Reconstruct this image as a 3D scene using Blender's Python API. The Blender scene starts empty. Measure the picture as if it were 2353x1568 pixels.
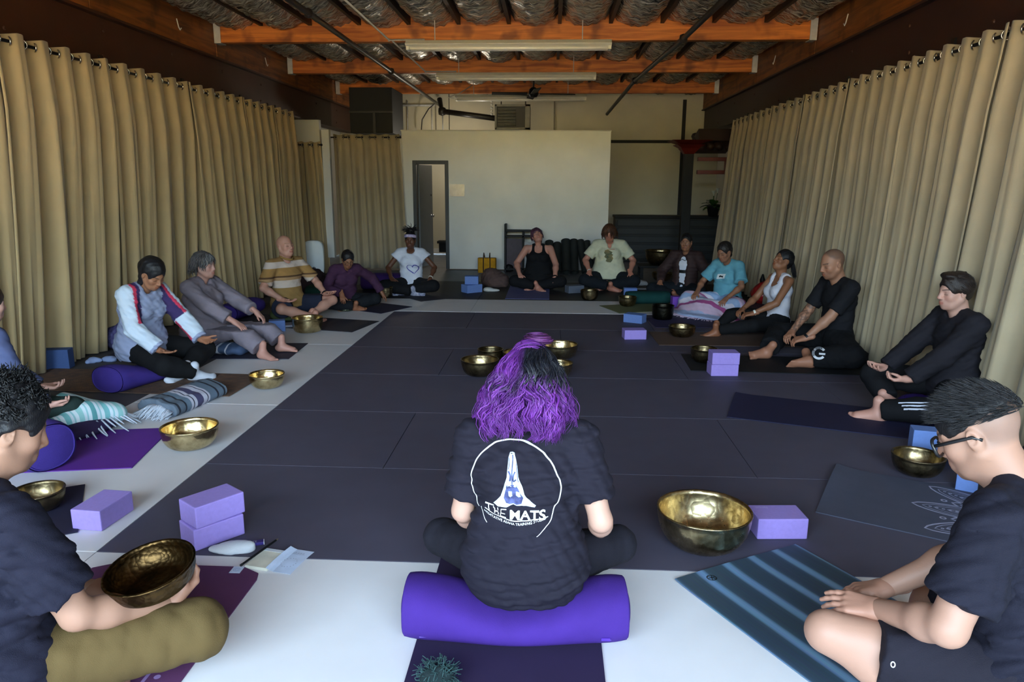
import bpy, bmesh, math, random
import numpy as np
from mathutils import Vector, Matrix, Euler
from mathutils.bvhtree import BVHTree

# ------------------------------------------------------------------ camera, sky, sun, exposure
scene = bpy.context.scene
COL = scene.collection
IW, IH, FOC, HCAM = 2353, 1568, 1650.0, 1.58
YAW, PITCH, ROLL = 0.05305, 0.215656, 0.005
_fw = np.array([-math.sin(YAW)*math.cos(PITCH), math.cos(YAW)*math.cos(PITCH), -math.sin(PITCH)])
_rt = np.array([math.cos(YAW), math.sin(YAW), 0.0])
_up = np.cross(_rt, _fw)
CR = _rt*math.cos(ROLL) + _up*math.sin(ROLL)
CU = -_rt*math.sin(ROLL) + _up*math.cos(ROLL)
cam_d = bpy.data.cameras.new('camera')
cam = bpy.data.objects.new('camera', cam_d)
COL.objects.link(cam)
cam_d.sensor_width = 36.0
cam_d.lens = 36.0*FOC/IW
cam_d.clip_start = 0.05
cam.matrix_world = Matrix(((CR[0], CU[0], -_fw[0], 0), (CR[1], CU[1], -_fw[1], 0), (CR[2], CU[2], -_fw[2], HCAM), (0, 0, 0, 1)))
scene.camera = cam

world = bpy.data.worlds.new('sky'); scene.world = world
world.use_nodes = True
_bg = world.node_tree.nodes['Background']
_bg.inputs[0].default_value = (0.60, 0.81, 1.0, 1)
_bg.inputs[1].default_value = 7.0

sun_d = bpy.data.lights.new('sun', 'SUN'); sun_d.energy = 26.0; sun_d.color = (1.0, 0.74, 0.42); sun_d.angle = 0.01
sun = bpy.data.objects.new('sun', sun_d); COL.objects.link(sun)
sun.rotation_euler = (math.radians(-38), 0, math.radians(-12))

por_d = bpy.data.lights.new('door_portal', 'AREA'); por_d.shape = 'RECTANGLE'; por_d.size = 7.2; por_d.size_y = 2.6
por_d.cycles.is_portal = True
por = bpy.data.objects.new('door_portal', por_d); COL.objects.link(por)
por.location = (-0.5, -1.95, 2.2); por.rotation_euler = (math.radians(90), 0, 0)

vs = scene.view_settings
vs.view_transform = 'Standard'; vs.look = 'None'; vs.gamma = 1.0; vs.use_curve_mapping = False
vs.exposure = 1.47
scene.cycles.max_bounces = 8; scene.cycles.diffuse_bounces = 5; scene.cycles.glossy_bounces = 4
scene.cycles.sample_clamp_indirect = 6.0
scene.cycles.caustics_reflective = False; scene.cycles.caustics_refractive = False

def ray(px, py):
    return _fw + CR*((px-IW/2)/FOC) - CU*((py-IH/2)/FOC)
def G(px, py, z=0.0):
    d = ray(px, py); t = (z-HCAM)/d[2]
    return Vector((d[0]*t, d[1]*t, z))
def PY(px, py, Y):
    d = ray(px, py); t = Y/d[1]
    return Vector((d[0]*t, Y, HCAM+d[2]*t))
def PX(px, py, X):
    d = ray(px, py); t = X/d[0]
    return Vector((X, d[1]*t, HCAM+d[2]*t))

# ------------------------------------------------------------------ materials
def S(c): return c/12.92 if c <= 0.04045 else ((c+0.055)/1.055)**2.4
def C(r, g, b): return (S(r/255.0), S(g/255.0), S(b/255.0), 1.0)
_mc = {}
def _nt(name):
    m = bpy.data.materials.new(name); m.use_nodes = True
    nt = m.node_tree
    return m, nt, nt.nodes, nt.links, nt.nodes['Principled BSDF']
def mat(name, col, rough=0.6, metal=0.0, var=0.12, vscale=14.0, bump=0.0, bscale=80.0, spec=0.5, sheen=0.0, col2=None, stretch=(1, 1, 1), coat=0.0):
    if name in _mc: return _mc[name]
    m, nt, N, L, b = _nt(name)
    b.inputs['Roughness'].default_value = rough
    b.inputs['Metallic'].default_value = metal
    b.inputs['Specular IOR Level'].default_value = spec
    b.inputs['Sheen Weight'].default_value = sheen
    b.inputs['Coat Weight'].default_value = coat
    tc = N.new('ShaderNodeTexCoord'); mp = N.new('ShaderNodeMapping')
    mp.inputs['Scale'].default_value = stretch
    L.new(tc.outputs['Object'], mp.inputs[0])
    nz = N.new('ShaderNodeTexNoise'); nz.inputs['Scale'].default_value = vscale; nz.inputs['Detail'].default_value = 4
    L.new(mp.outputs[0], nz.inputs[0])
    mx = N.new('ShaderNodeMix'); mx.data_type = 'RGBA'
    if col2 is None:
        mx.inputs[6].default_value = tuple(c*(1-var) for c in col[:3])+(1,)
        mx.inputs[7].default_value = tuple(min(1, c*(1+var)) for c in col[:3])+(1,)
    else:
        mx.inputs[6].default_value = col; mx.inputs[7].default_value = col2
    cr = N.new('ShaderNodeMapRange'); cr.inputs[1].default_value = 0.3; cr.inputs[2].default_value = 0.7
    L.new(nz.outputs[0], cr.inputs[0]); L.new(cr.outputs[0], mx.inputs[0])
    L.new(mx.outputs[2], b.inputs['Base Color'])
    if bump > 0:
        n2 = N.new('ShaderNodeTexNoise'); n2.inputs['Scale'].default_value = bscale; n2.inputs['Detail'].default_value = 3
        L.new(mp.outputs[0], n2.inputs[0])
        bp = N.new('ShaderNodeBump'); bp.inputs['Strength'].default_value = bump; bp.inputs['Distance'].default_value = 0.02
        L.new(n2.outputs[0], bp.inputs['Height']); L.new(bp.outputs[0], b.inputs['Normal'])
    _mc[name] = m
    return m
def mat_attr(name, rough=0.55, sheen=0.0, bump=0.0, bscale=200.0, sss=0.0, stretch=(1, 1, 1), spec=0.4):
    """colour from the mesh attribute 'Col' (skin features, dyed hair)"""
    if name in _mc: return _mc[name]
    m, nt, N, L, b = _nt(name)
    a = N.new('ShaderNodeAttribute'); a.attribute_name = 'Col'
    L.new(a.outputs['Color'], b.inputs['Base Color'])
    b.inputs['Roughness'].default_value = rough; b.inputs['Sheen Weight'].default_value = sheen
    b.inputs['Specular IOR Level'].default_value = spec
    if sss > 0:
        b.inputs['Subsurface Weight'].default_value = sss
        b.inputs['Subsurface Radius'].default_value = (0.012, 0.005, 0.003); b.inputs['Subsurface Scale'].default_value = 0.6
    if bump > 0:
        tc = N.new('ShaderNodeTexCoord'); mp = N.new('ShaderNodeMapping'); mp.inputs['Scale'].default_value = stretch
        L.new(tc.outputs['Object'], mp.inputs[0])
        n2 = N.new('ShaderNodeTexNoise'); n2.inputs['Scale'].default_value = bscale; n2.inputs['Detail'].default_value = 3
        L.new(mp.outputs[0], n2.inputs[0])
        bp = N.new('ShaderNodeBump'); bp.inputs['Strength'].default_value = bump; bp.inputs['Distance'].default_value = 0.004
        L.new(n2.outputs[0], bp.inputs['Height']); L.new(bp.outputs[0], b.inputs['Normal'])
    _mc[name] = m
    return m
def mat_bands(name, axis, stops, rough=0.8, scale=1.0, offset=0.0, wobble=0.0, bump=0.25, bscale=250.0, coord='Object', interp='CONSTANT'):
    """bands of colour along one object axis: woven blankets, striped shirts, printed mats"""
    if name in _mc: return _mc[name]
    m, nt, N, L, b = _nt(name)
    b.inputs['Roughness'].default_value = rough
    tc = N.new('ShaderNodeTexCoord'); sp = N.new('ShaderNodeSeparateXYZ')
    L.new(tc.outputs[coord], sp.inputs[0])
    ma = N.new('ShaderNodeMath'); ma.operation = 'MULTIPLY_ADD'; ma.inputs[1].default_value = scale; ma.inputs[2].default_value = offset
    L.new(sp.outputs[axis], ma.inputs[0])
    src = ma.outputs[0]
    if wobble > 0:
        nz = N.new('ShaderNodeTexNoise'); nz.inputs['Scale'].default_value = 4
        L.new(tc.outputs[coord], nz.inputs[0])
        m2 = N.new('ShaderNodeMath'); m2.operation = 'MULTIPLY_ADD'; m2.inputs[1].default_value = wobble
        L.new(nz.outputs[0], m2.inputs[0]); L.new(src, m2.inputs[2]); src = m2.outputs[0]
    r = N.new('ShaderNodeValToRGB'); r.color_ramp.interpolation = interp
    el = r.color_ramp.elements
    el[0].position = stops[0][0]; el[0].color = stops[0][1]
    el[1].position = stops[1][0]; el[1].color = stops[1][1]
    for p, c in stops[2:]:
        e = el.new(p); e.color = c
    L.new(src, r.inputs[0]); L.new(r.outputs[0], b.inputs['Base Color'])
    if bump > 0:
        n2 = N.new('ShaderNodeTexNoise'); n2.inputs['Scale'].default_value = bscale
        L.new(tc.outputs[coord], n2.inputs[0])
        bp = N.new('ShaderNodeBump'); bp.inputs['Strength'].default_value = bump; bp.inputs['Distance'].default_value = 0.01
        L.new(n2.outputs[0], bp.inputs['Height']); L.new(bp.outputs[0], b.inputs['Normal'])
    _mc[name] = m
    return m

# ------------------------------------------------------------------ object helpers
def tag(o, label=None, cat=None, group=None, kind=None):
    if label: o['label'] = label
    if cat: o['category'] = cat
    if group: o['group'] = group
    if kind: o['kind'] = kind
    return o
def thing(name, label, cat, loc=(0, 0, 0), rz=0.0, group=None):
    o = bpy.data.objects.new(name, None); COL.objects.link(o)
    o.location = loc; o.rotation_euler = (0, 0, rz); o.empty_display_size = 0.1
    return tag(o, label, cat, group)
class MB:
    """collects vertices and faces, links them as ONE mesh object"""
    def __init__(s): s.v = []; s.f = []; s.mi = []; s.cur = 0
    def add(s, vs, fs):
        n = len(s.v); s.v += [tuple(x) for x in vs]
        s.f += [tuple(i+n for i in f) for f in fs]; s.mi += [s.cur]*len(fs); return s
    def box(s, c, d, R=None):
        x, y, z = d[0]/2, d[1]/2, d[2]/2
        vs = [Vector((sx*x, sy*y, sz*z)) for sx in (-1, 1) for sy in (-1, 1) for sz in (-1, 1)]
        if R is not None: vs = [R @ v for v in vs]
        vs = [v+Vector(c) for v in vs]
        return s.add(vs, [(0, 1, 3, 2), (4, 6, 7, 5), (0, 4, 5, 1), (2, 3, 7, 6), (0, 2, 6, 4), (1, 5, 7, 3)])
    def tube(s, pts, r, n=8, cap=True, rr=None):
        pts = [Vector(p) for p in pts]; m = len(pts); vs = []
        prev = None
        for i, p in enumerate(pts):
            t = (pts[min(i+1, m-1)]-pts[max(i-1, 0)])
            t = t.normalized() if t.length > 1e-9 else Vector((0, 0, 1))
            if prev is None:
                a = t.orthogonal().normalized()
            else:
                a = (prev-t*prev.dot(t)); a = a.normalized() if a.length > 1e-6 else t.orthogonal().normalized()
            prev = a; b = t.cross(a)
            q = rr[i] if rr is not None else r
            for k in range(n):
                an = 2*math.pi*k/n
                vs.append(p+(a*math.cos(an)+b*math.sin(an))*q)
        fs = []
        for i in range(m-1):
            for k in range(n):
                k2 = (k+1) % n
                fs.append((i*n+k, i*n+k2, (i+1)*n+k2, (i+1)*n+k))
        if cap:
            fs.append(tuple(range(n-1, -1, -1))); fs.append(tuple((m-1)*n+k for k in range(n)))
        return s.add(vs, fs)
    def lathe(s, prof, n=32, close=False, c=(0, 0, 0)):
        vs = []; m = len(prof)
        for r, z in prof:
            for k in range(n):
                a = 2*math.pi*k/n
                vs.append((c[0]+r*math.cos(a), c[1]+r*math.sin(a), c[2]+z))
        fs = []
        for i in range(m-1 if not close else m):
            j = (i+1) % m
            for k in range(n):
                k2 = (k+1) % n
                fs.append((i*n+k, i*n+k2, j*n+k2, j*n+k))
        return s.add(vs, fs)
    def grid(s, fn, nu, nv):
        vs = [fn(i/(nu-1), j/(nv-1)) for i in range(nu) for j in range(nv)]
        fs = [(i*nv+j, (i+1)*nv+j, (i+1)*nv+j+1, i*nv+j+1) for i in range(nu-1) for j in range(nv-1)]
        return s.add(vs, fs)
    def prism(s, poly, z0, z1):
        n = len(poly)
        vs = [(x, y, z0) for x, y in poly]+[(x, y, z1) for x, y in poly]
        fs = [tuple(range(n-1, -1, -1)), tuple(range(n, 2*n))]+[(i, (i+1) % n, n+(i+1) % n, n+i) for i in range(n)]
        return s.add(vs, fs)
    def build(s, name, mats, parent=None, smooth=False, bevel=0.0, loc=None, rz=0.0, solid=0.0, sub=0, weld=False):
        me = bpy.data.meshes.new(name); me.from_pydata(s.v, [], s.f)
        if not isinstance(mats, (list, tuple)): mats = [mats]
        for m in mats: me.materials.append(m)
        if len(mats) > 1: me.polygons.foreach_set('material_index', s.mi)
        if smooth: me.polygons.foreach_set('use_smooth', [True]*len(me.polygons))
        bm = bmesh.new(); bm.from_mesh(me)
        if weld: bmesh.ops.remove_doubles(bm, verts=bm.verts, dist=1e-5)
        bmesh.ops.recalc_face_normals(bm, faces=bm.faces)
        if bevel > 0:
            bmesh.ops.bevel(bm, geom=list(bm.edges)+list(bm.verts), offset=bevel, segments=2, affect='EDGES', profile=0.6)
        bm.to_mesh(me); bm.free(); me.update()
        o = bpy.data.objects.new(name, me); COL.objects.link(o)
        if parent is not None: o.parent = parent
        if loc is not None: o.location = loc
        o.rotation_euler.z = rz
        if solid > 0:
            md = o.modifiers.new('thickness', 'SOLIDIFY'); md.thickness = solid
        if sub > 0:
            md = o.modifiers.new('smooth', 'SUBSURF'); md.levels = sub; md.render_levels = sub
        return o
def box(name, c, d, m, parent=None, R=None, bevel=0.0):
    return MB().box(c, d, R).build(name, m, parent, bevel=bevel)
def ST(o): o['kind'] = 'structure'; return o
def copy_thing(o, parent=None):
    c = o.copy(); COL.objects.link(c); c.parent = parent
    for ch in list(o.children): copy_thing(ch, c)
    return c
rnd = random.Random(7)
RZ = lambda a: Matrix.Rotation(a, 3, 'Z')
# ================================================================== THE SETTING
XL, XR, YB, YF = -4.75, 3.62, 16.45, -2.0        # room shell
M_conc = mat('concrete', C(96, 96, 98), 0.55, var=0.18, vscale=3, bump=0.05)
M_dark = mat('charcoal_mat', C(78, 74, 90), 0.62, var=0.06, vscale=5, bump=0.06, bscale=420, spec=0.35)
M_dark2 = mat('charcoal_mat_brownish', C(78, 74, 76), 0.65, var=0.06, vscale=5, bump=0.06, bscale=420, spec=0.3)
M_blackm = mat('black_mat', C(34, 33, 35), 0.6, var=0.06, vscale=5, bump=0.06, bscale=420, spec=0.3)
M_light = mat('pale_mat', C(222, 218, 220), 0.55, var=0.03, vscale=4, bump=0.05, bscale=420, spec=0.4)
M_white = mat('white_paint', C(214, 212, 206), 0.5, var=0.04, vscale=2)
M_part = mat('partition_paint', C(224, 224, 220), 0.27, var=0.05, vscale=2.2, bump=0.03, bscale=6, spec=0.5)
M_black = mat('black_paint', C(17, 17, 19), 0.55, var=0.1, spec=0.25)
M_frame = mat('dark_frame', C(36, 40, 44), 0.45, var=0.1)
M_out = mat('outside_paving', C(196, 176, 140), 0.9, var=0.1, vscale=0.6)
M_hedge = mat('outside_hedge', C(122, 118, 62), 0.95, var=0.35, vscale=0.8)

floor = ST(box('floor', ((XL+XR)/2, (YB+YF)/2, -0.12), (XR-XL+0.6, YB-YF+0.6, 0.2), M_conc))
# mat panels, each a piece with its own joint
def panel(x0, x1, y0, y1, m, g=0.004, z=0.0):
    o = MB().box(((x0+x1)/2, (y0+y1)/2, z-0.012), (x1-x0-g, y1-y0-g, 0.024)).build('mat_panel', m, floor, bevel=0.0015)
    return o
PR = [2.765+1.015*k for k in range(7)]           # rows of the dark field
for k in range(6):
    xs = [-1.96, 0.12, 2.2, 3.32] if k % 2 == 0 else [-1.96, -0.93, 1.16, 3.24]
    for a, b in zip(xs[:-1], xs[1:]): panel(a, b, PR[k], PR[k+1], M_dark)
LX0, LX1 = -3.04, -1.96
ly = [2.765, 4.9, 6.9, 8.87]
for a, b in zip(ly[:-1], ly[1:]): panel(LX0, LX1, a, b, M_light)
for a, b in zip([-3.04, -1.0, 1.04, 2.35], [-1.0, 1.04, 2.35, 3.24]): panel(a, b, 8.87, 9.87, M_light if a < 2 else M_dark)
fx = [-3.04, -1.96, 0.1, 2.14, 3.3]
for y0, y1 in ((1.735, 2.765), (0.7, 1.735), (-0.35, 0.7), (-1.9, -0.35)):
    for a, b in zip(fx[:-1], fx[1:]): panel(a, b, y0, y1, M_light)
for y0, y1 in ((-1.9, 1.6), (1.6, 3.45), (3.45, 5.3), (5.3, 7.3), (7.3, 9.3), (9.3, 11.2)):
    panel(-4.5, LX0, y0, y1, M_dark2, g=0.010)
for a, b in zip([-3.04, -1.0, 1.05, 3.2], [-1.0, 1.05, 3.2, 3.6]): panel(a, b, 9.87, 11.75, M_blackm)

# outer walls, closed to the sun
M_wall = mat('wall_paint', C(190, 186, 176), 0.7, var=0.05, vscale=2)
M_wallbk = mat('wall_paint_far', C(188, 182, 160), 0.55, var=0.06, vscale=2)
ZT = 4.35
ST(box('wall_left', (XL-0.1, (YB+YF)/2, ZT/2), (0.2, YB-YF+0.6, ZT), M_wall))
ST(box('wall_right', (XR+0.1, (YB+YF)/2, ZT/2), (0.2, YB-YF+0.6, ZT), M_wall))
ST(box('wall_back', ((XL+XR)/2, YB+0.1, ZT/2), (XR-XL, 0.2, ZT), M_wallbk))
wf = MB()                                         # wall behind the camera with the wide daylight opening
wf.box(((XL+XR)/2, YF-0.1, (ZT+3.5)/2), (XR-XL, 0.2, ZT-3.5)); wf.box(((XL+XR)/2, YF-0.1, 0.45), (XR-XL, 0.2, 0.9))
wf.box((XL+0.3, YF-0.1, 2.2), (0.6, 0.2, 2.6)); wf.box((XR-0.25, YF-0.1, 2.2), (0.5, 0.2, 2.6))
ST(wf.build('wall_front', M_wall))
pav = ST(box('ground', (0, -32.3, -0.14), (80, 60, 0.2), M_out))
hed = MB()
for i in range(27):
    x = -39+i*3.0
    hed.lathe([(0.01, 0), (1.9, 0.3), (2.3, 2.6), (1.9, 5.2), (0.9, 6.4), (0.01, 6.9)], n=10, c=(x+rnd.uniform(-.5, .5), -44+rnd.uniform(-1, 1), -0.1))
hd = hed.build('hedge', M_hedge, smooth=True); tag(hd, 'tall olive hedge across the paved yard outside the open door', 'hedge', kind='stuff')

# ceiling: slab, foil insulation bays, rafters, beams, girders
M_slab = mat('roof_deck', C(70, 50, 34), 0.8)
ceiling = ST(box('ceiling', ((XL+XR)/2, (YB+YF)/2, ZT+0.1), (XR-XL+0.6, YB-YF+0.8, 0.2), M_slab))
def foil_mat():
    m, nt, N, L, b = _nt('foil_insulation')
    b.inputs['Metallic'].default_value = 0.62; b.inputs['Roughness'].default_value = 0.24
    tc = N.new('ShaderNodeTexCoord'); mp = N.new('ShaderNodeMapping'); mp.inputs['Scale'].default_value = (2.5, 12, 6)
    L.new(tc.outputs['Object'], mp.inputs[0])
    nz = N.new('ShaderNodeTexNoise'); nz.inputs['Scale'].default_value = 1.3; nz.inputs['Detail'].default_value = 4; nz.inputs['Distortion'].default_value = 0.7
    L.new(mp.outputs[0], nz.inputs[0])
    bp = N.new('ShaderNodeBump'); bp.inputs['Strength'].default_value = 0.8; bp.inputs['Distance'].default_value = 0.08
    L.new(nz.outputs[0], bp.inputs['Height']); L.new(bp.outputs[0], b.inputs['Normal'])
    r = N.new('ShaderNodeValToRGB'); r.color_ramp.elements[0].color = C(112, 104, 96); r.color_ramp.elements[1].color = C(250, 242, 226)
    r.color_ramp.elements[0].position = 0.35; r.color_ramp.elements[1].position = 0.72
    n2 = N.new('ShaderNodeTexNoise'); n2.inputs['Scale'].default_value = 3.2; n2.inputs['Detail'].default_value = 5
    L.new(mp.outputs[0], n2.inputs[0]); L.new(n2.outputs[0], r.inputs[0]); L.new(r.outputs[0], b.inputs['Base Color'])
    return m
M_foil = foil_mat()
def wood_mat(name, c1, c2, sc=(0.6, 8, 8), rough=0.55):
    m, nt, N, L, b = _nt(name)
    b.inputs['Roughness'].default_value = rough
    tc = N.new('ShaderNodeTexCoord'); mp = N.new('ShaderNodeMapping'); mp.inputs['Scale'].default_value = sc
    L.new(tc.outputs['Object'], mp.inputs[0])
    nz = N.new('ShaderNodeTexNoise'); nz.inputs['Scale'].default_value = 2.2; nz.inputs['Detail'].default_value = 6; nz.inputs['Distortion'].default_value = 0.8
    L.new(mp.outputs[0], nz.inputs[0])
    n2 = N.new('ShaderNodeTexNoise'); n2.inputs['Scale'].default_value = 3.5; n2.inputs['Detail'].default_value = 2
    L.new(tc.outputs['Object'], n2.inputs[0])
    r = N.new('ShaderNodeValToRGB'); r.color_ramp.elements[0].color = c1; r.color_ramp.elements[1].color = c2
    r.color_ramp.elements[0].position = 0.3; r.color_ramp.elements[1].position = 0.68
    L.new(nz.outputs[0], r.inputs[0])
    r2 = N.new('ShaderNodeValToRGB'); r2.color_ramp.elements[0].color = (0.45, 0.4, 0.38, 1); r2.color_ramp.elements[1].color = (1, 1, 1, 1)
    r2.color_ramp.elements[0].position = 0.3; r2.color_ramp.elements[1].position = 0.45
    L.new(n2.outputs[0], r2.inputs[0])
    mx = N.new('ShaderNodeMix'); mx.data_type = 'RGBA'; mx.blend_type = 'MULTIPLY'; mx.inputs[0].default_value = 1
    L.new(r.outputs[0], mx.inputs[6]); L.new(r2.outputs[0], mx.inputs[7]); L.new(mx.outputs[2], b.inputs['Base Color'])
    bp = N.new('ShaderNodeBump'); bp.inputs['Strength'].default_value = 0.15; bp.inputs['Distance'].default_value = 0.01
    L.new(nz.outputs[0], bp.inputs['Height']); L.new(bp.outputs[0], b.inputs['Normal'])
    return m
M_beam = wood_mat('orange_beam_wood', C(150, 74, 18), C(222, 130, 48))
M_ledger = wood_mat('ledger_wood', C(92, 50, 18), C(150, 88, 34), sc=(8, 0.6, 8))
M_rafter = wood_mat('rafter_wood', C(40, 28, 18), C(70, 46, 28), sc=(8, 0.6, 8))
M_steel = mat('brown_steel', C(66, 36, 22), 0.5, var=0.15, vscale=3)
M_steelR = mat('maroon_steel', C(50, 28, 26), 0.5, var=0.15, vscale=3)
M_galv = mat('galvanised', C(190, 190, 190), 0.45, metal=0.3)
GL, GR = -4.35, 3.22
BY = [7.02, 9.65, 12.27, 14.95]
ZB = 3.33
bays = np.linspace(GL, GR, 13)
spans = [(4.4, 7.02), (7.02, 9.65), (9.65, 12.27), (12.27, 14.95), (14.95, YB)]
for si, (y0, y1) in enumerate(spans):
    for bi in range(12):
        x0, x1 = bays[bi], bays[bi+1]
        ph = rnd.uniform(0, 6.28); sag0 = rnd.uniform(0.07, 0.11); fq = rnd.choice([13, 15, 17, 19])
        def fn(u, v, x0=x0, x1=x1, y0=y0, y1=y1, ph=ph, sag0=sag0, fq=fq):
            x = x0+0.022+(x1-x0-0.044)*u; y = y0+0.06+(y1-y0-0.12)*v
            s = math.sin(math.pi*u)**0.6
            w = abs(math.sin(fq*math.pi*v*0.5+ph+0.6*math.sin(u*5+ph)))
            return (x, y, 3.63-sag0*s-0.045*s*w+0.012*math.sin(31*u+17*v+ph)-0.05*s*math.sin(math.pi*v)**0.5)
        MB().grid(fn, 12, 44).build('foil_panel', M_foil, ceiling, smooth=True)
    for bi in range(1, 12):
        MB().box((bays[bi], (y0+y1)/2, 3.605), (0.045, y1-y0-0.13, 0.16)).build('rafter', M_rafter, ceiling)
for y in BY:
    b = MB().box(((GL+GR)/2, y, ZB+0.16), (GR-GL-0.01, 0.13, 0.32)).build('beam', M_beam, ceiling, bevel=0.004)
    for x, s in ((GL, 1), (GR, -1)):
        h = MB()
        h.box((x+s*0.05, y-0.072, ZB+0.12), (0.085, 0.008, 0.25)); h.box((x+s*0.05, y, ZB-0.006), (0.085, 0.15, 0.008))
        h.box((x+s*0.05, y+0.072, ZB+0.12), (0.085, 0.008, 0.25))
        h.build('hanger_plate', M_galv, b)
for X, s, ms, z0 in ((GL, -1, M_steel, 2.66), (GR, 1, M_steelR, 2.66)):
    g = MB()
    g.box((X+s*0.13, (YF+YB)/2, (z0+3.16)/2), (0.16, YB-YF-0.1, 3.16-z0-0.03))
    g.box((X+s*0.10, (YF+YB)/2, 3.16-0.012), (0.24, YB-YF-0.1, 0.024)); g.box((X+s*0.10, (YF+YB)/2, z0+0.012), (0.24, YB-YF-0.1, 0.024))
    go = g.build('girder', ms, ceiling)
    for y in np.arange(4.6, 16, 1.3):
        for dz in (0.12, 0.36):
            MB().lathe([(0.001, 0.012), (0.012, 0.010), (0.018, 0.0)], n=8).build('bolt', M_steel, go).matrix_local = Matrix.Translation((X+s*0.05, y+dz*0.2, z0+dz)) @ Matrix.Rotation(s*-math.pi/2, 4, 'Y')
    # ledger boards between the beams, each its own plank
    ys = [YF+0.1, 4.4]+BY+[YB-0.05]
    for y0, y1 in zip(ys[:-1], ys[1:]):
        lg = MB().box((X+s*0.06, (y0+y1)/2, 3.42), (0.11, y1-y0-0.012, 0.50)).build('ledger_board', M_ledger, ceiling, bevel=0.004)
        if y1 > 5 and y1 < 13:
            MB().tube([(X-s*0.004, y1-1.0, 3.42), (X-s*0.02, y1-1.0, 3.33), (X-s*0.02, y1-0.97, 3.305), (X-s*0.02, y1-0.94, 3.33)], 0.006, 6).build('hook', M_white, lg)
    ST(box('trim_%d' % (1 if s < 0 else 2), (X+s*0.33, (YF+YB)/2, (2.66+ZT)/2), (0.12, YB-YF-0.2, ZT-3.26), M_steel if s < 0 else M_steelR))

# partition with the doorway
YP = 13.5
pl = PY(922, 301, YP); pr = PY(1404, 304, YP)
PX0, PX1, PZ = pl.x, pr.x, pl.z
d0 = PY(948, 370, YP).x; d1 = PY(1030, 370, YP).x; dz = PY(988, 369, YP).z
wp = MB()
wp.box(((PX0+d0)/2, YP+0.06, PZ/2), (d0-PX0, 0.12, PZ)); wp.box(((d1+PX1)/2, YP+0.06, PZ/2), (PX1-d1, 0.12, PZ))
wp.box(((d0+d1)/2, YP+0.06, (PZ+dz)/2), (d1-d0, 0.12, PZ-dz))
part = ST(wp.build('wall_partition', M_part))
MB().box(((PX0+PX1)/2, YP+0.06, PZ+0.008), (PX1-PX0+0.02, 0.15, 0.02)).build('cap_board', M_white, part)
for k in (0.34, 0.66):
    x = PX0+(PX1-PX0)*k
door = ST(thing('door_1', None, None, ((d0+d1)/2, YP, 0)))
w = d1-d0
fr = MB(); fw_ = 0.065
fr.box((-w/2+fw_/2, 0.05, dz/2), (fw_, 0.17, dz)); fr.box((w/2-fw_/2, 0.05, dz/2), (fw_, 0.17, dz)); fr.box((0, 0.05, dz-fw_/2), (w-2*fw_, 0.17, fw_))
fr.build('door_frame', M_frame, door, bevel=0.004)
M_leaf = mat('door_leaf_grey', C(120, 122, 124), 0.45, var=0.05)
leaf = MB().box((0.33, 0, dz/2-0.03), (0.66, 0.04, dz-0.07)).build('door_leaf', M_leaf, door, bevel=0.003)
leaf.location = (-w/2+0.07, 0.16, 0); leaf.rotation_euler.z = math.radians(78)
M_chrome = mat('chrome', C(200, 200, 205), 0.2, metal=1.0)
kb = MB().lathe([(0.001, 0.06), (0.024, 0.055), (0.03, 0.04), (0.02, 0.028), (0.01, 0.02), (0.026, 0.004), (0.028, 0)], n=16).build('door_knob', M_chrome, leaf, smooth=True)
kb.location = (0.58, -0.02, 0.96); kb.rotation_euler.x = math.pi/2
MB().lathe([(0.001, 0.012), (0.022, 0.01), (0.024, 0)], n=16).build('deadbolt', M_frame, leaf, smooth=True).matrix_local = Matrix.Translation((0.58, -0.02, 1.36)) @ Matrix.Rotation(math.pi/2, 4, 'X')
# added lamp, out of view, standing in for window light in the corridor
cl_ = thing('added_dome_lamp', 'small white dome lamp in the corridor behind the partition', 'lamp', (-2.1, 15.1, 2.40))
MB().tube([(0, 0, .05), (0, 0, 1.05)], .008, 6).build('stem', M_frame, cl_)
MB().lathe([(.001, -.05), (.06, -.04), (.10, -.01), (.11, .02), (.10, .04), (.001, .05)], n=20).build('shade', M_white, cl_, smooth=True)
ld_ = bpy.data.lights.new('added_dome_bulb', 'POINT'); ld_.energy = 14; ld_.color = (1.0, .9, .74); ld_.shadow_soft_size = .09
lo_ = bpy.data.objects.new('added_bulb', ld_); COL.objects.link(lo_); lo_.parent = cl_; lo_.location = (0, 0, -.16)
# corridor wall and skirting seen through the doorway
ST(box('baseboard_back', (-2.2, YB-0.015, 0.06), (2.0, 0.03, 0.12), M_white))
sh = thing('wall_bench', 'small dark wall shelf seen through the doorway', 'shelf', PY(1022, 556, 15.9))
MB().box((0, 0, 0), (0.3, 0.3, 0.05)).build('shelf_board', M_black, sh, bevel=0.004)
MB().box((0, 0.05, -0.13), (0.26, 0.12, 0.2)).build('bracket', M_black, sh, bevel=0.004)
# wall trims on the far right: dark bands, pilaster, dado
def far(px0, py0, px1, py1, Y, th, name, m, parent=None):
    pm = (py0+py1)/2 if abs(py1-py0) > abs(px1-px0) else py0
    a, b = PY(px0, pm, Y), PY(px1, pm, Y); a.z = PY((px0+px1)/2, py0, Y).z; b.z = PY((px0+px1)/2, py1, Y).z
    return MB().box(((a.x+b.x)/2, Y+th/2, (a.z+b.z)/2), (abs(b.x-a.x), th, abs(b.z-a.z))).build(name, m, parent, bevel=0.003)
YW = YB-0.03
ST(far(1404, 322, 1566, 329, YW, 0.03, 'trim_3', M_black))
ST(far(1562, 229, 1570, 540, YW, 0.03, 'trim_4', M_black))
ST(far(1404, 528, 1560, 534, YW-0.02, 0.04, 'trim_5', M_black))
for px in (935, 1000, 1272):
    ST(far(px, 232, px+3, 330, YW, 0.012, 'trim_6', mat('seam_grey', C(120, 112, 96), 0.6)))
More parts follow.
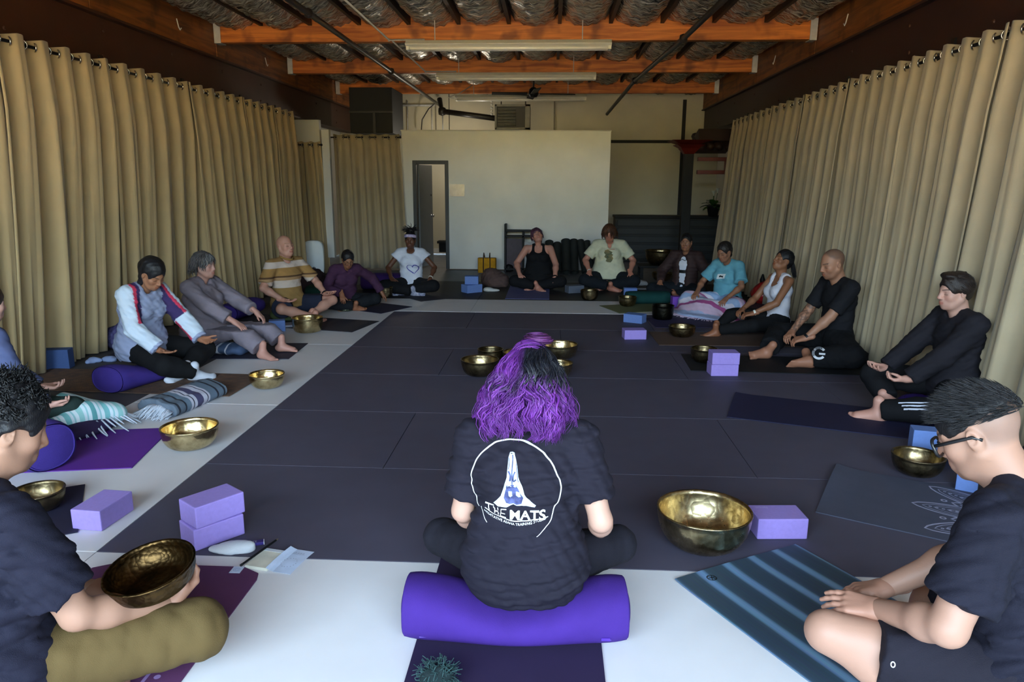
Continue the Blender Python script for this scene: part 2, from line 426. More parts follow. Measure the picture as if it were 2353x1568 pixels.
# white post and return wall at the far left
ST(box('wall_alcove', (-4.42, 12.95, 1.33), (0.66, 0.10, 2.66), M_white))
ST(far(745, 298, 762, 592, 12.6, 0.10, 'trim_7', M_white))
# ================================================================== CURTAINS
def fabric_mat(name, col, var=0.06):
    m = mat(name, col, 0.85, var=var, vscale=3, bump=0.15, bscale=500, spec=0.2, sheen=0.2)
    return m
M_curt = fabric_mat('canvas_curtain', C(184, 160, 118))
M_curtR = fabric_mat('canvas_curtain_right', C(180, 163, 134))
M_rod = mat('rod_black', C(22, 20, 20), 0.4, metal=0.4)
M_ring = mat('grommet_steel', C(205, 198, 185), 0.22, metal=1.0)
def curtain_panel(label, p0, p1, ztop, nfold, amp=0.055, flare=0.0, lean=0.0, m=M_curt, group=None, zbot=0.015, rings=True, seed=0, belly=0.0):
    """grommet-top panel hung from p0 to p1 (xy); n = side facing the room"""
    rr = random.Random(seed)
    p0 = Vector((p0[0], p0[1], 0)); p1 = Vector((p1[0], p1[1], 0))
    t = (p1-p0).normalized(); n = Vector((t.y, -t.x, 0)); Lw = (p1-p0).length
    root = thing('curtain', label, 'curtain', (p0+p1)/2, 0.0, group)
    c0 = (p0+p1)/2
    ph = [rr.uniform(-0.9, 0.9) for _ in range(nfold+2)]; am = [rr.uniform(0.6, 1.35) for _ in range(nfold+2)]
    skew = [rr.uniform(-0.05, 0.05) for _ in range(nfold+2)]
    def fn(u, v):
        s = u*nfold; k = int(min(s, nfold-1e-6)); fr = s-k
        low = (1-v)
        q = am[k]*(1-fr)+am[k+1]*fr; pp = ph[k]*(1-fr)+ph[k+1]*fr; sk = skew[k]*(1-fr)+skew[k+1]*fr
        a = amp*(0.52+0.48*min(1, low*5)+low*(q-0.6)*0.9)
        off = -a*math.tanh(2.2*math.cos(2*math.pi*s+pp*low*1.3)+0.3+0.5*low)+0.22*a*low*math.cos(4*math.pi*s+pp*3)+0.06*a*math.cos(10*math.pi*s+pp)
        off += flare*low**1.5+belly*math.sin(math.pi*v)*0.5
        z = zbot+(ztop-zbot)*v
        if v > 0.999: z += 0.012*math.cos(2*math.pi*s)
        along = -Lw/2+Lw*u+sk*low+lean*low
        q3 = t*along+n*off
        return (q3.x, q3.y, z)
    MB().grid(fn, nfold*16+1, 15).build('fabric', m, root, smooth=True, solid=0.004)
    if rings:
        for k in range(nfold*2):
            s = (k+0.5)*0.5
            al = -Lw/2+Lw*s/nfold
            q = t*al
            d = t*math.cos(0.6)+n*(0.6 if k % 2 == 0 else -0.6)
            d.normalize()
            mb = MB(); e1 = Vector((0, 0, 1)); e2 = d.cross(e1)
            pts = []
            for j in range(13):
                a = 2*math.pi*j/12
                pts.append(Vector((q.x, q.y, ztop-0.055))+(e1*math.cos(a)+e2*math.sin(a))*0.034)
            mb.tube(pts, 0.0065, 5, cap=False).build('grommet', M_ring, root, smooth=True)
    return root
def rod(label, a, b, r=0.013, brackets=None, dirn=None):
    root = thing('curtain_rod', label, 'curtain rod', (Vector(a)+Vector(b))/2)
    c = root.location.copy()
    MB().tube([Vector(a)-c, Vector(b)-c], r, 10).build('pole', M_rod, root, smooth=True)
    for e in (a, b):
        MB().lathe([(0.001, -0.02), (0.018, -0.014), (0.022, 0), (0.018, 0.014), (0.001, 0.02)], n=10).build('finial', M_rod, root, smooth=True).location = Vector(e)-c
    for p in brackets or []:
        mb = MB(); p = Vector(p)-c
        mb.tube([p+Vector((0, 0, 0.03)), p+Vector((0, 0, -0.02)), p+Vector(dirn)*0.5+Vector((0, 0, -0.03)), p+Vector(dirn)], 0.008, 6)
        mb.box(p+Vector(dirn), (0.02, 0.05, 0.09))
        mb.build('bracket', M_rod, root)
    return root
LRX, LRZ, RRX, RRZ = -4.12, 2.615, 3.08, 2.59
rod('long black rod carrying the left row of curtains', (LRX, 2.6, LRZ), (LRX, 11.66, LRZ), brackets=[(LRX, y, LRZ) for y in (5.2, 7.05, 8.6, 10.2, 11.5)], dirn=(-0.2, 0, 0.10))
rod('long black rod carrying the right row of curtains', (RRX, 2.6, RRZ), (RRX, 12.9, RRZ), brackets=[(RRX, y, RRZ) for y in (4.0, 6.3, 8.4, 10.4, 12.5)], dirn=(0.11, 0, 0.10))
ordn = ['first', 'second', 'third', 'fourth', 'fifth', 'sixth', 'seventh', 'eighth']
lw = [(2.7, 3.9, 4), (3.92, 5.35, 5), (5.37, 6.75, 5), (6.72, 8.25, 5), (8.27, 9.7, 5), (9.72, 10.75, 4), (10.77, 11.6, 3)]
for i, (a, b, n) in enumerate(lw):
    curtain_panel('tan canvas curtain on the left wall, %s panel counting from the camera' % ordn[i], (LRX, b), (LRX, a), LRZ+0.055, n, amp=0.08,
                  flare=(0.2 if i < 4 else -0.02), group='curtains along the left wall', seed=20+i, lean=rnd.uniform(-.06, .06))
rw = [(2.7, 4.0, 4), (4.02, 5.3, 4), (5.33, 6.65, 5), (6.62, 7.95, 5), (7.98, 9.3, 5), (9.33, 10.6, 4), (10.63, 11.8, 4), (11.83, 12.85, 4)]
for i, (a, b, n) in enumerate(rw):
    curtain_panel('pale tan curtain on the right wall, %s panel counting from the camera' % ordn[i], (RRX, a), (RRX, b), RRZ+0.055, n, amp=0.075,
                  flare=-0.12, m=M_curtR, group='curtains along the right wall', seed=50+i, lean=rnd.uniform(-.08, .08))
# far-left curtains
ca, cb = PY(766, 316, 13.35), PY(918, 316, 13.35)
curtain_panel('tan curtain hung beside the white partition, left of the doorway', (ca.x, 13.32), (cb.x, 13.32), ca.z+0.05, 5, amp=0.05, m=M_curtR, seed=81, lean=0.05, belly=0.0)
rod('short black rod over the curtain beside the partition', (ca.x-0.05, 13.32, ca.z), (cb.x+0.02, 13.32, ca.z))
ca, cb = PY(676, 334, 12.7), PY(742, 334, 12.7)
curtain_panel('narrow olive-tan curtain in the far left alcove behind the air purifier', (ca.x, 12.55), (cb.x, 12.55), ca.z+0.05, 3, amp=0.05, m=M_curt, seed=83, lean=0.06)
rod('short black rod in the far left alcove', (ca.x, 12.55, ca.z), (cb.x+0.02, 12.55, ca.z))

# ================================================================== CEILING FIXTURES
M_fix = mat('fixture_white', C(226, 222, 210), 0.35, var=0.03)
M_tube = mat('fluorescent_tube', C(236, 234, 226), 0.25, var=0.02)
def strip_light(label, px0, px1, pyb, Y):
    a, b = PY(px0, pyb, Y), PY(px1, pyb, Y); L = b.x-a.x; z = a.z
    r = thing('strip_light', label, 'light', ((a.x+b.x)/2, Y, z), 0, 'ceiling strip lights')
    mb = MB()
    prof = [(-0.055, 0.035), (-0.11, 0.06), (-0.115, 0.067), (-0.05, 0.115), (0.05, 0.115), (0.115, 0.067), (0.11, 0.06), (0.055, 0.035)]
    vs = [(s*L/2, y, zz) for s in (-1, 1) for y, zz in prof]; n = len(prof)
    mb.add(vs, [(i, (i+1) % n, n+(i+1) % n, n+i) for i in range(n)]+[tuple(range(n)), tuple(range(2*n-1, n-1, -1))])
    mb.build('reflector_housing', M_fix, r)
    for s in (-1, 1):
        MB().box((s*(L/2-0.02), 0, 0.045), (0.035, 0.15, 0.08)).build('end_socket', M_fix, r, bevel=0.004)
        MB().tube([(-L/2+0.04, s*0.04, 0.022), (L/2-0.04, s*0.04, 0.022)], 0.019, 10).build('tube', M_tube, r, smooth=True)
        MB().tube([(s*L*0.36, 0, 0.11), (s*L*0.36, 0, 3.62-z)], 0.006, 5).build('hanger_chain', M_galv, r)
strip_light('long white double tube strip light, nearest of three', 935, 1404, 118, 9.1)
strip_light('middle white double tube strip light under the ceiling', 1004, 1369, 186, 11.65)
strip_light('farthest white tube strip light, above the heater', 1047, 1347, 233, 14.1)
M_pipe = mat('black_pipe', C(38, 34, 32), 0.4, var=0.1)
def pipe(name, label, pts, r, cat='pipe', joints=True, m=None):
    root = thing(name, label, cat, pts[0]); c = Vector(pts[0])
    MB().tube([Vector(p)-c for p in pts], r, 10).build('tube', m or M_pipe, root, smooth=True)
    if joints:
        for p in pts[1:-1]:
            MB().lathe([(0.001, -r*1.7), (r*1.35, -r*1.2), (r*1.5, 0), (r*1.35, r*1.2), (0.001, r*1.7)], n=10).build('coupling', m or M_pipe, root, smooth=True).location = Vector(p)-c
    return root
pipe('sprinkler_pipe', 'black sprinkler pipe running front to back under the left beams', [(-2.46, 4.5, 3.24), (-2.46, 7.6, 3.24), (-2.46, 11.4, 3.24), (-2.46, 16.2, 3.24)], 0.03)
pipe('sprinkler_pipe', 'black sprinkler pipe under the right side of the beams', [(1.62, 4.5, 3.24), (1.5, 9.0, 3.24), (1.33, 12.5, 3.24), PY(1395, 262, 15.2)], 0.032)
pipe('conduit', 'thin galvanised conduit feeding the nearest strip light', [(-2.02, 5.0, 3.32), (-1.98, 9.1, 3.26), (-1.55, 9.1, 3.26)], 0.011, m=M_galv)
pipe('conduit', 'thin conduit feeding the middle strip light', [(-2.0, 9.4, 3.30), (-1.98, 11.65, 3.27), (-1.5, 11.65, 3.27)], 0.010, m=M_galv)
pipe('conduit', 'pale cable sagging from the last beam to the farthest strip light', [PY(1085, 196, 14.86), PY(1055, 215, 14.6), PY(1030, 224, 14.2), PY(1047, 227, 14.1)], 0.008, joints=False, m=M_white)
pipe('conduit', 'horizontal pipe high across the far wall on the left', [PY(905, 242, 16.42), PY(1000, 242, 16.42)], 0.025, m=M_galv)
for i, (a, lab) in enumerate((((936, 232, 300), 'thin grey wall conduit dropping behind the partition, leftmost'), ((992, 245, 300), 'grey wall conduit beside the looping cable behind the partition'), ((1017, 262, 300), 'thin conduit dropping below the flue pipe elbow'))):
    pipe('conduit', lab, [PY(a[0], a[1], 16.43), PY(a[0]+1, a[2]+12, 16.43)], 0.013, m=M_galv)
pipe('cable', 'dark looping cable on the far wall above the doorway', [PY(968, 302, 16.2), PY(970, 275, 16.15), PY(985, 250, 16.1), PY(1003, 235, 15.9)], 0.012, 'cable', joints=False)
pipe('flue_pipe', 'black elbowed flue pipe joining the ceiling heater', [PY(1010, 228, 15.6), PY(1016, 256, 15.4), PY(1137, 272, 15.0)], 0.055, joints=True)
# unit heater
ha, hb = PY(1137, 240, 14.6), PY(1218, 298, 14.6)
W, Hh = hb.x-ha.x, ha.z-hb.z
ht = thing('unit_heater', 'grey louvred heater box hanging above the white partition', 'heater', ((ha.x+hb.x)/2, 14.6, hb.z))
M_heat = mat('heater_grey', C(120, 118, 110), 0.45); M_heatd = mat('heater_dark', C(30, 28, 26), 0.5)
fr = MB()
for c, d in (((0, .02, Hh-0.02), (W, .08, 0.04)), ((0, .02, 0.02), (W, .08, 0.04)), ((-W/2+.02, .02, Hh/2), (.04, .08, Hh)), ((W/2-.05, .02, Hh/2), (.1, .08, Hh))): fr.box(c, d)
fr.build('case_frame', M_heat, ht, bevel=0.004)
MB().box((0, 0.3, Hh/2), (W-0.02, 0.5, Hh-0.02)).build('case', M_heatd, ht)
for k in range(6):
    MB().box((-W*0.16, 0.0, 0.09+k*(Hh-0.16)/5.5), (W*0.5, 0.06, 0.018), Matrix.Rotation(math.radians(-28), 3, 'X')).build('louvre', M_heat, ht)
for s in (-1, 1):
    MB().tube([(s*W*0.35, 0.3, Hh), (s*W*0.35, 0.3, 3.6-hb.z)], 0.012, 6).build('hanger_rod', M_pipe, ht)
for k in range(5):
    MB().lathe([(0.001, -.025), (.02, -.018), (.026, 0), (.02, .018), (.001, .025)], n=8).build('bead', M_white, ht, smooth=True).location = (-W/2-0.06, 0, Hh*0.62+k*0.06)
# black duct box and emergency light at far left
a, b = PY(802, 222, 13.8), PY(903, 306, 13.8)
bd = thing('duct_box', 'big black duct housing hanging in the far left corner', 'duct', ((a.x+b.x)/2, 13.8, b.z))
MB().box((0, 0.5, (3.31-b.z)/2), (b.x-a.x, 1.0, 3.31-b.z)).build('housing', mat('duct_black', C(9, 9, 10), .7), bd, bevel=0.01)
MB().box((0, -0.008, 0.38), (b.x-a.x+0.02, 0.03, 0.03)).build('seam', M_pipe, bd); MB().box((0.06, -0.012, 0.18), (0.05, 0.03, 0.36)).build('seam', M_pipe, bd)
e = PY(875, 216, 14.85)
em = thing('emergency_light', 'white twin-head emergency light on the last beam', 'light', e)
MB().box((0, 0, 0), (0.14, 0.07, 0.10)).build('case', M_fix, em, bevel=0.015)
for s in (-1, 1):
    MB().lathe([(0.001, -.03), (.03, -.025), (.045, .01), (.047, .03), (.001, .022)], n=12).build('lamp_head', M_chrome, em, smooth=True).matrix_local = Matrix.Translation((s*0.11, -0.02, 0)) @ Matrix.Rotation(math.pi/2, 4, 'X')
MB().tube([(0.03, 0, -.05), (0.05, -.2, -0.5), (0.07, -.4, -1.0)], 0.012, 6).build('supply_tube', M_fix, em, smooth=True)
# ceiling fan mount
fm = PY(1226, 205, 13.2)
fan = thing('ceiling_fan', 'dark ceiling fan between the two far strip lights', 'fan', (fm.x, 13.2, 3.12))
MB().tube([(0, 0, 0.1), (0, 0, 0.42)], 0.015, 8).build('downrod', M_pipe, fan)
MB().lathe([(0.001, -.06), (.06, -.055), (.09, 0), (.07, .08), (.03, .11), (.001, .115)], n=20).build('motor', M_black, fan, smooth=True)
for k in range(4):
    MB().box((0.42, 0, 0.0), (0.62, 0.12, 0.012), Matrix.Rotation(0.2, 3, 'X')).build('blade', M_black, fan).rotation_euler.z = k*math.pi/2+0.12

# ================================================================== BACK OF THE ROOM
M_red = mat('red_lacquer', C(104, 28, 14), 0.5, var=0.15)
pst = PY(1588, 336, 13.9)
pb = G(1560, 625)
post = thing('carved_post', 'dark wooden post with a red carved bracket capital', 'post', (PY(1578, 430, 13.9).x, 13.9, 0))
zt = PY(1590, 352, 13.9).z
MB().box((0, 0, zt/2), (0.17, 0.17, zt)).build('shaft', M_black, post, bevel=0.01)
for k, (wd, hh) in enumerate(((0.34, 0.10), (0.52, 0.08), (0.72, 0.07))):
    z = zt-0.02+0.085*k
    MB().lathe([(wd*0.35, 0), (wd*0.45, hh*0.3), (wd*0.7, hh), (0.01, hh)], n=4).build('bracket_tier', M_red, post).matrix_local = Matrix.Translation((0, 0, z)) @ Matrix.Rotation(math.pi/4, 4, 'Z')
bx = PY(1690, 365, 13.9)
rail = thing('red_rail_gate', 'dark red timber rails joining the post and the right wall', 'rail', (post.location.x, 13.9, 0))
Lr = XR-post.location.x-0.12
for py in (366, 396):
    z = PY(1640, py, 13.9).z
    MB().box((Lr/2+0.085, 0.0, z), (Lr-0.17, 0.10, 0.07)).build('rail', M_red, rail, bevel=0.006)
za, zb_ = PY(1640, 370, 13.9).z, PY(1640, 392, 13.9).z
MB().box((0.72, 0, (za+zb_)/2), (0.10, 0.08, za-zb_)).build('strut', M_red, rail, bevel=0.004)
rf = thing('tiled_eave', 'dark scalloped eave above the red rails at far right', 'roof', (post.location.x+0.1, 13.85, PY(1640, 345, 13.9).z))
MB().box(((Lr-0.2)/2, 0.35, 0.17), (Lr-0.3, 0.8, 0.22), Matrix.Rotation(-0.25, 3, 'X')).build('eave_board', mat('eave_dark', C(42, 22, 18), 0.6), rf)
for k in range(7):
    MB().tube([(0.1+k*0.165, -0.10, 0.04), (0.1+k*0.165, 0.6, 0.28)], 0.07, 8).build('eave_tile', mat('eave_dark', C(42, 22, 18), 0.6), rf, smooth=True)
a, b = PY(1655, 402, YB-0.06), PY(1690, 452, YB-0.06)
pic = thing('framed_picture', 'small grey framed picture on the far right wall', 'picture', ((a.x+b.x)/2, YB-0.03, (a.z+b.z)/2))
w_, h_ = abs(b.x-a.x), abs(a.z-b.z)
MB().box((0, 0, 0), (w_, 0.03, h_)).build('frame', mat('picture_frame', C(70, 68, 62), 0.5), pic, bevel=0.004)
MB().box((0, -0.02, 0), (w_*0.8, 0.012, h_*0.82)).build('print', mat('picture_print', C(150, 145, 130), 0.6, var=0.5, vscale=7), pic)
# paper notice by the door
a, b = PY(1034, 424, YP), PY(1067, 451, YP)
ntc = thing('notice', 'lavender paper notice in a glossy sleeve beside the doorway', 'notice', ((a.x+b.x)/2, YP-0.006, (a.z+b.z)/2))
MB().box((0, 0, 0), (b.x-a.x, 0.008, a.z-b.z)).build('sheet', mat('notice_paper', C(196, 184, 192), 0.5), ntc)
MB().box((0, -0.007, 0), (b.x-a.x+0.01, 0.003, a.z-b.z+0.01)).build('sleeve', mat('notice_sleeve', C(205, 198, 205), 0.12, spec=0.8), ntc)
# dark slatted bench / credenza along the back right
cx0, cx1 = PY(1415, 560, 14.9).x, XR-0.05
cr = thing('low_cabinet', 'long low black slatted cabinet along the far right wall', 'cabinet', ((cx0+cx1)/2, 15.2, 0))
cl = cx1-cx0
MB().box((0, 0.25, 0.45), (cl, 0.5, 0.9)).build('carcass', mat('cabinet_black', C(14, 17, 18), 0.6), cr, bevel=0.006)
for k in range(5):
    MB().box((0, -0.015, 0.12+k*0.17), (cl-0.1, 0.03, 0.12)).build('slat', mat('cabinet_slat', C(19, 25, 27), 0.55), cr, bevel=0.004)
MB().box((0, 0.22, 0.925), (cl+0.04, 0.6, 0.05)).build('top', M_black, cr, bevel=0.006)
# plant
pp = PY(1655, 545, 14.8)
M_leafg = mat('leaf_green', C(48, 84, 34), 0.45, var=0.3, vscale=9); M_petal = mat('lily_white', C(222, 226, 205), 0.5)
pt = thing('potted_lily', 'leafy green potted lily with white blooms by the right curtains', 'plant', (pp.x-0.12, 15.05, 0.95))
MB().lathe([(0.001, 0), (.09, 0), (.13, .2), (.14, .22), (.12, .22), (.1, .17), (0.001, .16)], n=20).build('pot', M_black, pt, smooth=True)
for k in range(26):
    a = k*2.4; L = rnd.uniform(0.22, 0.36); el = rnd.uniform(0.3, 1.2)
    d = Vector((math.cos(a)*math.cos(el), math.sin(a)*math.cos(el), math.sin(el))); sd = Vector((-math.sin(a), math.cos(a), 0))
    def fn(u, v, d=d, sd=sd, L=L):
        p = d*L*u+Vector((0, 0, -0.16*u*u)); w = 0.055*math.sin(math.pi*min(1, u*0.92+0.08))
        return tuple(Vector((0, 0, 0.18))+p+sd*w*(v-0.5)*2+Vector((0, 0, 0.02*abs(v-0.5))))
    MB().grid(fn, 7, 3).build('leaf', M_leafg, pt, smooth=True)
for k in range(3):
    x, y, z = rnd.uniform(-.12, .12), rnd.uniform(-.12, .02), rnd.uniform(.4, .5)
    MB().lathe([(0.005, 0), (.012, .04), (.03, .08), (.05, .1)], n=10, c=(x, y, z)).build('bloom', M_petal, pt, smooth=True)
    MB().tube([(0, 0, .18), (x*.6, y*.6, .3), (x, y, z)], 0.006, 5).build('stem', M_leafg, pt)
# air purifier
ap = G(746, 622)
pu = thing('air_purifier', 'white rounded air purifier standing by the far left curtain', 'appliance', (-4.02, 12.05, 0.0), math.radians(12))
M_purw = mat('purifier_white', C(222, 226, 226), 0.25, var=0.02)
mb = MB()
pts = []
for k in range(24):
    a = 2*math.pi*k/24
    pts.append((0.17*math.copysign(abs(math.cos(a))**0.55, math.cos(a)), 0.32+0.31*math.copysign(abs(math.sin(a))**0.45, math.sin(a))))
n = len(pts)
vs = [(x, y, z) for y, sc in ((-0.11, 0.93), (-0.10, 1.0), (0.04, 1.0)) for x, z in [(px*sc, 0.32+(pz-0.32)*sc) for px, pz in pts]]
mb.add(vs, [(j*n+i, j*n+(i+1) % n, (j+1)*n+(i+1) % n, (j+1)*n+i) for j in range(2) for i in range(n)]+[tuple(range(n)), tuple(range(3*n-1, 2*n-1, -1))])
mb.build('front_cover', M_purw, pu)
vs = [(x*0.97, y, 0.32+(z-0.32)*0.97) for y in (0.04, 0.13) for x, z in pts]
MB().add(vs, [(i, (i+1) % n, n+(i+1) % n, n+i) for i in range(n)]+[tuple(range(n)), tuple(range(2*n-1, n-1, -1))]).build('rear_case', mat('purifier_grey', C(96, 98, 100), 0.5), pu)
MB().tube([(0.025*math.cos(2*math.pi*j/16), -0.112, 0.16+0.025*math.sin(2*math.pi*j/16)) for j in range(17)], 0.005, 5, cap=False).build('dial_ring', M_frame, pu)
# mat rack beside the leaning mat rolls
rk = PY(1162, 620, YP-0.35)
rack = thing('mat_rack', 'black metal rack with mauve panel against the white partition', 'rack', (PY(1200, 560, 13.2).x, 13.2, 0))
x0 = PY(1162, 560, 13.2).x-rack.location.x; x1 = PY(1243, 560, 13.2).x-rack.location.x
zt_ = PY(1200, 530, 13.2).z
for x in (x0, 0.02, x1):
    MB().box((x, 0, (zt_+(0.12 if x == x0 else 0))/2), (0.035, 0.3, zt_+(0.12 if x == x0 else 0))).build('upright', M_black, rack, bevel=0.003)
for z in (0.06, zt_-0.1, zt_):
    MB().box(((x0+x1)/2, -0.02, z), (x1-x0, 0.26, 0.03)).build('crossbar', M_black, rack)
MB().box(((x0+0.02)/2, -0.06, zt_*0.45), (0.02-x0-0.04, 0.02, zt_*0.72)).build('panel', mat('rack_mauve', C(74, 62, 74), 0.6), rack)
MB().box(((x1+0.02)/2, -0.06, 0.3), (x1-0.06, 0.02, 0.5)).build('panel', mat('rack_pale', C(190, 190, 192), 0.6), rack)
# leaning dark mat rolls
M_roll = mat('mat_roll_black', C(38, 42, 40), 0.6, var=0.1)
rolls = [(1262, 556, 0.075), (1280, 560, 0.07), (1300, 553, 0.085), (1318, 553, 0.075), (1333, 554, 0.07), (1348, 556, 0.065)]
words_ = ['leftmost, behind a sitter', 'second from left', 'third from left and widest', 'fourth from left', 'fifth from left', 'rightmost']
for i, (px, py, r) in enumerate(rolls):
    tp = PY(px, py, 13.28); 
    base = Vector((tp.x+0.0+(0.10 if i > 3 else 0.02), 12.9, 0.0))
    root = thing('rolled_mat', 'black rolled exercise mat leaning on the partition, '+words_[i], 'rolled mat', base, 0, 'rolled mats leaning on the partition')
    ax = (tp-base)
    mb = MB(); nn = 14
    mb.tube([Vector((0, 0, r*0.35)), ax*0.5, ax], r, nn, cap=False)
    mb.build('roll', M_roll, root, smooth=True)
    q = ax.normalized(); e1 = q.orthogonal().normalized(); e2 = q.cross(e1)
    sp = [ax+(e1*math.cos(t)+e2*math.sin(t))*(r*(0.15+0.85*t/25)) for t in np.linspace(0, 25, 70)]
    MB().tube(sp, 0.005, 4).build('spiral_edge', M_roll, root)
# ================================================================== SURFACE-NET MODELLER (soft things, clothing, bodies)
def _nrm(v):
    v = np.asarray(v, float); return v/max(1e-9, np.linalg.norm(v))
class Soft:
    """union of rounded shapes -> one closed surface"""
    def __init__(s): s.p = []
    def cap(s, a, b, ra, rb=None, k=0.03, side=None, ratio=1.0, cut=None, cuta=None, op='u'):
        s.p.append(('c', np.asarray(a, float), np.asarray(b, float), ra, ra if rb is None else rb, k, None if side is None else _nrm(side), ratio, cut, cuta, op)); return s
    def ell(s, c, r, k=0.03, R=None, op='u'):
        r = np.asarray(r, float) if np.ndim(r) else np.array([r, r, r], float)
        s.p.append(('e', np.asarray(c, float), r, None if R is None else np.asarray(R, float), k, op)); return s
    def plane(s, p, n, k=0.004):
        """cut away the side n points to"""
        s.p.append(('p', np.asarray(p, float), _nrm(n), k)); return s
    def mesh(s, h, noise=None, lim=None):
        lo = np.full(3, 1e9); hi = -lo
        for q in s.p:
            if q[0] == 'c' and q[10] == 'u':
                r = max(q[3], q[4])*max(1.0, q[7]); lo = np.minimum(lo, np.minimum(q[1], q[2])-r); hi = np.maximum(hi, np.maximum(q[1], q[2])+r)
            elif q[0] == 'e' and q[5] == 'u':
                r = q[2].max() if q[3] is not None else q[2]; lo = np.minimum(lo, q[1]-r); hi = np.maximum(hi, q[1]+r)
        lo = lo-0.012-2*h; hi = hi+0.012+2*h
        if lim is not None: lo = np.maximum(lo, lim[0]); hi = np.minimum(hi, lim[1])
        n = np.maximum(4, np.ceil((hi-lo)/h).astype(int)+1)
        BIG = 0.12
        F = np.full(n, BIG, np.float32)
        ax = [(lo[i]+h*np.arange(n[i])).astype(np.float32) for i in range(3)]
        def sub(l, u):
            i0 = np.clip(np.floor((l-lo)/h).astype(int), 0, n); i1 = np.clip(np.ceil((u-lo)/h).astype(int)+1, 0, n)
            return tuple(slice(a, b) for a, b in zip(i0, i1))
        for q in s.p:
            if q[0] == 'c':
                _, a, b, ra, rb, k, side, ratio, cut, cuta, op = q
                r = max(ra, rb)*max(1, ratio); m = k+3*h
                sl = sub(np.minimum(a, b)-r-m, np.maximum(a, b)+r+m)
            elif q[0] == 'e':
                _, c, rr, R, k, op = q
                r = np.full(3, rr.max()) if R is not None else rr; m = k+3*h
                sl = sub(c-r-m, c+r+m)
            else:
                _, p0, nn, k = q
                X = ax[0][:, None, None]; Y = ax[1][None, :, None]; Z = ax[2][None, None, :]
                d = (X-p0[0])*nn[0]+(Y-p0[1])*nn[1]+(Z-p0[2])*nn[2]
                np.maximum(F, d, out=F); continue
            if any(x.stop-x.start < 1 for x in sl): continue
            X = ax[0][sl[0]][:, None, None]; Y = ax[1][sl[1]][None, :, None]; Z = ax[2][sl[2]][None, None, :]
            if q[0] == 'c':
                ab = b-a; L2 = max(1e-12, float(ab@ab)); L = math.sqrt(L2)
                t0 = ((X-a[0])*ab[0]+(Y-a[1])*ab[1]+(Z-a[2])*ab[2])/L2
                t = np.clip(t0, 0, 1)
                dx = X-a[0]-t*ab[0]; dy = Y-a[1]-t*ab[1]; dz = Z-a[2]-t*ab[2]
                d2 = dx*dx+dy*dy+dz*dz
                if side is not None:
                    ds = dx*side[0]+dy*side[1]+dz*side[2]
                    d2 = d2-ds*ds*(1-1/ratio**2)
                d = np.sqrt(np.maximum(d2, 0))-(ra+(rb-ra)*t)
                if cut is not None: d = np.maximum(d, (t0-cut)*L)
                if cuta is not None: d = np.maximum(d, (cuta-t0)*L)
            else:
                dx = X-c[0]; dy = Y-c[1]; dz = Z-c[2]
                if R is not None:
                    dx, dy, dz = (R[0, 0]*dx+R[1, 0]*dy+R[2, 0]*dz, R[0, 1]*dx+R[1, 1]*dy+R[2, 1]*dz, R[0, 2]*dx+R[1, 2]*dy+R[2, 2]*dz)
                g = np.sqrt((dx/rr[0])**2+(dy/rr[1])**2+(dz/rr[2])**2)+1e-9
                g2 = np.sqrt((dx/rr[0]**2)**2+(dy/rr[1]**2)**2+(dz/rr[2]**2)**2)+1e-9
                d = np.where(g < 0.3, (g-1)*rr.min(), g*(g-1)/g2)
            f = F[sl]
            if op == 'u':
                d = np.minimum(d, BIG)
                hh = np.maximum(k-np.abs(f-d), 0)/max(k, 1e-6)
                F[sl] = np.minimum(f, d)-hh*hh*k*0.25
            else:
                d = -d
                hh = np.maximum(k-np.abs(f-d), 0)/max(k, 1e-6)
                F[sl] = np.maximum(f, d)+hh*hh*k*0.25
        if noise is not None:
            msk = np.abs(F) < 0.03
            ii = np.nonzero(msk)
            P = np.stack([ax[0][ii[0]], ax[1][ii[1]], ax[2][ii[2]]], -1)
            F[ii] += noise(P).astype(np.float32)
        return nets(F, lo, h)
_CO = [(0, 0, 0), (1, 0, 0), (0, 1, 0), (1, 1, 0), (0, 0, 1), (1, 0, 1), (0, 1, 1), (1, 1, 1)]
_ED = [(0, 1), (2, 3), (4, 5), (6, 7), (0, 2), (1, 3), (4, 6), (5, 7), (0, 4), (1, 5), (2, 6), (3, 7)]
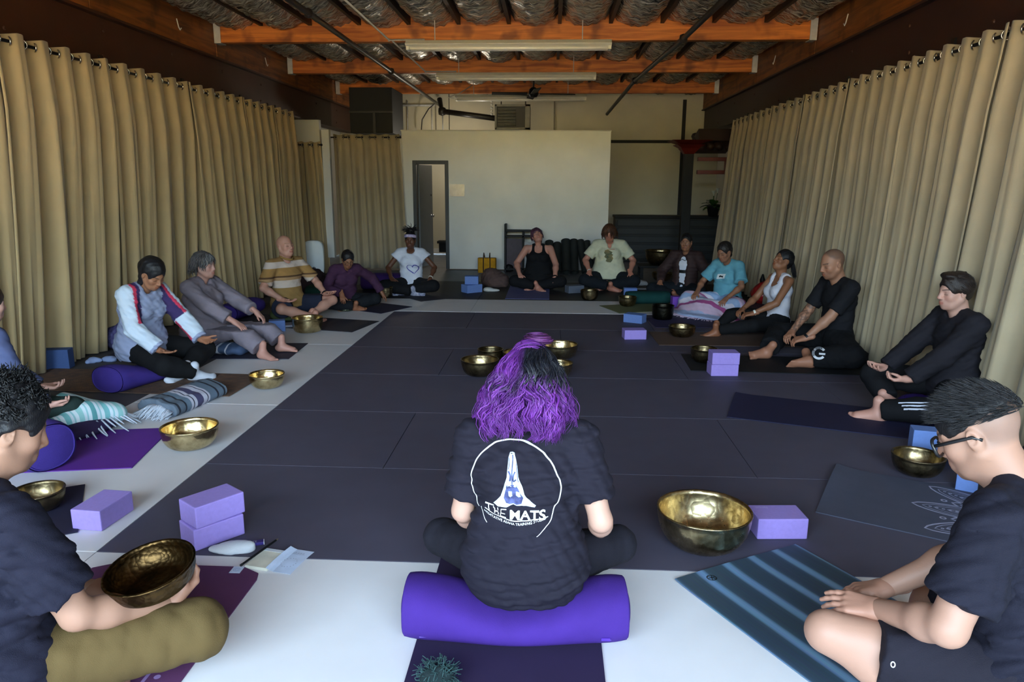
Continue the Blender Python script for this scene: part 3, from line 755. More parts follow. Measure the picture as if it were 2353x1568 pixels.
def nets(F, lo, h):
    ng = F < 0; n = np.array(F.shape)-1
    cnt = np.zeros(n, np.int8)
    for c in _CO: cnt += ng[c[0]:c[0]+n[0], c[1]:c[1]+n[1], c[2]:c[2]+n[2]]
    ii = np.nonzero((cnt > 0) & (cnt < 8))
    N = len(ii[0]); idx = np.full(n, -1, np.int64); idx[ii] = np.arange(N)
    f = np.stack([F[ii[0]+c[0], ii[1]+c[1], ii[2]+c[2]] for c in _CO], -1)
    acc = np.zeros((N, 3)); w = np.zeros(N); co = np.array(_CO, float)
    for a, b in _ED:
        fa, fb = f[:, a], f[:, b]; x = (fa < 0) != (fb < 0)
        t = np.where(x, fa/np.where(x, fa-fb, 1), 0)
        acc += (co[a]+(co[b]-co[a])*t[:, None])*x[:, None]; w += x
    V = lo+h*(np.stack(ii, -1)+acc/w[:, None])
    Q = []
    for axi in range(3):
        sl0 = [slice(None)]*3; sl1 = [slice(None)]*3
        sl0[axi] = slice(0, -1); sl1[axi] = slice(1, None)
        a, b = ng[tuple(sl0)], ng[tuple(sl1)]
        x = a != b
        o1, o2 = (axi+1) % 3, (axi+2) % 3
        e = np.nonzero(x); e = [np.array(v) for v in e]
        ok = (e[o1] > 0) & (e[o2] > 0) & (e[o1] < n[o1]) & (e[o2] < n[o2])
        e = [v[ok] for v in e]
        def cell(d1, d2):
            q = [v.copy() for v in e]; q[o1] = q[o1]-d1; q[o2] = q[o2]-d2
            return idx[tuple(q)]
        quad = np.stack([cell(1, 1), cell(0, 1), cell(0, 0), cell(1, 0)], -1)
        fl = ~a[tuple(e)]
        quad[fl] = quad[fl][:, ::-1]
        Q.append(quad)
    Q = np.concatenate(Q); Q = Q[(Q >= 0).all(1)]
    return V, Q
def soft_mesh(name, parts, mats, parent=None, loc=None, rz=0.0):
    """parts: list of (V, Q, material index, colours or None) joined into one smooth mesh"""
    vs, fs, mi, cs = [], [], [], []; n = 0; hasc = any(p[3] is not None for p in parts)
    for V, Q, m, c in parts:
        vs.append(V); fs.append(Q+n); mi.append(np.full(len(Q), m)); n += len(V)
        if hasc: cs.append(np.ones((len(V), 4)) if c is None else np.concatenate([c, np.ones((len(c), 1))], 1))
    V = np.concatenate(vs); Q = np.concatenate(fs); mi = np.concatenate(mi)
    me = bpy.data.meshes.new(name)
    me.vertices.add(len(V)); me.vertices.foreach_set('co', V.astype(np.float32).ravel())
    me.loops.add(Q.size); me.loops.foreach_set('vertex_index', Q.ravel().astype(np.int32))
    k = Q.shape[1]
    me.polygons.add(len(Q)); me.polygons.foreach_set('loop_start', np.arange(0, Q.size, k, dtype=np.int32))
    me.polygons.foreach_set('material_index', mi.astype(np.int32))
    me.update(calc_edges=True); me.validate()
    me.polygons.foreach_set('use_smooth', np.ones(len(me.polygons), bool))
    if hasc:
        at = me.attributes.new('Col', 'FLOAT_COLOR', 'POINT'); at.data.foreach_set('color', np.concatenate(cs).astype(np.float32).ravel())
    if not isinstance(mats, (list, tuple)): mats = [mats]
    for m in mats: me.materials.append(m)
    o = bpy.data.objects.new(name, me); COL.objects.link(o)
    if parent is not None: o.parent = parent
    if loc is not None: o.location = loc
    o.rotation_euler.z = rz
    return o
def folds(seed, amp=0.004, f=22.0, dirs=None, ridge=0.0):
    r = np.random.RandomState(seed)
    D = r.normal(size=(5, 3)) if dirs is None else np.array([np.array(d)+0.25*r.normal(size=3) for d in dirs])
    D = D/np.linalg.norm(D, axis=1)[:, None]; fr = f*r.uniform(0.6, 1.6, len(D)); ph = r.uniform(0, 6.28, len(D))
    wd = r.normal(size=(len(D), 3))*6
    def fn(P):
        s = np.zeros(len(P))
        for d, q, p, w in zip(D, fr, ph, wd):
            v = np.sin((P@d)*q+p+1.5*np.sin(P@w))
            s += v*(1-ridge)+(1.0-2.6*np.abs(v)**0.7)*ridge
        return amp*s/len(D)*1.6
    return fn
def cloth(name, col, rough=0.85, bump=0.25, bscale=420, var=0.08, sheen=0.0, vscale=9):
    return mat(name, col, rough, var=var, vscale=vscale, bump=bump, bscale=bscale, spec=0.2, sheen=sheen)

# ================================================================== YOGA MATS
def rubber(name, col, var=0.05): return mat(name, col, 0.7, var=var, vscale=9, bump=0.12, bscale=500, spec=0.25)
MATZ = {}
def yoga_mat(label, pa, pb, L, m, th=0.005, width=None, corner=0.0, curl=0.0, lift=0.0, flip=1, name='yoga_mat', sheet=None, seed=0):
    """end edge from ground point a to b; the mat runs away from that edge (left of a->b when flip=1)"""
    a, b = Vector(pa), Vector(pb); t = (b-a).normalized(); w = width or (b-a).length
    n = Vector((-t.y, t.x, 0))*flip; c = (a+b)/2
    root = thing(name, label, 'yoga mat', (c.x, c.y, 0.0), math.atan2(t.y, t.x))
    rr = random.Random(seed)
    p1, p2 = rr.uniform(0, 6), rr.uniform(0, 6)
    nu, nv = 13, 41
    z0 = th/2+0.001+lift
    def fn(u, v):
        x = (u-0.5)*w; y = v*L*flip
        if corner > 0:
            e = min(v*L, L-v*L)
            if e < corner: x *= 1-(corner-math.sqrt(max(0, corner**2-(corner-e)**2)))*2/w
        z = z0
        if curl > 0 and v*L < 0.16: z += curl*(1-v*L/0.16)**2*(0.5+0.5*math.sin(u*4+p1))
        return (x, y, z)
    o = MB().grid(fn, nu, nv).build('sheet', m, root, solid=th)
    o.modifiers['thickness'].offset = 0.0
    return root
gg = lambda p: G(*p)
M_m1 = rubber('mat_purple', C(96, 44, 142)); M_m2 = rubber('mat_wine', C(90, 50, 86))
M_m4 = rubber('mat_slate', C(74, 76, 92)); M_m5 = rubber('mat_navy', C(34, 34, 62)); M_m6 = rubber('mat_black', C(24, 24, 28))
M_m7 = rubber('mat_brown', C(92, 72, 62)); M_m8 = rubber('mat_sage', C(106, 110, 78)); M_m9 = rubber('mat_periwinkle', C(92, 94, 136))
M_m10 = rubber('mat_charcoal', C(56, 54, 62)); M_m13 = rubber('mat_ink', C(38, 36, 58)); M_m15 = rubber('mat_aubergine', C(44, 34, 62))
M_rug = mat('mat_rug', C(84, 66, 58), 0.9, col2=C(118, 84, 62), vscale=16, bump=0.4, bscale=120)
def teal_mat():
    m, nt, N, L, b = _nt('mat_teal_streaks')
    b.inputs['Roughness'].default_value = 0.6
    tc = N.new('ShaderNodeTexCoord'); mp = N.new('ShaderNodeMapping'); mp.inputs['Scale'].default_value = (8.6, 0.55, 1)
    L.new(tc.outputs['Object'], mp.inputs[0])
    wv = N.new('ShaderNodeTexWave'); wv.wave_type = 'BANDS'; wv.bands_direction = 'X'; wv.inputs['Scale'].default_value = 0.26
    wv.inputs['Distortion'].default_value = 1.6; wv.inputs['Detail'].default_value = 2; wv.inputs['Detail Scale'].default_value = 0.6
    L.new(mp.outputs[0], wv.inputs[0])
    r = N.new('ShaderNodeValToRGB'); e = r.color_ramp.elements
    e[0].position = 0.35; e[0].color = C(46, 64, 80); e[1].position = 0.97; e[1].color = C(104, 136, 168)
    x = e.new(0.72); x.color = C(52, 74, 92)
    L.new(wv.outputs[0], r.inputs[0])
    mp2 = N.new('ShaderNodeMapping'); mp2.inputs['Scale'].default_value = (260, 4, 1); L.new(tc.outputs['Object'], mp2.inputs[0])
    nz = N.new('ShaderNodeTexNoise'); nz.inputs['Scale'].default_value = 1; L.new(mp2.outputs[0], nz.inputs[0])
    mx = N.new('ShaderNodeMix'); mx.data_type = 'RGBA'; mx.blend_type = 'OVERLAY'; mx.inputs[0].default_value = 0.35
    L.new(r.outputs[0], mx.inputs[6]); L.new(nz.outputs[1], mx.inputs[7]); L.new(mx.outputs[2], b.inputs['Base Color'])
    return m
yoga_mat('plain purple yoga mat on the left pale band under the cushion sitter', gg((303, 1077)), gg((395, 985)), 1.25, M_m1)
mw = yoga_mat('wine purple yoga mat with rounded corners under the bowl holder', (-1.17, 2.672, 0), (-1.90, 2.672, 0), 1.8, M_m2, width=0.73, corner=0.09)
mt = yoga_mat('teal yoga mat with pale blue streaks beside the big bowl', (1.124, 3.021, 0), (0.522, 2.679, 0), 1.8, teal_mat(), width=0.68, curl=0.008)
ms = yoga_mat('slate grey yoga mat with a pale mandala print', (1.323, 3.352, 0), (1.662, 3.979, 0), 1.8, M_m4, flip=-1, curl=0.02, width=0.7, lift=0.0)
yoga_mat('long navy yoga mat in front of the man in striped track trousers', (1.24, 4.833, 0), (1.447, 5.432, 0), 1.75, M_m5, flip=-1, width=0.63, curl=0.012)
yoga_mat('black yoga mat under the stacked purple blocks on the right', (1.233, 6.105, 0), (1.255, 6.726, 0), 1.7, M_m6, flip=-1)
yoga_mat('brown yoga mat under the feet of the ponytailed sitter', (1.102, 7.091, 0), (1.085, 7.784, 0), 1.6, M_m7, flip=-1, width=0.66)
yoga_mat('dark indigo yoga mat beneath the black deep bowl', (1.20, 8.02, 0), (1.16, 8.6, 0), 1.5, rubber('mat_indigo', C(50, 44, 76)), flip=-1)
yoga_mat('sage green yoga mat at the far right of the pale band', (0.864, 8.93, 0), (0.662, 9.45, 0), 1.6, M_m8, flip=-1, width=0.6)
yoga_mat('periwinkle yoga mat in front of the sitter in the black tank top', (-0.638, 9.95, 0), (0.0, 9.95, 0), 1.5, M_m9, width=0.62)
yoga_mat('charcoal yoga mat under the sitter with the patterned headband', (-1.75, 9.62, 0), (-1.30, 9.99, 0), 1.2, M_m10, width=0.6)
yoga_mat('dark navy yoga mat in front of the plum sweater sitter', (-2.08, 8.66, 0), (-1.80, 9.17, 0), 1.4, M_m13, width=0.6)
yoga_mat('dark navy yoga mat under the striped polo sitter', (-2.13, 7.51, 0), (-1.99, 8.14, 0), 1.7, mat('mat_midnight', C(30, 32, 46), 0.7), width=0.66)
yoga_mat('dark ink blue yoga mat under the bare feet of the grey linen sitter', (-2.38, 6.265, 0), (-2.42, 6.92, 0), 1.7, mat('mat_ink2', C(36, 34, 54), 0.7), width=0.66)
yoga_mat('brown patterned floral yoga mat under the sweatshirt sitter', (-2.40, 5.08, 0), (-2.375, 5.67, 0), 1.9, M_rug, width=0.62, lift=0.004)
yoga_mat('dark aubergine yoga mat running under the big purple bolster', (0.2, 2.80, 0), (-0.45, 2.80, 0), 1.9, M_m15, width=0.65)
yoga_mat('dark yoga mat corner behind the left curly haired sitter', gg((110, 1235)), gg((192, 1222)), 1.4, M_m6, width=0.62, flip=1) if False else None
a = G(192, 1222)
yoga_mat('near black yoga mat poking out beyond the curly haired sitter', (a.x-0.02, a.y-0.01, 0), (a.x-0.32, a.y+0.5, 0), 1.3, M_m13, width=0.6)
# printed marks on mats
def flat_ring(mb, c, r0, r1, z, n=28, a0=0, a1=2*math.pi):
    vs = []
    for k in range(n+1):
        a = a0+(a1-a0)*k/n
        vs += [(c[0]+r0*math.cos(a), c[1]+r0*math.sin(a), z), (c[0]+r1*math.cos(a), c[1]+r1*math.sin(a), z)]
    mb.add(vs, [(2*k, 2*k+1, 2*k+3, 2*k+2) for k in range(n)])
def flat_line(mb, pts, w, z):
    pts = [Vector((p[0], p[1], 0)) for p in pts]; vs = []
    for i, p in enumerate(pts):
        t = (pts[min(i+1, len(pts)-1)]-pts[max(0, i-1)]).normalized(); nn = Vector((-t.y, t.x, 0))*w/2
        vs += [tuple(p+nn)[:2]+(z,), tuple(p-nn)[:2]+(z,)]
    mb.add(vs, [(2*k, 2*k+1, 2*k+3, 2*k+2) for k in range(len(pts)-1)])
M_print = mat('pale_mat_print', C(158, 158, 184), 0.7)
mb = MB(); zz = 0.0072; cc = Vector((0.02, -1.02))
def pol(r, a): return (cc.x+r*math.sin(a), cc.y+r*math.cos(a))
_fl, _fr = flat_line, flat_ring
def flat_line(mb, pts, w, z):                     # the print stops at the mat's edge
    run = []
    for p in list(pts)+[(9, 9)]:
        if abs(p[0]) < .335 and -1.75 < p[1] < -.03: run.append(p)
        else:
            if len(run) > 1: _fl(mb, run, w, z)
            run = []
def flat_ring(mb, c, r0, r1, z, n=28, a0=0, a1=2*math.pi):
    if r1 < .03:
        if abs(c[0]) < .32: _fr(mb, c, r0, r1, z, n, a0, a1)
    else: _fr(mb, c, r0, r1, z, n, a0, a1)
for ring_, (r0, r1, wa, k0, off_) in enumerate(((.30, .62, .235, 4, 0.0), (.20, .46, .235, 4, .235))):
    for k in range(-k0, k0+1):                    # pointed lotus petals of the mandala
        a = k*.47+off_
        for j_, (f_, lw_) in enumerate(((1.0, .010), (.86, .005), (.70, .004), (.52, .004))):
            pts = []
            for t in np.linspace(-1, 1, 17):
                rr_ = r0+(r1-r0)*f_*(1-abs(t)**1.25); pts.append(pol(rr_, a+wa*f_*math.copysign(abs(t)**.85, t)))
            flat_line(mb, pts, lw_, zz)
        for j_ in range(9):
            b_a = a+wa*.55*(j_-4)/4; flat_line(mb, [pol(r0+.02, b_a), pol(r0+(r1-r0)*(.5-.09*abs(j_-4)), a+(b_a-a)*.6)], .004, zz)
        for j_ in range(6): flat_ring(mb, pol(r0+(r1-r0)*(.30+.09*j_), a), .003, .008, zz, 8)
        if ring_ == 0: flat_ring(mb, pol(r1*.80, a+wa), .008, .016, zz, 12)
for r in (.06, .10, .19, .205): flat_ring(mb, cc, r, r+.005, zz, 60)
mb.build('mandala_print', M_print, ms); flat_line, flat_ring = _fl, _fr
mb = MB(); flat_ring(mb, (0.2, 0.06), 0.017, 0.021, 0.0072+0.004); [flat_line(mb, [(0.2+0.017*math.cos(a), 0.06+0.017*math.sin(a)), (0.2-0.017*math.cos(a), 0.06-0.017*math.sin(a))], 0.003, 0.0115) for a in (0, 1.05, 2.1)]
mb.build('round_logo', M_black, mt)
mb = MB()
for k in range(15): flat_ring(mb, (-0.28, 0.62+k*0.035), 0.0, 0.011 if k % 2 == 0 else 0.008, 0.0072, 16)
flat_line(mb, [(-0.245, 0.6), (-0.245, 1.3)], 0.012, 0.0072)
for k in range(9):
    for s in (0, 1): flat_ring(mb, (-0.19+0.03*s, 0.66+k*0.07), 0.014, 0.018, 0.0072, 18, 0, 4.5)
mb.build('border_print', mat('mauve_print', C(150, 120, 170), 0.7), mw)
tg = MB().box((-0.255, 0.028, 0.0078), (0.045, 0.05, 0.0012)).build('mat_label', mat('label_white', C(205, 215, 236), 0.6), mw)
mb = MB(); flat_ring(mb, (-0.255, 0.028), 0.012, 0.0135, 0.0088); flat_ring(mb, (-0.255, 0.028), 0.006, 0.0072, 0.0088); mb.build('label_emblem', mat('emblem_blue', C(120, 150, 200), 0.6), tg)

# ================================================================== BLOCKS
M_bp = mat('block_purple', C(160, 138, 212), 0.75, var=0.04, vscale=60, bump=0.08, bscale=700, spec=0.25)
M_bb = mat('block_blue', C(104, 130, 188), 0.75, var=0.04, vscale=60, bump=0.08, bscale=700, spec=0.25)
M_bd = mat('block_steel_blue', C(66, 88, 136), 0.75, var=0.04, vscale=60, bump=0.08, bscale=700, spec=0.25)
M_bg = mat('block_grey', C(92, 98, 112), 0.75, var=0.04, vscale=60, bump=0.08, bscale=700, spec=0.25)
M_bv = mat('block_violet', C(112, 66, 168), 0.75, var=0.04, vscale=60, spec=0.25)
def block(label, c, rz, m, z=0.0, d=(0.23, 0.15, 0.10), tilt=None, group=None):
    o = MB().box((0, 0, d[2]/2), d).build('yoga_block', m, None, bevel=0.006)
    o.location = (c[0], c[1], z+0.001); o.rotation_euler = (0 if tilt is None else tilt, 0, rz)
    return tag(o, label, 'yoga block', group or 'yoga blocks')
c = G(237, 1172, 0.05); block('purple foam block lying alone on the pale left band', c, math.radians(85), M_bp)
c = G(488, 1212, 0.05); block('purple foam block at the bottom of the near left pair', c, math.radians(50), M_bp)
c2 = G(491, 1158, 0.15); block('purple foam block on top of the near left pair', (c[0]+0.004, c[1]+0.01), math.radians(53), M_bp, z=0.101)
c = G(1785, 1200, 0.05); bk = block('purple foam block beside the biggest bowl', c, math.radians(4), M_bp)
c = G(1660, 847, 0.05); block('purple foam block at the bottom of the right hand pair', c, math.radians(3), M_bp)
block('purple foam block on top of the right hand pair', (c.x+0.005, c.y), math.radians(2), M_bp, z=0.101)
c = G(1457, 767, 0.05); block('small purple foam block on the dark mats near the brown mat', c, math.radians(6), M_bp)
c = G(1459, 731, 0.05); block('blue foam block lying behind the small purple block', c, math.radians(-28), M_bb)
c = G(1448, 671, 0.06); block('blue foam block in front of the cream shirt sitter', c, math.radians(0), M_bb, d=(0.19, 0.12, 0.12))
c = G(1084, 664, 0.05); block('blue foam block at the bottom of the pair by the brown coat', c, math.radians(38), M_bb, d=(0.26, 0.18, 0.12))
block('blue foam block on top of the pair by the brown coat', (c.x, c.y+0.02), math.radians(3), M_bb, z=0.121, d=(0.20, 0.16, 0.12))
c = G(1320, 665, 0.05); block('grey foam block beside the small brass bowl at the back', c, math.radians(22), M_bg, d=(0.25, 0.15, 0.11))
c = G(2143, 1018, 0.075); block('blue foam block standing on its edge near the man in track trousers', (c.x, c.y), math.radians(-14), M_bb, d=(0.24, 0.11, 0.16))
c = G(2226, 1080, 0.1); block('upright blue foam block partly hidden by the man with glasses', (c.x, c.y), math.radians(60), M_bb, d=(0.16, 0.10, 0.23))
c = G(130, 828, 0.07); block('dull blue foam block tipped against the left curtain', (c.x, c.y), math.radians(12), M_bd, d=(0.24, 0.11, 0.17))
c = G(637, 749, 0.055); block('blue foam block beside the grey linen sitter', c, math.radians(20), M_bb, d=(0.17, 0.12, 0.12))
c = G(1562, 697, 0.08); block('violet foam block standing behind the striped blanket', c, math.radians(5), M_bv, d=(0.22, 0.12, 0.17))

# ================================================================== SINGING BOWLS
def brass(name, c1, c2, rough=0.24, hammer=26.0, hs=0.12):
    m, nt, N, L, b = _nt(name)
    b.inputs['Metallic'].default_value = 1.0
    tc = N.new('ShaderNodeTexCoord')
    nz = N.new('ShaderNodeTexNoise'); nz.inputs['Scale'].default_value = 9; nz.inputs['Detail'].default_value = 7; nz.inputs['Roughness'].default_value = 0.65
    L.new(tc.outputs['Object'], nz.inputs[0])
    r = N.new('ShaderNodeValToRGB'); r.color_ramp.elements[0].color = c1; r.color_ramp.elements[1].color = c2
    r.color_ramp.elements[0].position = 0.36; r.color_ramp.elements[1].position = 0.62
    L.new(nz.outputs[0], r.inputs[0]); L.new(r.outputs[0], b.inputs['Base Color'])
    mr = N.new('ShaderNodeMapRange'); mr.inputs[3].default_value = rough+0.14; mr.inputs[4].default_value = rough-0.04
    L.new(nz.outputs[0], mr.inputs[0]); L.new(mr.outputs[0], b.inputs['Roughness'])
    vo = N.new('ShaderNodeTexVoronoi'); vo.inputs['Scale'].default_value = hammer; L.new(tc.outputs['Object'], vo.inputs[0])
    bp = N.new('ShaderNodeBump'); bp.inputs['Strength'].default_value = hs; bp.inputs['Distance'].default_value = 0.02
    L.new(vo.outputs['Distance'], bp.inputs['Height']); L.new(bp.outputs[0], b.inputs['Normal'])
    return m
M_br = brass('brass_bowl', C(112, 94, 62), C(206, 186, 144))
M_brb = brass('brass_bright', C(160, 136, 88), C(228, 206, 156), rough=0.2)
M_brd = brass('brass_dark', C(76, 66, 46), C(160, 140, 104), rough=0.28)
M_brk = brass('bronze_black', C(26, 26, 26), C(66, 62, 50), rough=0.3)
M_brg = brass('bowl_verdigris', C(64, 70, 58), C(116, 120, 98), rough=0.4, hammer=45, hs=0.3)
def bowl_mesh(R, H, rb=0.45, deep=0.5, th=0.006):
    out = []
    for t in np.linspace(0, 1, 13):
        a = t*math.pi/2
        r = R*(rb+(1-rb)*math.sin(a)**deep) if t > 0 else R*rb
        out.append((r, H*(1-math.cos(a))**0.95))
    prof = [(0.001, 0)]+[(R*rb*0.6, 0)]+out+[(R+0.003, H+0.002), (R+0.002, H+0.006), (R-th, H+0.005)]
    inn = [(max(0.002, r-th), max(th, z+th*0.6)) for r, z in out[::-1]][1:]
    prof += inn+[(0.001, th)]
    return prof
def bowl(label, px, py, R, H, m, rb=0.42, deep=0.75, z=0.0, xy=None):
    p = G(px, py) if xy is None else Vector((xy[0], xy[1], 0))
    if xy is None: d = Vector((p.x, p.y, 0)).normalized(); p = p+d*R*rb*0.9
    o = MB().lathe(bowl_mesh(R, H, rb, deep), n=48).build('singing_bowl', m, None, smooth=True)
    o.location = (p.x, p.y, z+0.002)
    tag(o, label, 'singing bowl', 'brass singing bowls'); return o
bowl('biggest brass singing bowl beside a purple block at right foreground', 1612, 1268, 0.205, 0.165, M_br, rb=0.38)
bowl('large shiny brass bowl by the rolled fringed blanket', 440, 1034, 0.165, 0.125, M_brb, rb=0.45)
bowl('bright brass bowl on the pale left band beyond the rolled blanket', 615, 894, 0.135, 0.105, M_brb, rb=0.42)
bowl('bright steep sided brass bowl in front of the striped polo sitter', 708, 766, 0.165, 0.15, M_brb, rb=0.7, deep=0.7)
bowl('deep greenish hammered bowl under the hand of the plum sweater sitter', 795, 717, 0.115, 0.12, M_brg, rb=0.85, deep=0.6, z=0.006)
bowl('small brass bowl at the fingertips of the plum sweater sitter', 886, 685, 0.105, 0.14, M_br, rb=0.5)
bowl('dull brass bowl half hidden behind the curly haired sitter', 92, 1178, 0.12, 0.095, M_brd, rb=0.4)
bowl('brass bowl at the left front of the centre cluster', 1103, 866, 0.16, 0.13, M_brd, rb=0.42)
bowl('straight sided brass bowl at the back left of the centre cluster', 1127, 838, 0.115, 0.12, M_brd, rb=0.7)
bowl('brass bowl in the middle of the centre cluster behind the purple hair', 1190, 842, 0.135, 0.115, M_br, rb=0.45)
bowl('wide brass bowl at the back right of the centre cluster', 1286, 826, 0.165, 0.125, M_br, rb=0.42)
bowl('brass bowl at the front right of the centre cluster, mostly behind hair', 1280, 868, 0.13, 0.11, M_br, rb=0.42)
bowl('brass bowl on the black mat behind the purple block pair', 1616, 836, 0.12, 0.12, M_brd, rb=0.45, z=0.006)
bowl('dark brass bowl on the brown yoga mat', 1566, 777, 0.14, 0.105, M_brd, rb=0.5, z=0.006)
bowl('black deep bronze bowl by the pink striped blanket', 1522, 737, 0.13, 0.16, M_brk, rb=0.72, deep=0.6, z=0.006)
bowl('brass bowl on the sage mat in front of a blue block', 1441, 706, 0.12, 0.12, M_brd, rb=0.5, z=0.006)
bowl('round brass bowl at the back beside the grey block', 1354, 691, 0.125, 0.135, M_brd, rb=0.45)
bowl('dark brass bowl by the blue block near the man with glasses', 2104, 1095, 0.135, 0.105, M_brd, rb=0.4)
bs = thing('bowl_stand', 'low dark table carrying the large bowls at the back right', 'table', (PY(1512, 640, 12.6).x, 12.6, 0))
MB().box((0, 0, 0.2), (0.7, 0.45, 0.04)).build('table_top', M_black, bs, bevel=0.005)
for sx in (-1, 1):
    for sy in (-1, 1): MB().box((sx*0.31, sy*0.18, 0.09), (0.05, 0.05, 0.18)).build('leg', M_black, bs)
bowl('large dark brass bowl on the low table behind the jacket sitter', 0, 0, 0.26, 0.24, M_brd, xy=(bs.location.x+0.02, 12.6), z=0.221)
bowl('smaller brass bowl on the floor before the low back table', 0, 0, 0.17, 0.13, M_brd, xy=(bs.location.x+0.0, 12.15), z=0.0)

# ================================================================== BOLSTERS AND CUSHIONS
def bolster(label, loc, rz, L, rw, rh, m, sag=0.0, sagw=0.25, z=0.0, handle=True, name='bolster', cat='bolster', end=0.06, sagc=0.0, mpip=None, bend=0.0):
    root = thing(name, label, cat, (loc[0], loc[1], z), rz)
    nx, nt_ = 41, 28
    def ring(x, sc, i):
        s = sag*math.exp(-((x-sagc)/sagw)**2)
        hh = rh*2*(1-s); ww = rw*(1+0.35*s)
        out = []
        for k in range(nt_):
            a = 2*math.pi*k/nt_
            cy, cz = math.cos(a), math.sin(a)
            y = ww*math.copysign(abs(cy)**0.85, cy)*sc; zz_ = hh/2+hh/2*math.copysign(abs(cz)**0.85, cz)*sc
            out.append((x, y-bend*(1-(2*x/L)**2)*0 + bend*(2*x/L)**2, max(0.002, zz_)))
        return out
    mb = MB(); vs = []
    xs = list(np.linspace(-L/2+end*0.25, L/2-end*0.25, nx))
    prof = [(x, 1-0.16*max(0, (abs(x)-(L/2-end))/end)**2.5) for x in xs]
    for x, sc in prof: vs += ring(x, sc, 0)
    mb.add(vs, [(i*nt_+k, i*nt_+(k+1) % nt_, (i+1)*nt_+(k+1) % nt_, (i+1)*nt_+k) for i in range(nx-1) for k in range(nt_)])
    body = mb.build('cover', m, root, smooth=True)
    for s in (-1, 1):
        x0 = s*(L/2-end*0.25); base = ring(x0, 0.86, 0); cz = rh*(1-sag*math.exp(-((x0-sagc)/sagw)**2))
        vs = list(base); rows = 4
        for j in range(1, rows+1):
            q = 1-j/rows
            vs += [(x0+s*0.02*(1-q*q), y*q, cz+(zz_-cz)*q) if j < rows else (x0+s*0.02, 0, cz) for x, y, zz_ in base]
        MB().add(vs, [(j*nt_+k, j*nt_+(k+1) % nt_, (j+1)*nt_+(k+1) % nt_, (j+1)*nt_+k) for j in range(rows) for k in range(nt_)]).build('end_panel', m, root, smooth=True, weld=True)
        MB().tube([Vector(v) for v in base]+[Vector(base[0])], 0.005, 5, cap=False).build('piping', m, root, smooth=True)
        if handle and s == -1 or (handle == 2):
            MB().tube([(x0+s*0.012, -0.06, rh), (x0+s*0.03, -0.05, rh), (x0+s*0.035, 0, rh), (x0+s*0.03, 0.05, rh), (x0+s*0.012, 0.06, rh)], 0.008, 6).build('carry_handle', m, root, smooth=True)
    return root
M_pu = cloth('cotton_purple', C(64, 37, 122), bump=0.2); M_pu2 = cloth('cotton_indigo', C(66, 50, 132)); M_pu3 = cloth('cotton_dark_purple', C(58, 34, 96))
M_plum = cloth('cotton_plum', C(52, 38, 70)); M_grn = cloth('cotton_green', C(34, 68, 58)); M_teal = cloth('cotton_deep_teal', C(20, 62, 60)); M_olv = cloth('cotton_sage', C(112, 128, 84))
M_mint = cloth('cotton_mint', C(92, 168, 130))
def zafu(label, loc, R, H, m, z=0.0, name='cushion'):
    root = thing(name, label, 'cushion', (loc[0], loc[1], z))
    mb = MB(); nn = 48; prof = []
    for t in np.linspace(-1, 1, 15):
        prof.append((R*(0.80+0.2*math.sqrt(max(0, 1-t*t))), H/2+H/2*t))
    vs = []
    for r, zz_ in prof:
        for k in range(nn):
            a = 2*math.pi*k/nn; q = r*(1+0.012*math.cos(a*24))
            vs.append((q*math.cos(a), q*math.sin(a), zz_))
    mb.add(vs, [(i*nn+k, i*nn+(k+1) % nn, (i+1)*nn+(k+1) % nn, (i+1)*nn+k) for i in range(14) for k in range(nn)])
    mb.build('pleated_side', m, root, smooth=True)
    MB().lathe([(R*0.8, 0), (R*0.6, H*0.06), (R*0.3, H*0.07), (0.001, H*0.05)], n=32, c=(0, 0, H)).build('top_panel', m, root, smooth=True)
    MB().lathe([(R*0.8, 0.001), (0.001, 0.0)], n=32).build('bottom_panel', m, root)
    return root
b0 = bolster('big purple cotton bolster under the woman with purple hair', (-0.105, 2.31), math.radians(2), 0.84, 0.128, 0.108, M_pu, sag=0.42, sagw=0.25, handle=0, end=0.13)
MB().tube([(x, -0.118-0.004*math.cos(x*5), 0.052+0.0*x) for x in np.linspace(-0.33, 0.33, 24)], 0.0035, 5).build('zip', mat('zip_purple', C(74, 38, 150), 0.5), b0)
MB().box((0.31, -0.127, 0.06), (0.03, 0.006, 0.01)).build('zip_pull', mat('zip_purple', C(74, 38, 150), 0.5), b0)
# ================================================================== PEOPLE
def rx(a): c, s = math.cos(a), math.sin(a); return np.array([[1, 0, 0], [0, c, -s], [0, s, c]])
def ry(a): c, s = math.cos(a), math.sin(a); return np.array([[c, 0, s], [0, 1, 0], [-s, 0, c]])
def rzz(a): c, s = math.cos(a), math.sin(a); return np.array([[c, -s, 0], [s, c, 0], [0, 0, 1]])
D2R = math.pi/180
A = lambda *v: np.array(v, float)
def ik(a, b, l1, l2, hint):
    d = b-a; L = np.linalg.norm(d); L = min(L, (l1+l2)*0.995); u = _nrm(d)
    b = a+u*L
    x = (l1*l1-l2*l2+L*L)/(2*L); h = math.sqrt(max(0, l1*l1-x*x))
    hv = np.asarray(hint, float); hv = hv-u*(hv@u)
    return a+u*x+_nrm(hv)*h, b
M_skin = mat_attr('skin', 0.52, sss=0.0, bump=0.08, bscale=260)
M_hair = mat_attr('hair', 0.42, bump=0.55, bscale=60, stretch=(7, 7, 1.2), spec=0.35)
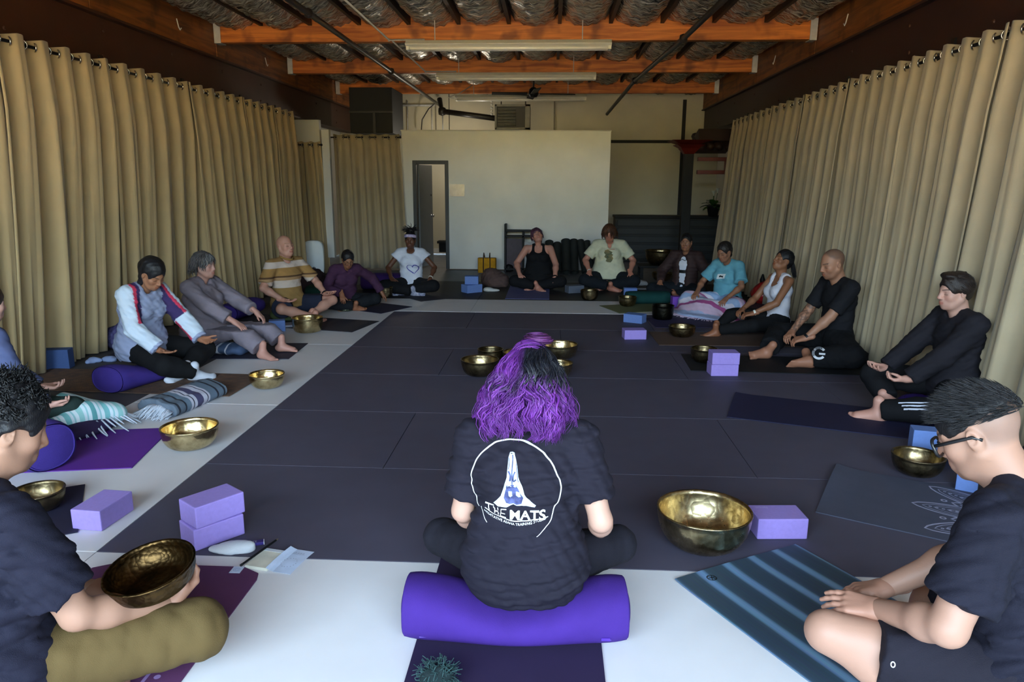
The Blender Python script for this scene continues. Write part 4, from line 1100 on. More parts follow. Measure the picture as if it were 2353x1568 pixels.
def build_hand(W, d, n, thumb, curl=(15, 20, 15), spread=0.0, vox=0.0045, s=1.0, tcurl=0.0):
    d = _nrm(d); n = np.asarray(n, float); n = _nrm(n-d*(n@d)); x = np.cross(d, n)
    R = np.stack([x, d, n], 1)
    q = Soft()
    q.cap((0, -.05, 0), (0, .012, 0), .0235, .025, k=.012, side=(1, 0, 0), ratio=1.25)
    xs = [-.030, -.0105, .0105, .030]
    fl = [.056, .071, .077, .070] if thumb > 0 else [.070, .077, .071, .056]
    ml = [.079, .087, .090, .086] if thumb > 0 else [.086, .090, .087, .079]
    for i, xx in enumerate(xs):
        q.cap((xx*.55, .01, 0), (xx, ml[i], .002), .0165, .0115, k=.014)
    q.cap((thumb*.014, .02, -.010), (thumb*.032, .05, -.012), .017, .013, k=.015)
    for i, xx in enumerate(xs):
        p = A(xx, ml[i], .002); a = 0.0; L = fl[i]; yaw = (xx/.03)*spread
        for j, (fr, c) in enumerate(zip((.46, .30, .24), curl)):
            a += (c+(2*i if thumb < 0 else 2*(3-i)))*D2R
            e = p+A(math.sin(yaw), math.cos(a), -math.sin(a))*L*fr
            q.cap(p, e, .0088-.0009*j, .0082-.0009*j, k=.004 if j else .007)
            p = e
    tc = tcurl
    p = A(thumb*.030, .045, -.012); e = p+A(thumb*(.026-.02*tc), .030, -.008-.02*tc); q.cap(p, e, .0115, .0098, k=.006)
    q.cap(e, e+A(thumb*(.012-.025*tc), .028, -.004-.012*tc), .0098, .0080, k=.004)
    V, Q = q.mesh(vox)
    return (V*s)@R.T+W, Q
def build_foot(W, d, up, side, vox=0.006, s=1.0, sock=False):
    d = _nrm(d); n = np.asarray(up, float); n = _nrm(n-d*(n@d)); x = np.cross(d, n); R = np.stack([x, d, n], 1)
    q = Soft()
    q.cap((0, -.005, .07), (0, -.012, -.02), .034, .036, k=.02); q.ell((0, -.045, -.045), (.032, .036, .032), k=.025)
    q.cap((0, -.005, -.03), (-.002*side, .115, -.058), .037, .020, k=.03, side=(1, 0, 0), ratio=1.35)
    q.cap((0, -.03, -.058), (0, .11, -.064), .024, .017, k=.025, side=(1, 0, 0), ratio=1.5)
    if sock: q.cap((-.03, .125, -.064), (.03, .13, -.064), .017, k=.03)
    else:
        for i in range(5):
            xx = side*(-.032+.0165*i); L = [.052, .048, .042, .035, .028][i]; r = [.0125, .0092, .0088, .0085, .008][i]
            q.cap((xx*.9, .10, -.066), (xx, .112+L*.8, -.070), r*1.05, r, k=.008)
    V, Q = q.mesh(vox)
    return (V*s)@R.T+W, Q
def head_soft(q, fem, jaw, nose):
    q.ell((0, -.014, .036), (.0765, .098, .090), k=.02)
    q.ell((0, .026, -.03), (.063*jaw, .062, .083), k=.03)
    q.ell((0, .038, -.074), (.047*jaw, .046, .040), k=.03)
    q.ell((0, .073, -.098), (.017*jaw, .014, .014), k=.025)
    for s in (-1, 1):
        q.cap((s*.058*jaw, -.005, -.045), (s*.034*jaw, .045, -.088), .019, .016, k=.03)
        q.ell((s*.041, .058, -.022), (.024, .022, .022), k=.03)
        q.cap((s*.012, .081, .024), (s*.046, .064, .020), .011 if fem else .0135, .010, k=.018)
        q.ell((s*.032, .094, .000), (.017, .013, .012), k=.012, op='s')
        q.ell((s*.032, .0715, .001), (.0155, .0135, .012), k=.006)
    q.cap((0, .086, .018), (0, .107, -.026), .0085*nose, .0125*nose, k=.012)
    for s in (-1, 1): q.ell((s*.0125*nose, .098, -.032), (.0085, .010, .008), k=.008)
    q.ell((0, .084, -.064), (.028, .016, .020), k=.02)
    q.cap((-.019, .084, -.059), (.019, .084, -.059), .0062, k=.006); q.cap((0, .092, -.0585), (0, .0925, -.0585), .0062, k=.010)
    q.cap((-.014, .086, -.0705), (.014, .086, -.0705), .0072, k=.006)
    q.cap((-.022, .094, -.0648), (.022, .094, -.0648), .0022, k=.004, op='s')
    for s in (-1, 1):
        q.ell((s*.0775, -.012, -.004), (.011, .020, .031), k=.008, R=rzz(s*-.35))
        q.ell((s*.0875, -.008, .002), (.008, .011, .016), k=.006, op='s')
        q.ell((s*.079, -.006, -.006), (.006, .006, .008), k=.004)
def head_colour(V, skin, brow, lip, stub, eyes):
    c = np.tile(np.array(skin[:3]), (len(V), 1)); x, y, z = np.abs(V[:, 0]), V[:, 1], V[:, 2]
    def mixc(m, col, a=1.0):
        m = np.clip(m, 0, 1)[:, None]*a; return c*(1-m)+np.array(col[:3])*m
    front = np.clip((y-.03)/.02, 0, 1)
    red = A(*skin[:3])*A(1.05, .82, .80)
    c = mixc(np.exp(-((x-.042)/.02)**2-((z+.03)/.02)**2)*front, red, .6)
    c = mixc(np.exp(-(x/.014)**2-((z+.03)/.014)**2)*(y > .085), red, .5)
    if stub > 0:
        m = np.clip((-.036-z)/.02, 0, 1)*np.clip((y+.01)/.03, 0, 1)*np.clip((z+.135)/.02, 0, 1); c = mixc(m, A(*skin[:3])*A(.45, .42, .42), stub)
    m = (np.abs(x) < .023)*np.clip(1.3-np.abs(z+.0645)/.0115, 0, 1)*(y > .074)*np.clip((.025-x)/.006, 0, 1)
    c = mixc(m*1.2, lip, .75)
    if brow is not None:
        zc = .0245+.006*np.clip((x-.014)/.03, 0, 1)-.10*np.clip(x-.042, 0, 1)
        m = np.clip(1.35-np.abs(z-zc)/.0045, 0, 1)*((x > .012) & (x < .054))*(y > .045); c = mixc(m, brow, .85)
    zc = -.0045-4.0*(.0155**2-np.clip(np.abs(x-.032), 0, .0155)**2)
    m = np.clip(1.3-np.abs(z-zc)/.0026, 0, 1)*(np.abs(x-.032) < .0165)*(y > .05); c = mixc(m, A(.03, .02, .02), .8)
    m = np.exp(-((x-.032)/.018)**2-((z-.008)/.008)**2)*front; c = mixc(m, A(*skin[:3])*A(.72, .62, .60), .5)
    return c
def comb(n, seed, start, flow, length, steps, rad, c=(0, -.014, .036), r=(.0765, .098, .090), lift=0.05, wave=0.0, wf=30.0, colour=None, taper=True, flat=0.6, extra=None, stick=False, clump=0.0, nclump=40):
    """n strands grown over the scalp ellipsoid; returns V, Q, colours in head space"""
    g = np.random.RandomState(seed); c = np.array(c); r = np.array(r)
    P = start(g, n); P = P/np.linalg.norm(P, axis=1)[:, None]; P = c+P*r*(1+lift*g.uniform(.3, 1, (n, 1)))
    Ls = length(g, P) if callable(length) else length*g.uniform(.7, 1.15, n)
    ph = g.uniform(0, 6.28, n); lf = lift*g.uniform(.4, 1.3, n); am = wave*g.uniform(.5, 1.3, n); ph2 = g.uniform(0, 6.28, n)
    pts = [P.copy()]
    for k in range(steps):
        d = flow(P, (k+1)/steps, g); d = d/(np.linalg.norm(d, axis=1)[:, None]+1e-9)
        P = P+d*(Ls/steps)[:, None]
        e = (P-c)/r; q = np.linalg.norm(e, axis=1); m = q < 1+lf
        P[m] = (c+e/q[:, None]*(1+lf)[:, None]*r)[m]
        if stick: P = c+e/q[:, None]*(1+lf)[:, None]*r
        for (c2, r2) in (extra or []):
            c2 = np.array(c2); r2 = np.array(r2); e = (P-c2)/r2; q = np.linalg.norm(e, axis=1)+1e-9; m = q < 1
            P[m] = (c2+e/q[:, None]*r2)[m]
        pts.append(P.copy())
    S_ = np.stack(pts, 1)
    if clump > 0:
        gd = np.argmin(((pts[0][:, None, :]-pts[0][None, :nclump, :])**2).sum(2), 1)
        uu = np.clip(np.linspace(0, 1, steps+1)*1.6, 0, 1)[None, :, None]*clump
        S_ = S_*(1-uu)+(S_[gd]+g.normal(size=(n, 1, 3))*.006)*uu
        ph = ph[gd]+.5*g.normal(size=n); ph2 = ph2[gd]+.5*g.normal(size=n); Ls = Ls*.4+Ls[gd]*.6; am = am*.4+am[gd]*.6
    T = np.gradient(S_, axis=1); T /= np.linalg.norm(T, axis=2)[..., None]+1e-9
    Nn = S_-c; Nn -= T*(Nn*T).sum(2)[..., None]; Nn /= np.linalg.norm(Nn, axis=2)[..., None]+1e-9
    B = np.cross(T, Nn)
    s = np.linspace(0, 1, steps+1)[None, :]*Ls[:, None]
    gr = np.clip(np.linspace(0, 1, steps+1)*2.2, 0, 1)[None, :]
    S_ = S_+B*(am[:, None]*np.sin(wf*s+ph[:, None])*gr)[..., None]+Nn*(am[:, None]*.7*np.sin(wf*s*.9+ph2[:, None])*gr)[..., None]
    u = np.linspace(0, 1, steps+1)
    w = rad*(np.minimum(1, .5+u*2.5)*(1-.85*np.clip((u-.55)/.45, 0, 1)**1.5) if taper else np.ones_like(u))
    w = w[None, :]*g.uniform(.7, 1.3, n)[:, None]
    ring = []
    for k in range(4):
        a = math.pi/2*k
        ring.append(S_+B*(w*math.cos(a))[..., None]+Nn*(w*flat*math.sin(a))[..., None])
    V = np.stack(ring, 2)
    m = steps+1; idx = np.arange(n*m*4).reshape(n, m, 4)
    Q = []
    for k in range(4):
        k2 = (k+1) % 4
        Q.append(np.stack([idx[:, :-1, k], idx[:, :-1, k2], idx[:, 1:, k2], idx[:, 1:, k]], -1).reshape(-1, 4))
    V = V.reshape(-1, 3); Q = np.concatenate(Q)
    U = np.broadcast_to(u[None, :, None], (n, m, 4)).reshape(-1); sid = np.broadcast_to(g.uniform(0, 1, n)[:, None, None], (n, m, 4)).reshape(-1)
    root = np.broadcast_to(pts[0][:, None, None, :], (n, m, 4, 3)).reshape(-1, 3)
    col = colour(V, U, sid, root) if colour is not None else None
    return V, Q, col
def shade(base, amt=0.35):
    b = np.array(base[:3])
    return lambda V, U, sid, root: b[None, :]*(1-amt+2*amt*sid)[:, None]
def person(label, loc, rz, sp):
    S_ = sp.get('S', 1.0); hs = sp.get('hs', 0.08); b = sp.get('b', 1.0); vox = sp.get('vox', 0.0122); fine = sp.get('fine', 0.0064)
    fem = sp.get('fem', True); sw = sp.get('sw', 0.94 if fem else 1.06)
    root = thing('person', label, 'person', (loc[0], loc[1], 0), rz*D2R)
    lean, curve, tilt = sp.get('lean', 4)*D2R, sp.get('curve', 6)*D2R, sp.get('tilt', 0)*D2R
    Pv = A(0, 0, hs+.105*S_*max(1, b*.96))
    R1, R2, R3 = ry(tilt*.5)@rx(-lean*.6), ry(tilt)@rx(-lean), ry(tilt)@rx(-lean-curve)
    Mw = Pv+R1@A(0, -.012, .19)*S_; Ch = Mw+R2@A(0, -.004, .17)*S_; N = Ch+R3@A(0, .0, .145)*S_
    sh = {s: N+R3@A(s*.180*sw, -.006, -.045-sp.get('shz', 0))*S_ for s in (-1, 1)}
    hip = {s: Pv+A(s*.092, .025, -.008)*S_ for s in (-1, 1)}
    hp, hy, hr = [a*D2R for a in sp.get('head', (8, 0, 0))]
    Rh = rzz(hy)@rx(-hp)@ry(hr)
    Rn = rzz(hy*.4)@rx(-(lean+curve+hp)*.5)
    Hc = N+Rn@A(0, .018, .070)*S_+Rh@A(0, .012, .088)*S_
    HS = S_*sp.get('hsize', 1.0)*(0.97 if fem else 1.0)
    skin = sp['skin']
    # legs
    lg = sp.get('legs', {})
    kd = {1: A(.36, .29, .135+hs*.35), -1: A(-.36, .29, .135+hs*.35)}; ad = {1: A(-.03, .37, .075), -1: A(.05, .27, .08)}
    fd = {1: A(-.85, .35, -.12), -1: A(.88, .2, -.12)}; fu = {1: A(.15, .62, .75), -1: A(-.15, .62, .75)}
    knee, ank, fdir, fup = {}, {}, {}, {}
    for s in (-1, 1):
        q = lg.get(s, {})
        knee[s] = A(*q['k'])*S_ if 'k' in q else kd[s]*S_; ank[s] = A(*q['a'])*S_ if 'a' in q else ad[s]*S_
        fdir[s] = A(*q.get('d', fd[s])); fup[s] = A(*q.get('u', fu[s]))
    # arms
    elb, wr, hd = {}, {}, {}
    for s in (-1, 1):
        q = sp['hands'][s]
        e, w = ik(sh[s], A(*q['w']), .285*S_*sp.get('al', 1), .255*S_*sp.get('al', 1), q.get('hint', (s*.8, -.55, -.3)))
        elb[s], wr[s], hd[s] = e, w, q
    sx = R2@A(1, 0, 0)
    bust = sp.get('bust', 0.8 if fem else 0.0); belly = sp.get('belly', 0.0)
    def torso(q, o):
        q.cap(Pv+A(-.06*b, 0, 0)*S_, Pv+A(.06*b, 0, 0)*S_, .106*b*S_+o, k=.05)
        q.cap(Pv+A(0, .0, .03)*S_, Mw, .092*b*S_+o, .085*b*S_+o, k=.06, side=sx, ratio=1.42)
        q.cap(Mw, Ch, .086*b*S_+o, (.098+.012*(b-1))*S_+o, k=.06, side=sx, ratio=1.45 if fem else 1.55)
        q.cap(Ch, N-R3@A(0, 0, .06)*S_, .098*S_*(.6+.4*b)+o, .056*S_+o, k=.05, side=sx, ratio=1.5 if fem else 1.62)
        q.cap(sh[-1]*.82+sh[1]*.18, sh[1]*.82+sh[-1]*.18, .050*S_+o, k=.04)
        for s in (-1, 1): q.cap(N+R3@A(s*.028, -.012, .0)*S_, sh[s]+R3@A(-s*.012, 0, .008)*S_, .036*S_+o*.6, .046*S_+o, k=.03)
        if bust > 0:
            for s in (-1, 1): q.ell(Ch+R2@A(s*.072, .078+.012*bust, -.035)*S_, (.060*bust**.5*S_+o, .048*bust*S_+o, .058*bust**.5*S_+o), k=.04)
        if belly > 0: q.ell((Pv*.5+Mw*.5)+A(0, .07, .01)*S_, (.135*b*S_+o, .085*belly*S_+o, .11*S_+o), k=.05)
    ab = sp.get('arm', 1.0)*(0.92 if fem else 1.04)
    def arm(q, s, o, t0=0.0, t1=2.0, loose=0.0, cut=False, k=.03):
        """t in 0..1 upper arm, 1..2 forearm"""
        e, w = elb[s], wr[s]
        if t1 <= 1: q.cap(sh[s], sh[s]+(e-sh[s])*t1, .049*ab*S_+o, (.049+(.040-.049)*t1)*ab*S_+o+loose, k=k, cut=1.0 if cut else None)
        else:
            q.cap(sh[s], e, .049*ab*S_+o, .040*ab*S_+o+loose*.6, k=k)
            f = t1-1; w2 = e+(w-e)*f
            q.cap(e, w2, .041*ab*S_+o+loose*.6, (.041+(.027-.041)*f)*ab*S_+o+loose, k=.014, cut=1.0 if cut else None)
            if f > .5 and o < .005: q.ell(e*.70+w*.30, .040*ab*S_+o, k=.03)
    lb = sp.get('leg', 1.0)*b**.5
    def leg(q, s, o, t1=2.0, cut=False, loose=0.0):
        h, kn, an = hip[s], knee[s], ank[s]
        if t1 <= 1:
            e = h+(kn-h)*t1; q.cap(h, e, .085*lb*S_+o, (.085+(.058-.085)*t1)*lb*S_+o+loose, k=.04, cut=1.0 if cut else None)
        else:
            q.cap(h, kn, .085*lb*S_+o, .056*lb*S_+o+loose*.6, k=.04)
            e = kn+(an-kn)*(t1-1)
            q.cap(kn, e, .056*lb*S_+o+loose*.6, (.056+(.036-.056)*(t1-1))*lb*S_+o+loose, k=.018, cut=1.0 if cut else None)
            cf = kn*.66+an*.34; n_ = _nrm((h-kn)/np.linalg.norm(h-kn)+0*(an-kn)); 
            q.ell(cf+n_*.018*S_, (.050*lb*S_+o,)*3, k=.05)
    # ---- body: one mesh
    parts = []
    shirt, pants = sp.get('shirt'), sp.get('pants')
    q = Soft(); torso(q, -.010)
    for s in (-1, 1): arm(q, s, 0.0)
    V, Q = q.mesh(min(vox, .0115)); bc = np.tile(np.array(skin[:3]), (len(V), 1))
    if sp.get('tattoo'):
        s = sp['tattoo']; a_, b_ = elb[s]+(sh[s]-elb[s])*.25, wr[s]; t_ = ((V-a_)@(b_-a_))/((b_-a_)@(b_-a_)); d_ = np.linalg.norm(V-a_-np.clip(t_, 0, 1)[:, None]*(b_-a_), axis=1)
        ink = (d_ < .06) & (np.sin(V[:, 0]*150+3*np.sin(V[:, 2]*90))+np.sin(V[:, 1]*130+2*np.sin(V[:, 0]*110)) > -.2); bc[ink] *= A(.45, .48, .52)
    parts.append((V, Q, 0, bc))
    if pants is None or pants.get('t', 1.9) < 1.7 or sp.get('barelegs'):
        q = Soft()
        for s in (-1, 1): leg(q, s, 0.0)
        V, Q = q.mesh(vox); parts.append((V, Q, 0, np.tile(np.array(skin[:3]), (len(V), 1))))
    # head and neck
    q = Soft(); head_soft(q, fem, sp.get('jaw', .95 if fem else 1.05), sp.get('nose', .95 if fem else 1.08))
    nb = Rh.T@((N+R3@A(0, -.008, -.02)*S_)-Hc)/HS
    q.cap((0, -.022, -.05), nb, .050 if fem else .057, .054 if fem else .064, k=.03)
    q.cap((0, .03, -.085), nb*.6+A(0, .02, -.02), .02, .03, k=.04)
    V, Q = q.mesh(fine)
    hc = head_colour(V, skin, sp.get('brow', (.02, .015, .012)), sp.get('lip', A(*skin[:3])*A(.85, .48, .46)), sp.get('stubble', 0), 0)
    if 'scalp' in sp:
        m = np.clip((V[:, 2]-(.035+.55*np.clip(V[:, 1]-.01, 0, 1)+.25*np.clip(-V[:, 1]-.02, -1, .3)*-1))/.02, 0, 1)*np.clip((.062-V[:, 1])/.02, 0, 1)
        m = np.maximum(m, np.clip((-.02-V[:, 1])/.02, 0, 1)*np.clip((V[:, 2]+.045)/.02, 0, 1)); m = m*(np.abs(V[:, 0]) < .082)
        hc = hc*(1-m[:, None]*sp['scalp'][3])+np.array(sp['scalp'][:3])*m[:, None]*sp['scalp'][3]
    parts.append(((V*HS)@Rh.T+Hc, Q, 0, hc))
    for s in (-1, 1):
        q = hd[s]
        d = A(*q['d']) if 'd' in q else wr[s]-elb[s]
        V, Q = build_hand(wr[s], d, q.get('n', (0, 0, 1)), -s, q.get('curl', (15, 22, 15)), q.get('spread', .06), vox=sp.get('hvox', .0060), s=S_*(.95 if fem else 1.03), tcurl=q.get('tc', 0))
        hcol = np.tile(np.array(skin[:3])*A(1.02, .94, .92), (len(V), 1)); parts.append((V, Q, 0, hcol))
        if sp.get('feet', 'bare') in ('bare',):
            V, Q = build_foot(ank[s], fdir[s], fup[s], s, s=S_*(.95 if fem else 1.05), vox=sp.get('fvox', .0085)); parts.append((V, Q, 0, np.tile(np.array(skin[:3])*A(1.02, .92, .9), (len(V), 1))))
    body = soft_mesh('body', parts, M_skin, root)
    out = dict(root=root, N=N, Ch=Ch, Mw=Mw, Pv=Pv, Rh=Rh, Hc=Hc, HS=HS, sh=sh, elb=elb, wr=wr, knee=knee, ank=ank, R2=R2, R3=R3, hip=hip, body=body)
    # ---- clothing
    if shirt:
        q = Soft(); o = shirt.get('o', .010); torso(q, o)
        if shirt.get('drape', 0) > 0:
            dr = shirt['drape']
            q.cap(Pv+A(-.05*b, 0, .02)*S_, Pv+A(.05*b, 0, .02)*S_, (.112*b+dr)*S_+o, k=.08)
        sl = shirt.get('t', .62); lo_ = shirt.get('loose', .010)
        if sl > 0:
            for s in (-1, 1): arm(q, s, o*.9, t1=sl, loose=lo_, cut=True, k=.035)
        for (p, r) in shirt.get('necks', [((0, .035, .035), .068)]):
            q.ell(N+R3@A(*p)*S_, np.array(r)*S_ if np.ndim(r) else r*S_, k=.006, op='s')
        if sl > 0 and shirt.get('hollow') and sl <= 1:
            for s in (-1, 1):
                e = sh[s]+(elb[s]-sh[s])*sl; u = _nrm(elb[s]-sh[s]); r_ = (.049+(.040-.049)*sl)*ab*S_+o*.9+lo_-.008
                q.cap(e-u*.05, e+u*.02, r_*.96, r_, k=.003, op='s')
        for (p, r) in shirt.get('subs', []):
            q.ell(A(*p), r, k=.006, op='s')
        hem = shirt.get('hem', hs+.035)
        q.plane((0, 0, hem), shirt.get('hemn', (0, 0, -1)))
        nz = folds(sp.get('seed', 1), shirt.get('fold', .0045), shirt.get('ff', 30)*2.2, ridge=.55, dirs=shirt.get('fdirs', [(0, .3, 1), (.6, .2, .8), (-.6, .2, .8), (.3, .6, .6), (-.3, .2, 1)]))
        V, Q = q.mesh(shirt.get('vox', vox), noise=nz)
        so = soft_mesh(shirt.get('name', 'shirt'), [(V, Q, 0, shirt['cf'](V, out) if 'cf' in shirt else None)], shirt['m'], root); out['shirt'] = so; out['shirtVQ'] = (V, Q)
    if pants:
        q = Soft(); o = pants.get('o', .012)
        q.cap(Pv+A(-.062*b, 0, 0)*S_, Pv+A(.062*b, 0, 0)*S_, .108*b*S_+min(o, .012), k=.04)
        q.cap(Pv+A(0, 0, .02)*S_, Pv*.6+Mw*.4, .096*b*S_+.004, k=.04, side=(1, 0, 0), ratio=1.42)
        for s in (-1, 1): leg(q, s, o, t1=pants.get('t', 1.88), cut=True, loose=pants.get('loose', .006))
        q.plane((0, 0, .004), (0, 0, -1)); q.plane((0, 0, pants.get('waist', hs+.21*S_)), (0, 0, 1))
        nz = folds(sp.get('seed', 1)+7, pants.get('fold', .004), pants.get('ff', 32)*2.0, ridge=.5)
        V, Q = q.mesh(pants.get('vox', vox), noise=nz)
        out['pants'] = soft_mesh(pants.get('name', 'trousers'), [(V, Q, 0, None)], pants['m'], root); out['pantsVQ'] = (V, Q)
    if sp.get('feet') == 'socks':
        for s in (-1, 1):
            V, Q = build_foot(ank[s], fdir[s], fup[s], s, s=S_*1.04, vox=.007, sock=True)
            soft_mesh('sock', [(V, Q, 0, None)], sp['sockm'], root)
    # ---- hair
    if 'hair' in sp:
        hs_ = sp['hair'](out)
        if hs_:
            pr = [((V*HS)@Rh.T+Hc, Q, 0, c if c is not None else None) for V, Q, c in hs_]
            soft_mesh('hair', pr, M_hair, root)
    return out
def in_head(o, V): return (np.asarray(V)*o['HS'])@o['Rh'].T+o['Hc']
# ---- hair styles (head space)
def cap_hair(q, th=.010, front=.060, brow=.050, low=-.055, side=.0):
    q.ell((0, -.016, .038), (.0765+th, .098+th, .090+th*1.15), k=.01)
    q.cap((0, -.055, .0), (0, -.06, low+.03), .062+th, .050+th*.6, k=.03)
def face_cut(q, z=.0, y=.105, rx_=.062, ry_=.075, rz_=.085):
    q.ell((0, y, z-.035), (rx_, ry_, rz_), k=.012, op='s')
def hair_cap(col, th=.010, low=-.06, cut=(0.020, .108, .064, .070, .092), adds=None, vox=.0065, amp=.35, seed=3, rough=0.002, ears=True, strands=None):
    def f(o):
        q = Soft(); cap_hair(q, th, low=low)
        for a in adds or []:
            if len(a) == 2: q.ell(a[0], a[1], k=.02)
            else: q.cap(a[0], a[1], a[2], a[3], k=.02)
        face_cut(q, *cut)
        if ears:
            for s in (-1, 1): q.ell((s*.085, .012, -.012), (.03, .034, .040), k=.008, op='s')
        V, Q = q.mesh(vox, noise=folds(seed, rough, 150))
        g = np.random.RandomState(seed); D = g.normal(size=(3, 3))*60
        t = .5+.5*np.sin(V@D[0]+2*np.sin(V@D[1]))
        C_ = np.array(col[:3])[None, :]*(1-amt_(amp)+2*amt_(amp)*t[:, None])
        res = [(V, Q, C_)]
        for s in strands or []: res.append(s() if callable(s) else s)
        return res
    return f
def amt_(a): return a
def up_start(zmin=-.2, ymax=.75, g0=None):
    def f(g, n):
        out = []
        while len(out) < n:
            v = g.normal(size=3); v /= np.linalg.norm(v)
            if v[2] > zmin-.0 and v[1] < ymax-(0.35 if v[2] < .35 else 0): out.append(v)
        return np.array(out)
    return f
def glasses(o, col, r=.021, square=True, w=.0022, rim_n=20):
    mb = MB(); m = mat('frame_%d' % int(sum(col[:3])*1000), col, 0.3)
    def H(p): return Vector(in_head(o, np.array([p]))[0])
    for s in (-1, 1):
        pts = []
        for k in range(rim_n+1):
            a = 2*math.pi*k/rim_n
            e = 0.6 if square else 1.0
            pts.append(H((s*.033+1.15*r*math.copysign(abs(math.cos(a))**e, math.cos(a)), .101-.10*abs(s*.033+1.15*r*math.copysign(abs(math.cos(a))**e, math.cos(a)))**1.3, -.004+.9*r*math.copysign(abs(math.sin(a))**e, math.sin(a)))))
        mb.tube(pts, w, 6, cap=False)
        mb.tube([H((s*(.033+1.1*r), .094, .004)), H((s*.079, .05, .006)), H((s*.082, -.01, .006)), H((s*.078, -.03, -.008))], w*1.15, 6)
    mb.tube([H((-.012, .100, .0)), H((0, .106, .003)), H((.012, .100, .0))], w, 6)
    mb.build('glasses', m, o['root'], smooth=True)
def band(o, pts, r, m, name, n=8):
    return MB().tube([Vector(p) for p in pts], r, n, cap=True).build(name, m, o['root'], smooth=True)
def wristband(o, s, m, name='wristband', t=.96, w=.022, rad=.034):
    e, wv = o['elb'][s], o['wr'][s]; c = e+(wv-e)*t; u = _nrm(wv-e); a = _nrm(np.cross(u, A(.3, .2, 1))); b_ = np.cross(u, a)
    mb = MB(); pr = [(rad-.004, -w/2), (rad, -w/2), (rad, w/2), (rad-.004, w/2)]
    nn = 20; vs = []
    for r, z in pr:
        for k in range(nn):
            an = 2*math.pi*k/nn; vs.append(tuple(c+u*z+(a*math.cos(an)+b_*math.sin(an))*r))
    mb.add(vs, [(i*nn+k, i*nn+(k+1) % nn, ((i+1) % 4)*nn+(k+1) % nn, ((i+1) % 4)*nn+k) for i in range(4) for k in range(nn)])
    return mb.build(name, m, o['root'], smooth=False)
def decal(o, target, tris, origin, ux, uy, m, name, off=.0022, back=.4):
    """lay flat print (2-D vertices, faces) on a garment along -(ux x uy)"""
    V, Q = target
    bv = BVHTree.FromPolygons([tuple(v) for v in V], [tuple(q) for q in Q])
    ux = Vector(_nrm(ux)); uy = Vector(_nrm(uy)); n = ux.cross(uy).normalized(); O = Vector(origin)
    v2, fs = tris; out = []
    for x, y in v2:
        p = O+ux*x+uy*y+n*back
        h = bv.ray_cast(p, -n, back*2.5)
        out.append(tuple(h[0]+n*off) if h[0] is not None else tuple(O+ux*x+uy*y))
    mb = MB(); mb.add(out, fs)
    return mb.build(name, m, o['root'])
def text2d(txt, size, align='CENTER', shear=0.0, bold=0.0):
    cu = bpy.data.curves.new('lettering', 'FONT'); cu.body = txt; cu.size = size; cu.align_x = align; cu.shear = shear; cu.offset = bold; cu.resolution_u = 3
    ob = bpy.data.objects.new('lettering', cu); COL.objects.link(ob)
    dg = bpy.context.evaluated_depsgraph_get(); me = bpy.data.meshes.new_from_object(ob.evaluated_get(dg))
    bm = bmesh.new(); bm.from_mesh(me); bmesh.ops.triangulate(bm, faces=bm.faces)
    bmesh.ops.remove_doubles(bm, verts=bm.verts, dist=1e-6)
    v = [(p.co.x, p.co.y) for p in bm.verts]; bm.verts.index_update()
    f = [tuple(x.index for x in p.verts) for p in bm.faces]
    bm.free(); bpy.data.objects.remove(ob); bpy.data.curves.remove(cu); bpy.data.meshes.remove(me)
    return v, f
def strip2d(pts, w):
    pts = [Vector((p[0], p[1])) for p in pts]; v = []
    for i, p in enumerate(pts):
        t = (pts[min(i+1, len(pts)-1)]-pts[max(0, i-1)]).normalized(); n = Vector((-t.y, t.x))*((w[i] if np.ndim(w) else w)/2)
        v += [tuple(p+n), tuple(p-n)]
    return v, [(2*k, 2*k+1, 2*k+3, 2*k+2) for k in range(len(pts)-1)]
def fill2d(poly, step=.012):
    bm = bmesh.new(); vs = [bm.verts.new((x, y, 0)) for x, y in poly]; bm.faces.new(vs)
    bmesh.ops.triangulate(bm, faces=bm.faces)
    for _ in range(5):
        ed = [e for e in bm.edges if e.calc_length() > step]
        if not ed: break
        bmesh.ops.subdivide_edges(bm, edges=ed, cuts=1); bmesh.ops.triangulate(bm, faces=bm.faces)
    bm.verts.index_update(); v = [(p.co.x, p.co.y) for p in bm.verts]; f = [tuple(x.index for x in p.verts) for p in bm.faces]; bm.free()
    return v, f
# skin tones
SK_L = C(196, 152, 132); SK_M = C(198, 150, 120); SK_T = C(176, 124, 92); SK_D = C(98, 62, 44); SK_R = C(206, 150, 130)
BLK = (.012, .011, .013); BRN = (.045, .026, .018); GRY = (.09, .08, .078)
HAND_KNEE = lambda s, x=.30, y=.24, z=.23, dy=.85: dict(w=(s*x, y, z), d=(s*.10, dy, -.42), n=(s*.15, .35, .9), curl=(14, 22, 14))
HAND_UP = lambda s, x=.26, y=.26, z=.26: dict(w=(s*x, y, z), d=(s*-.25, .9, .05), n=(0, -.1, -1), curl=(16, 20, 16), hint=(s*.7, -.6, -.4))
KNIT = cloth
people = {}
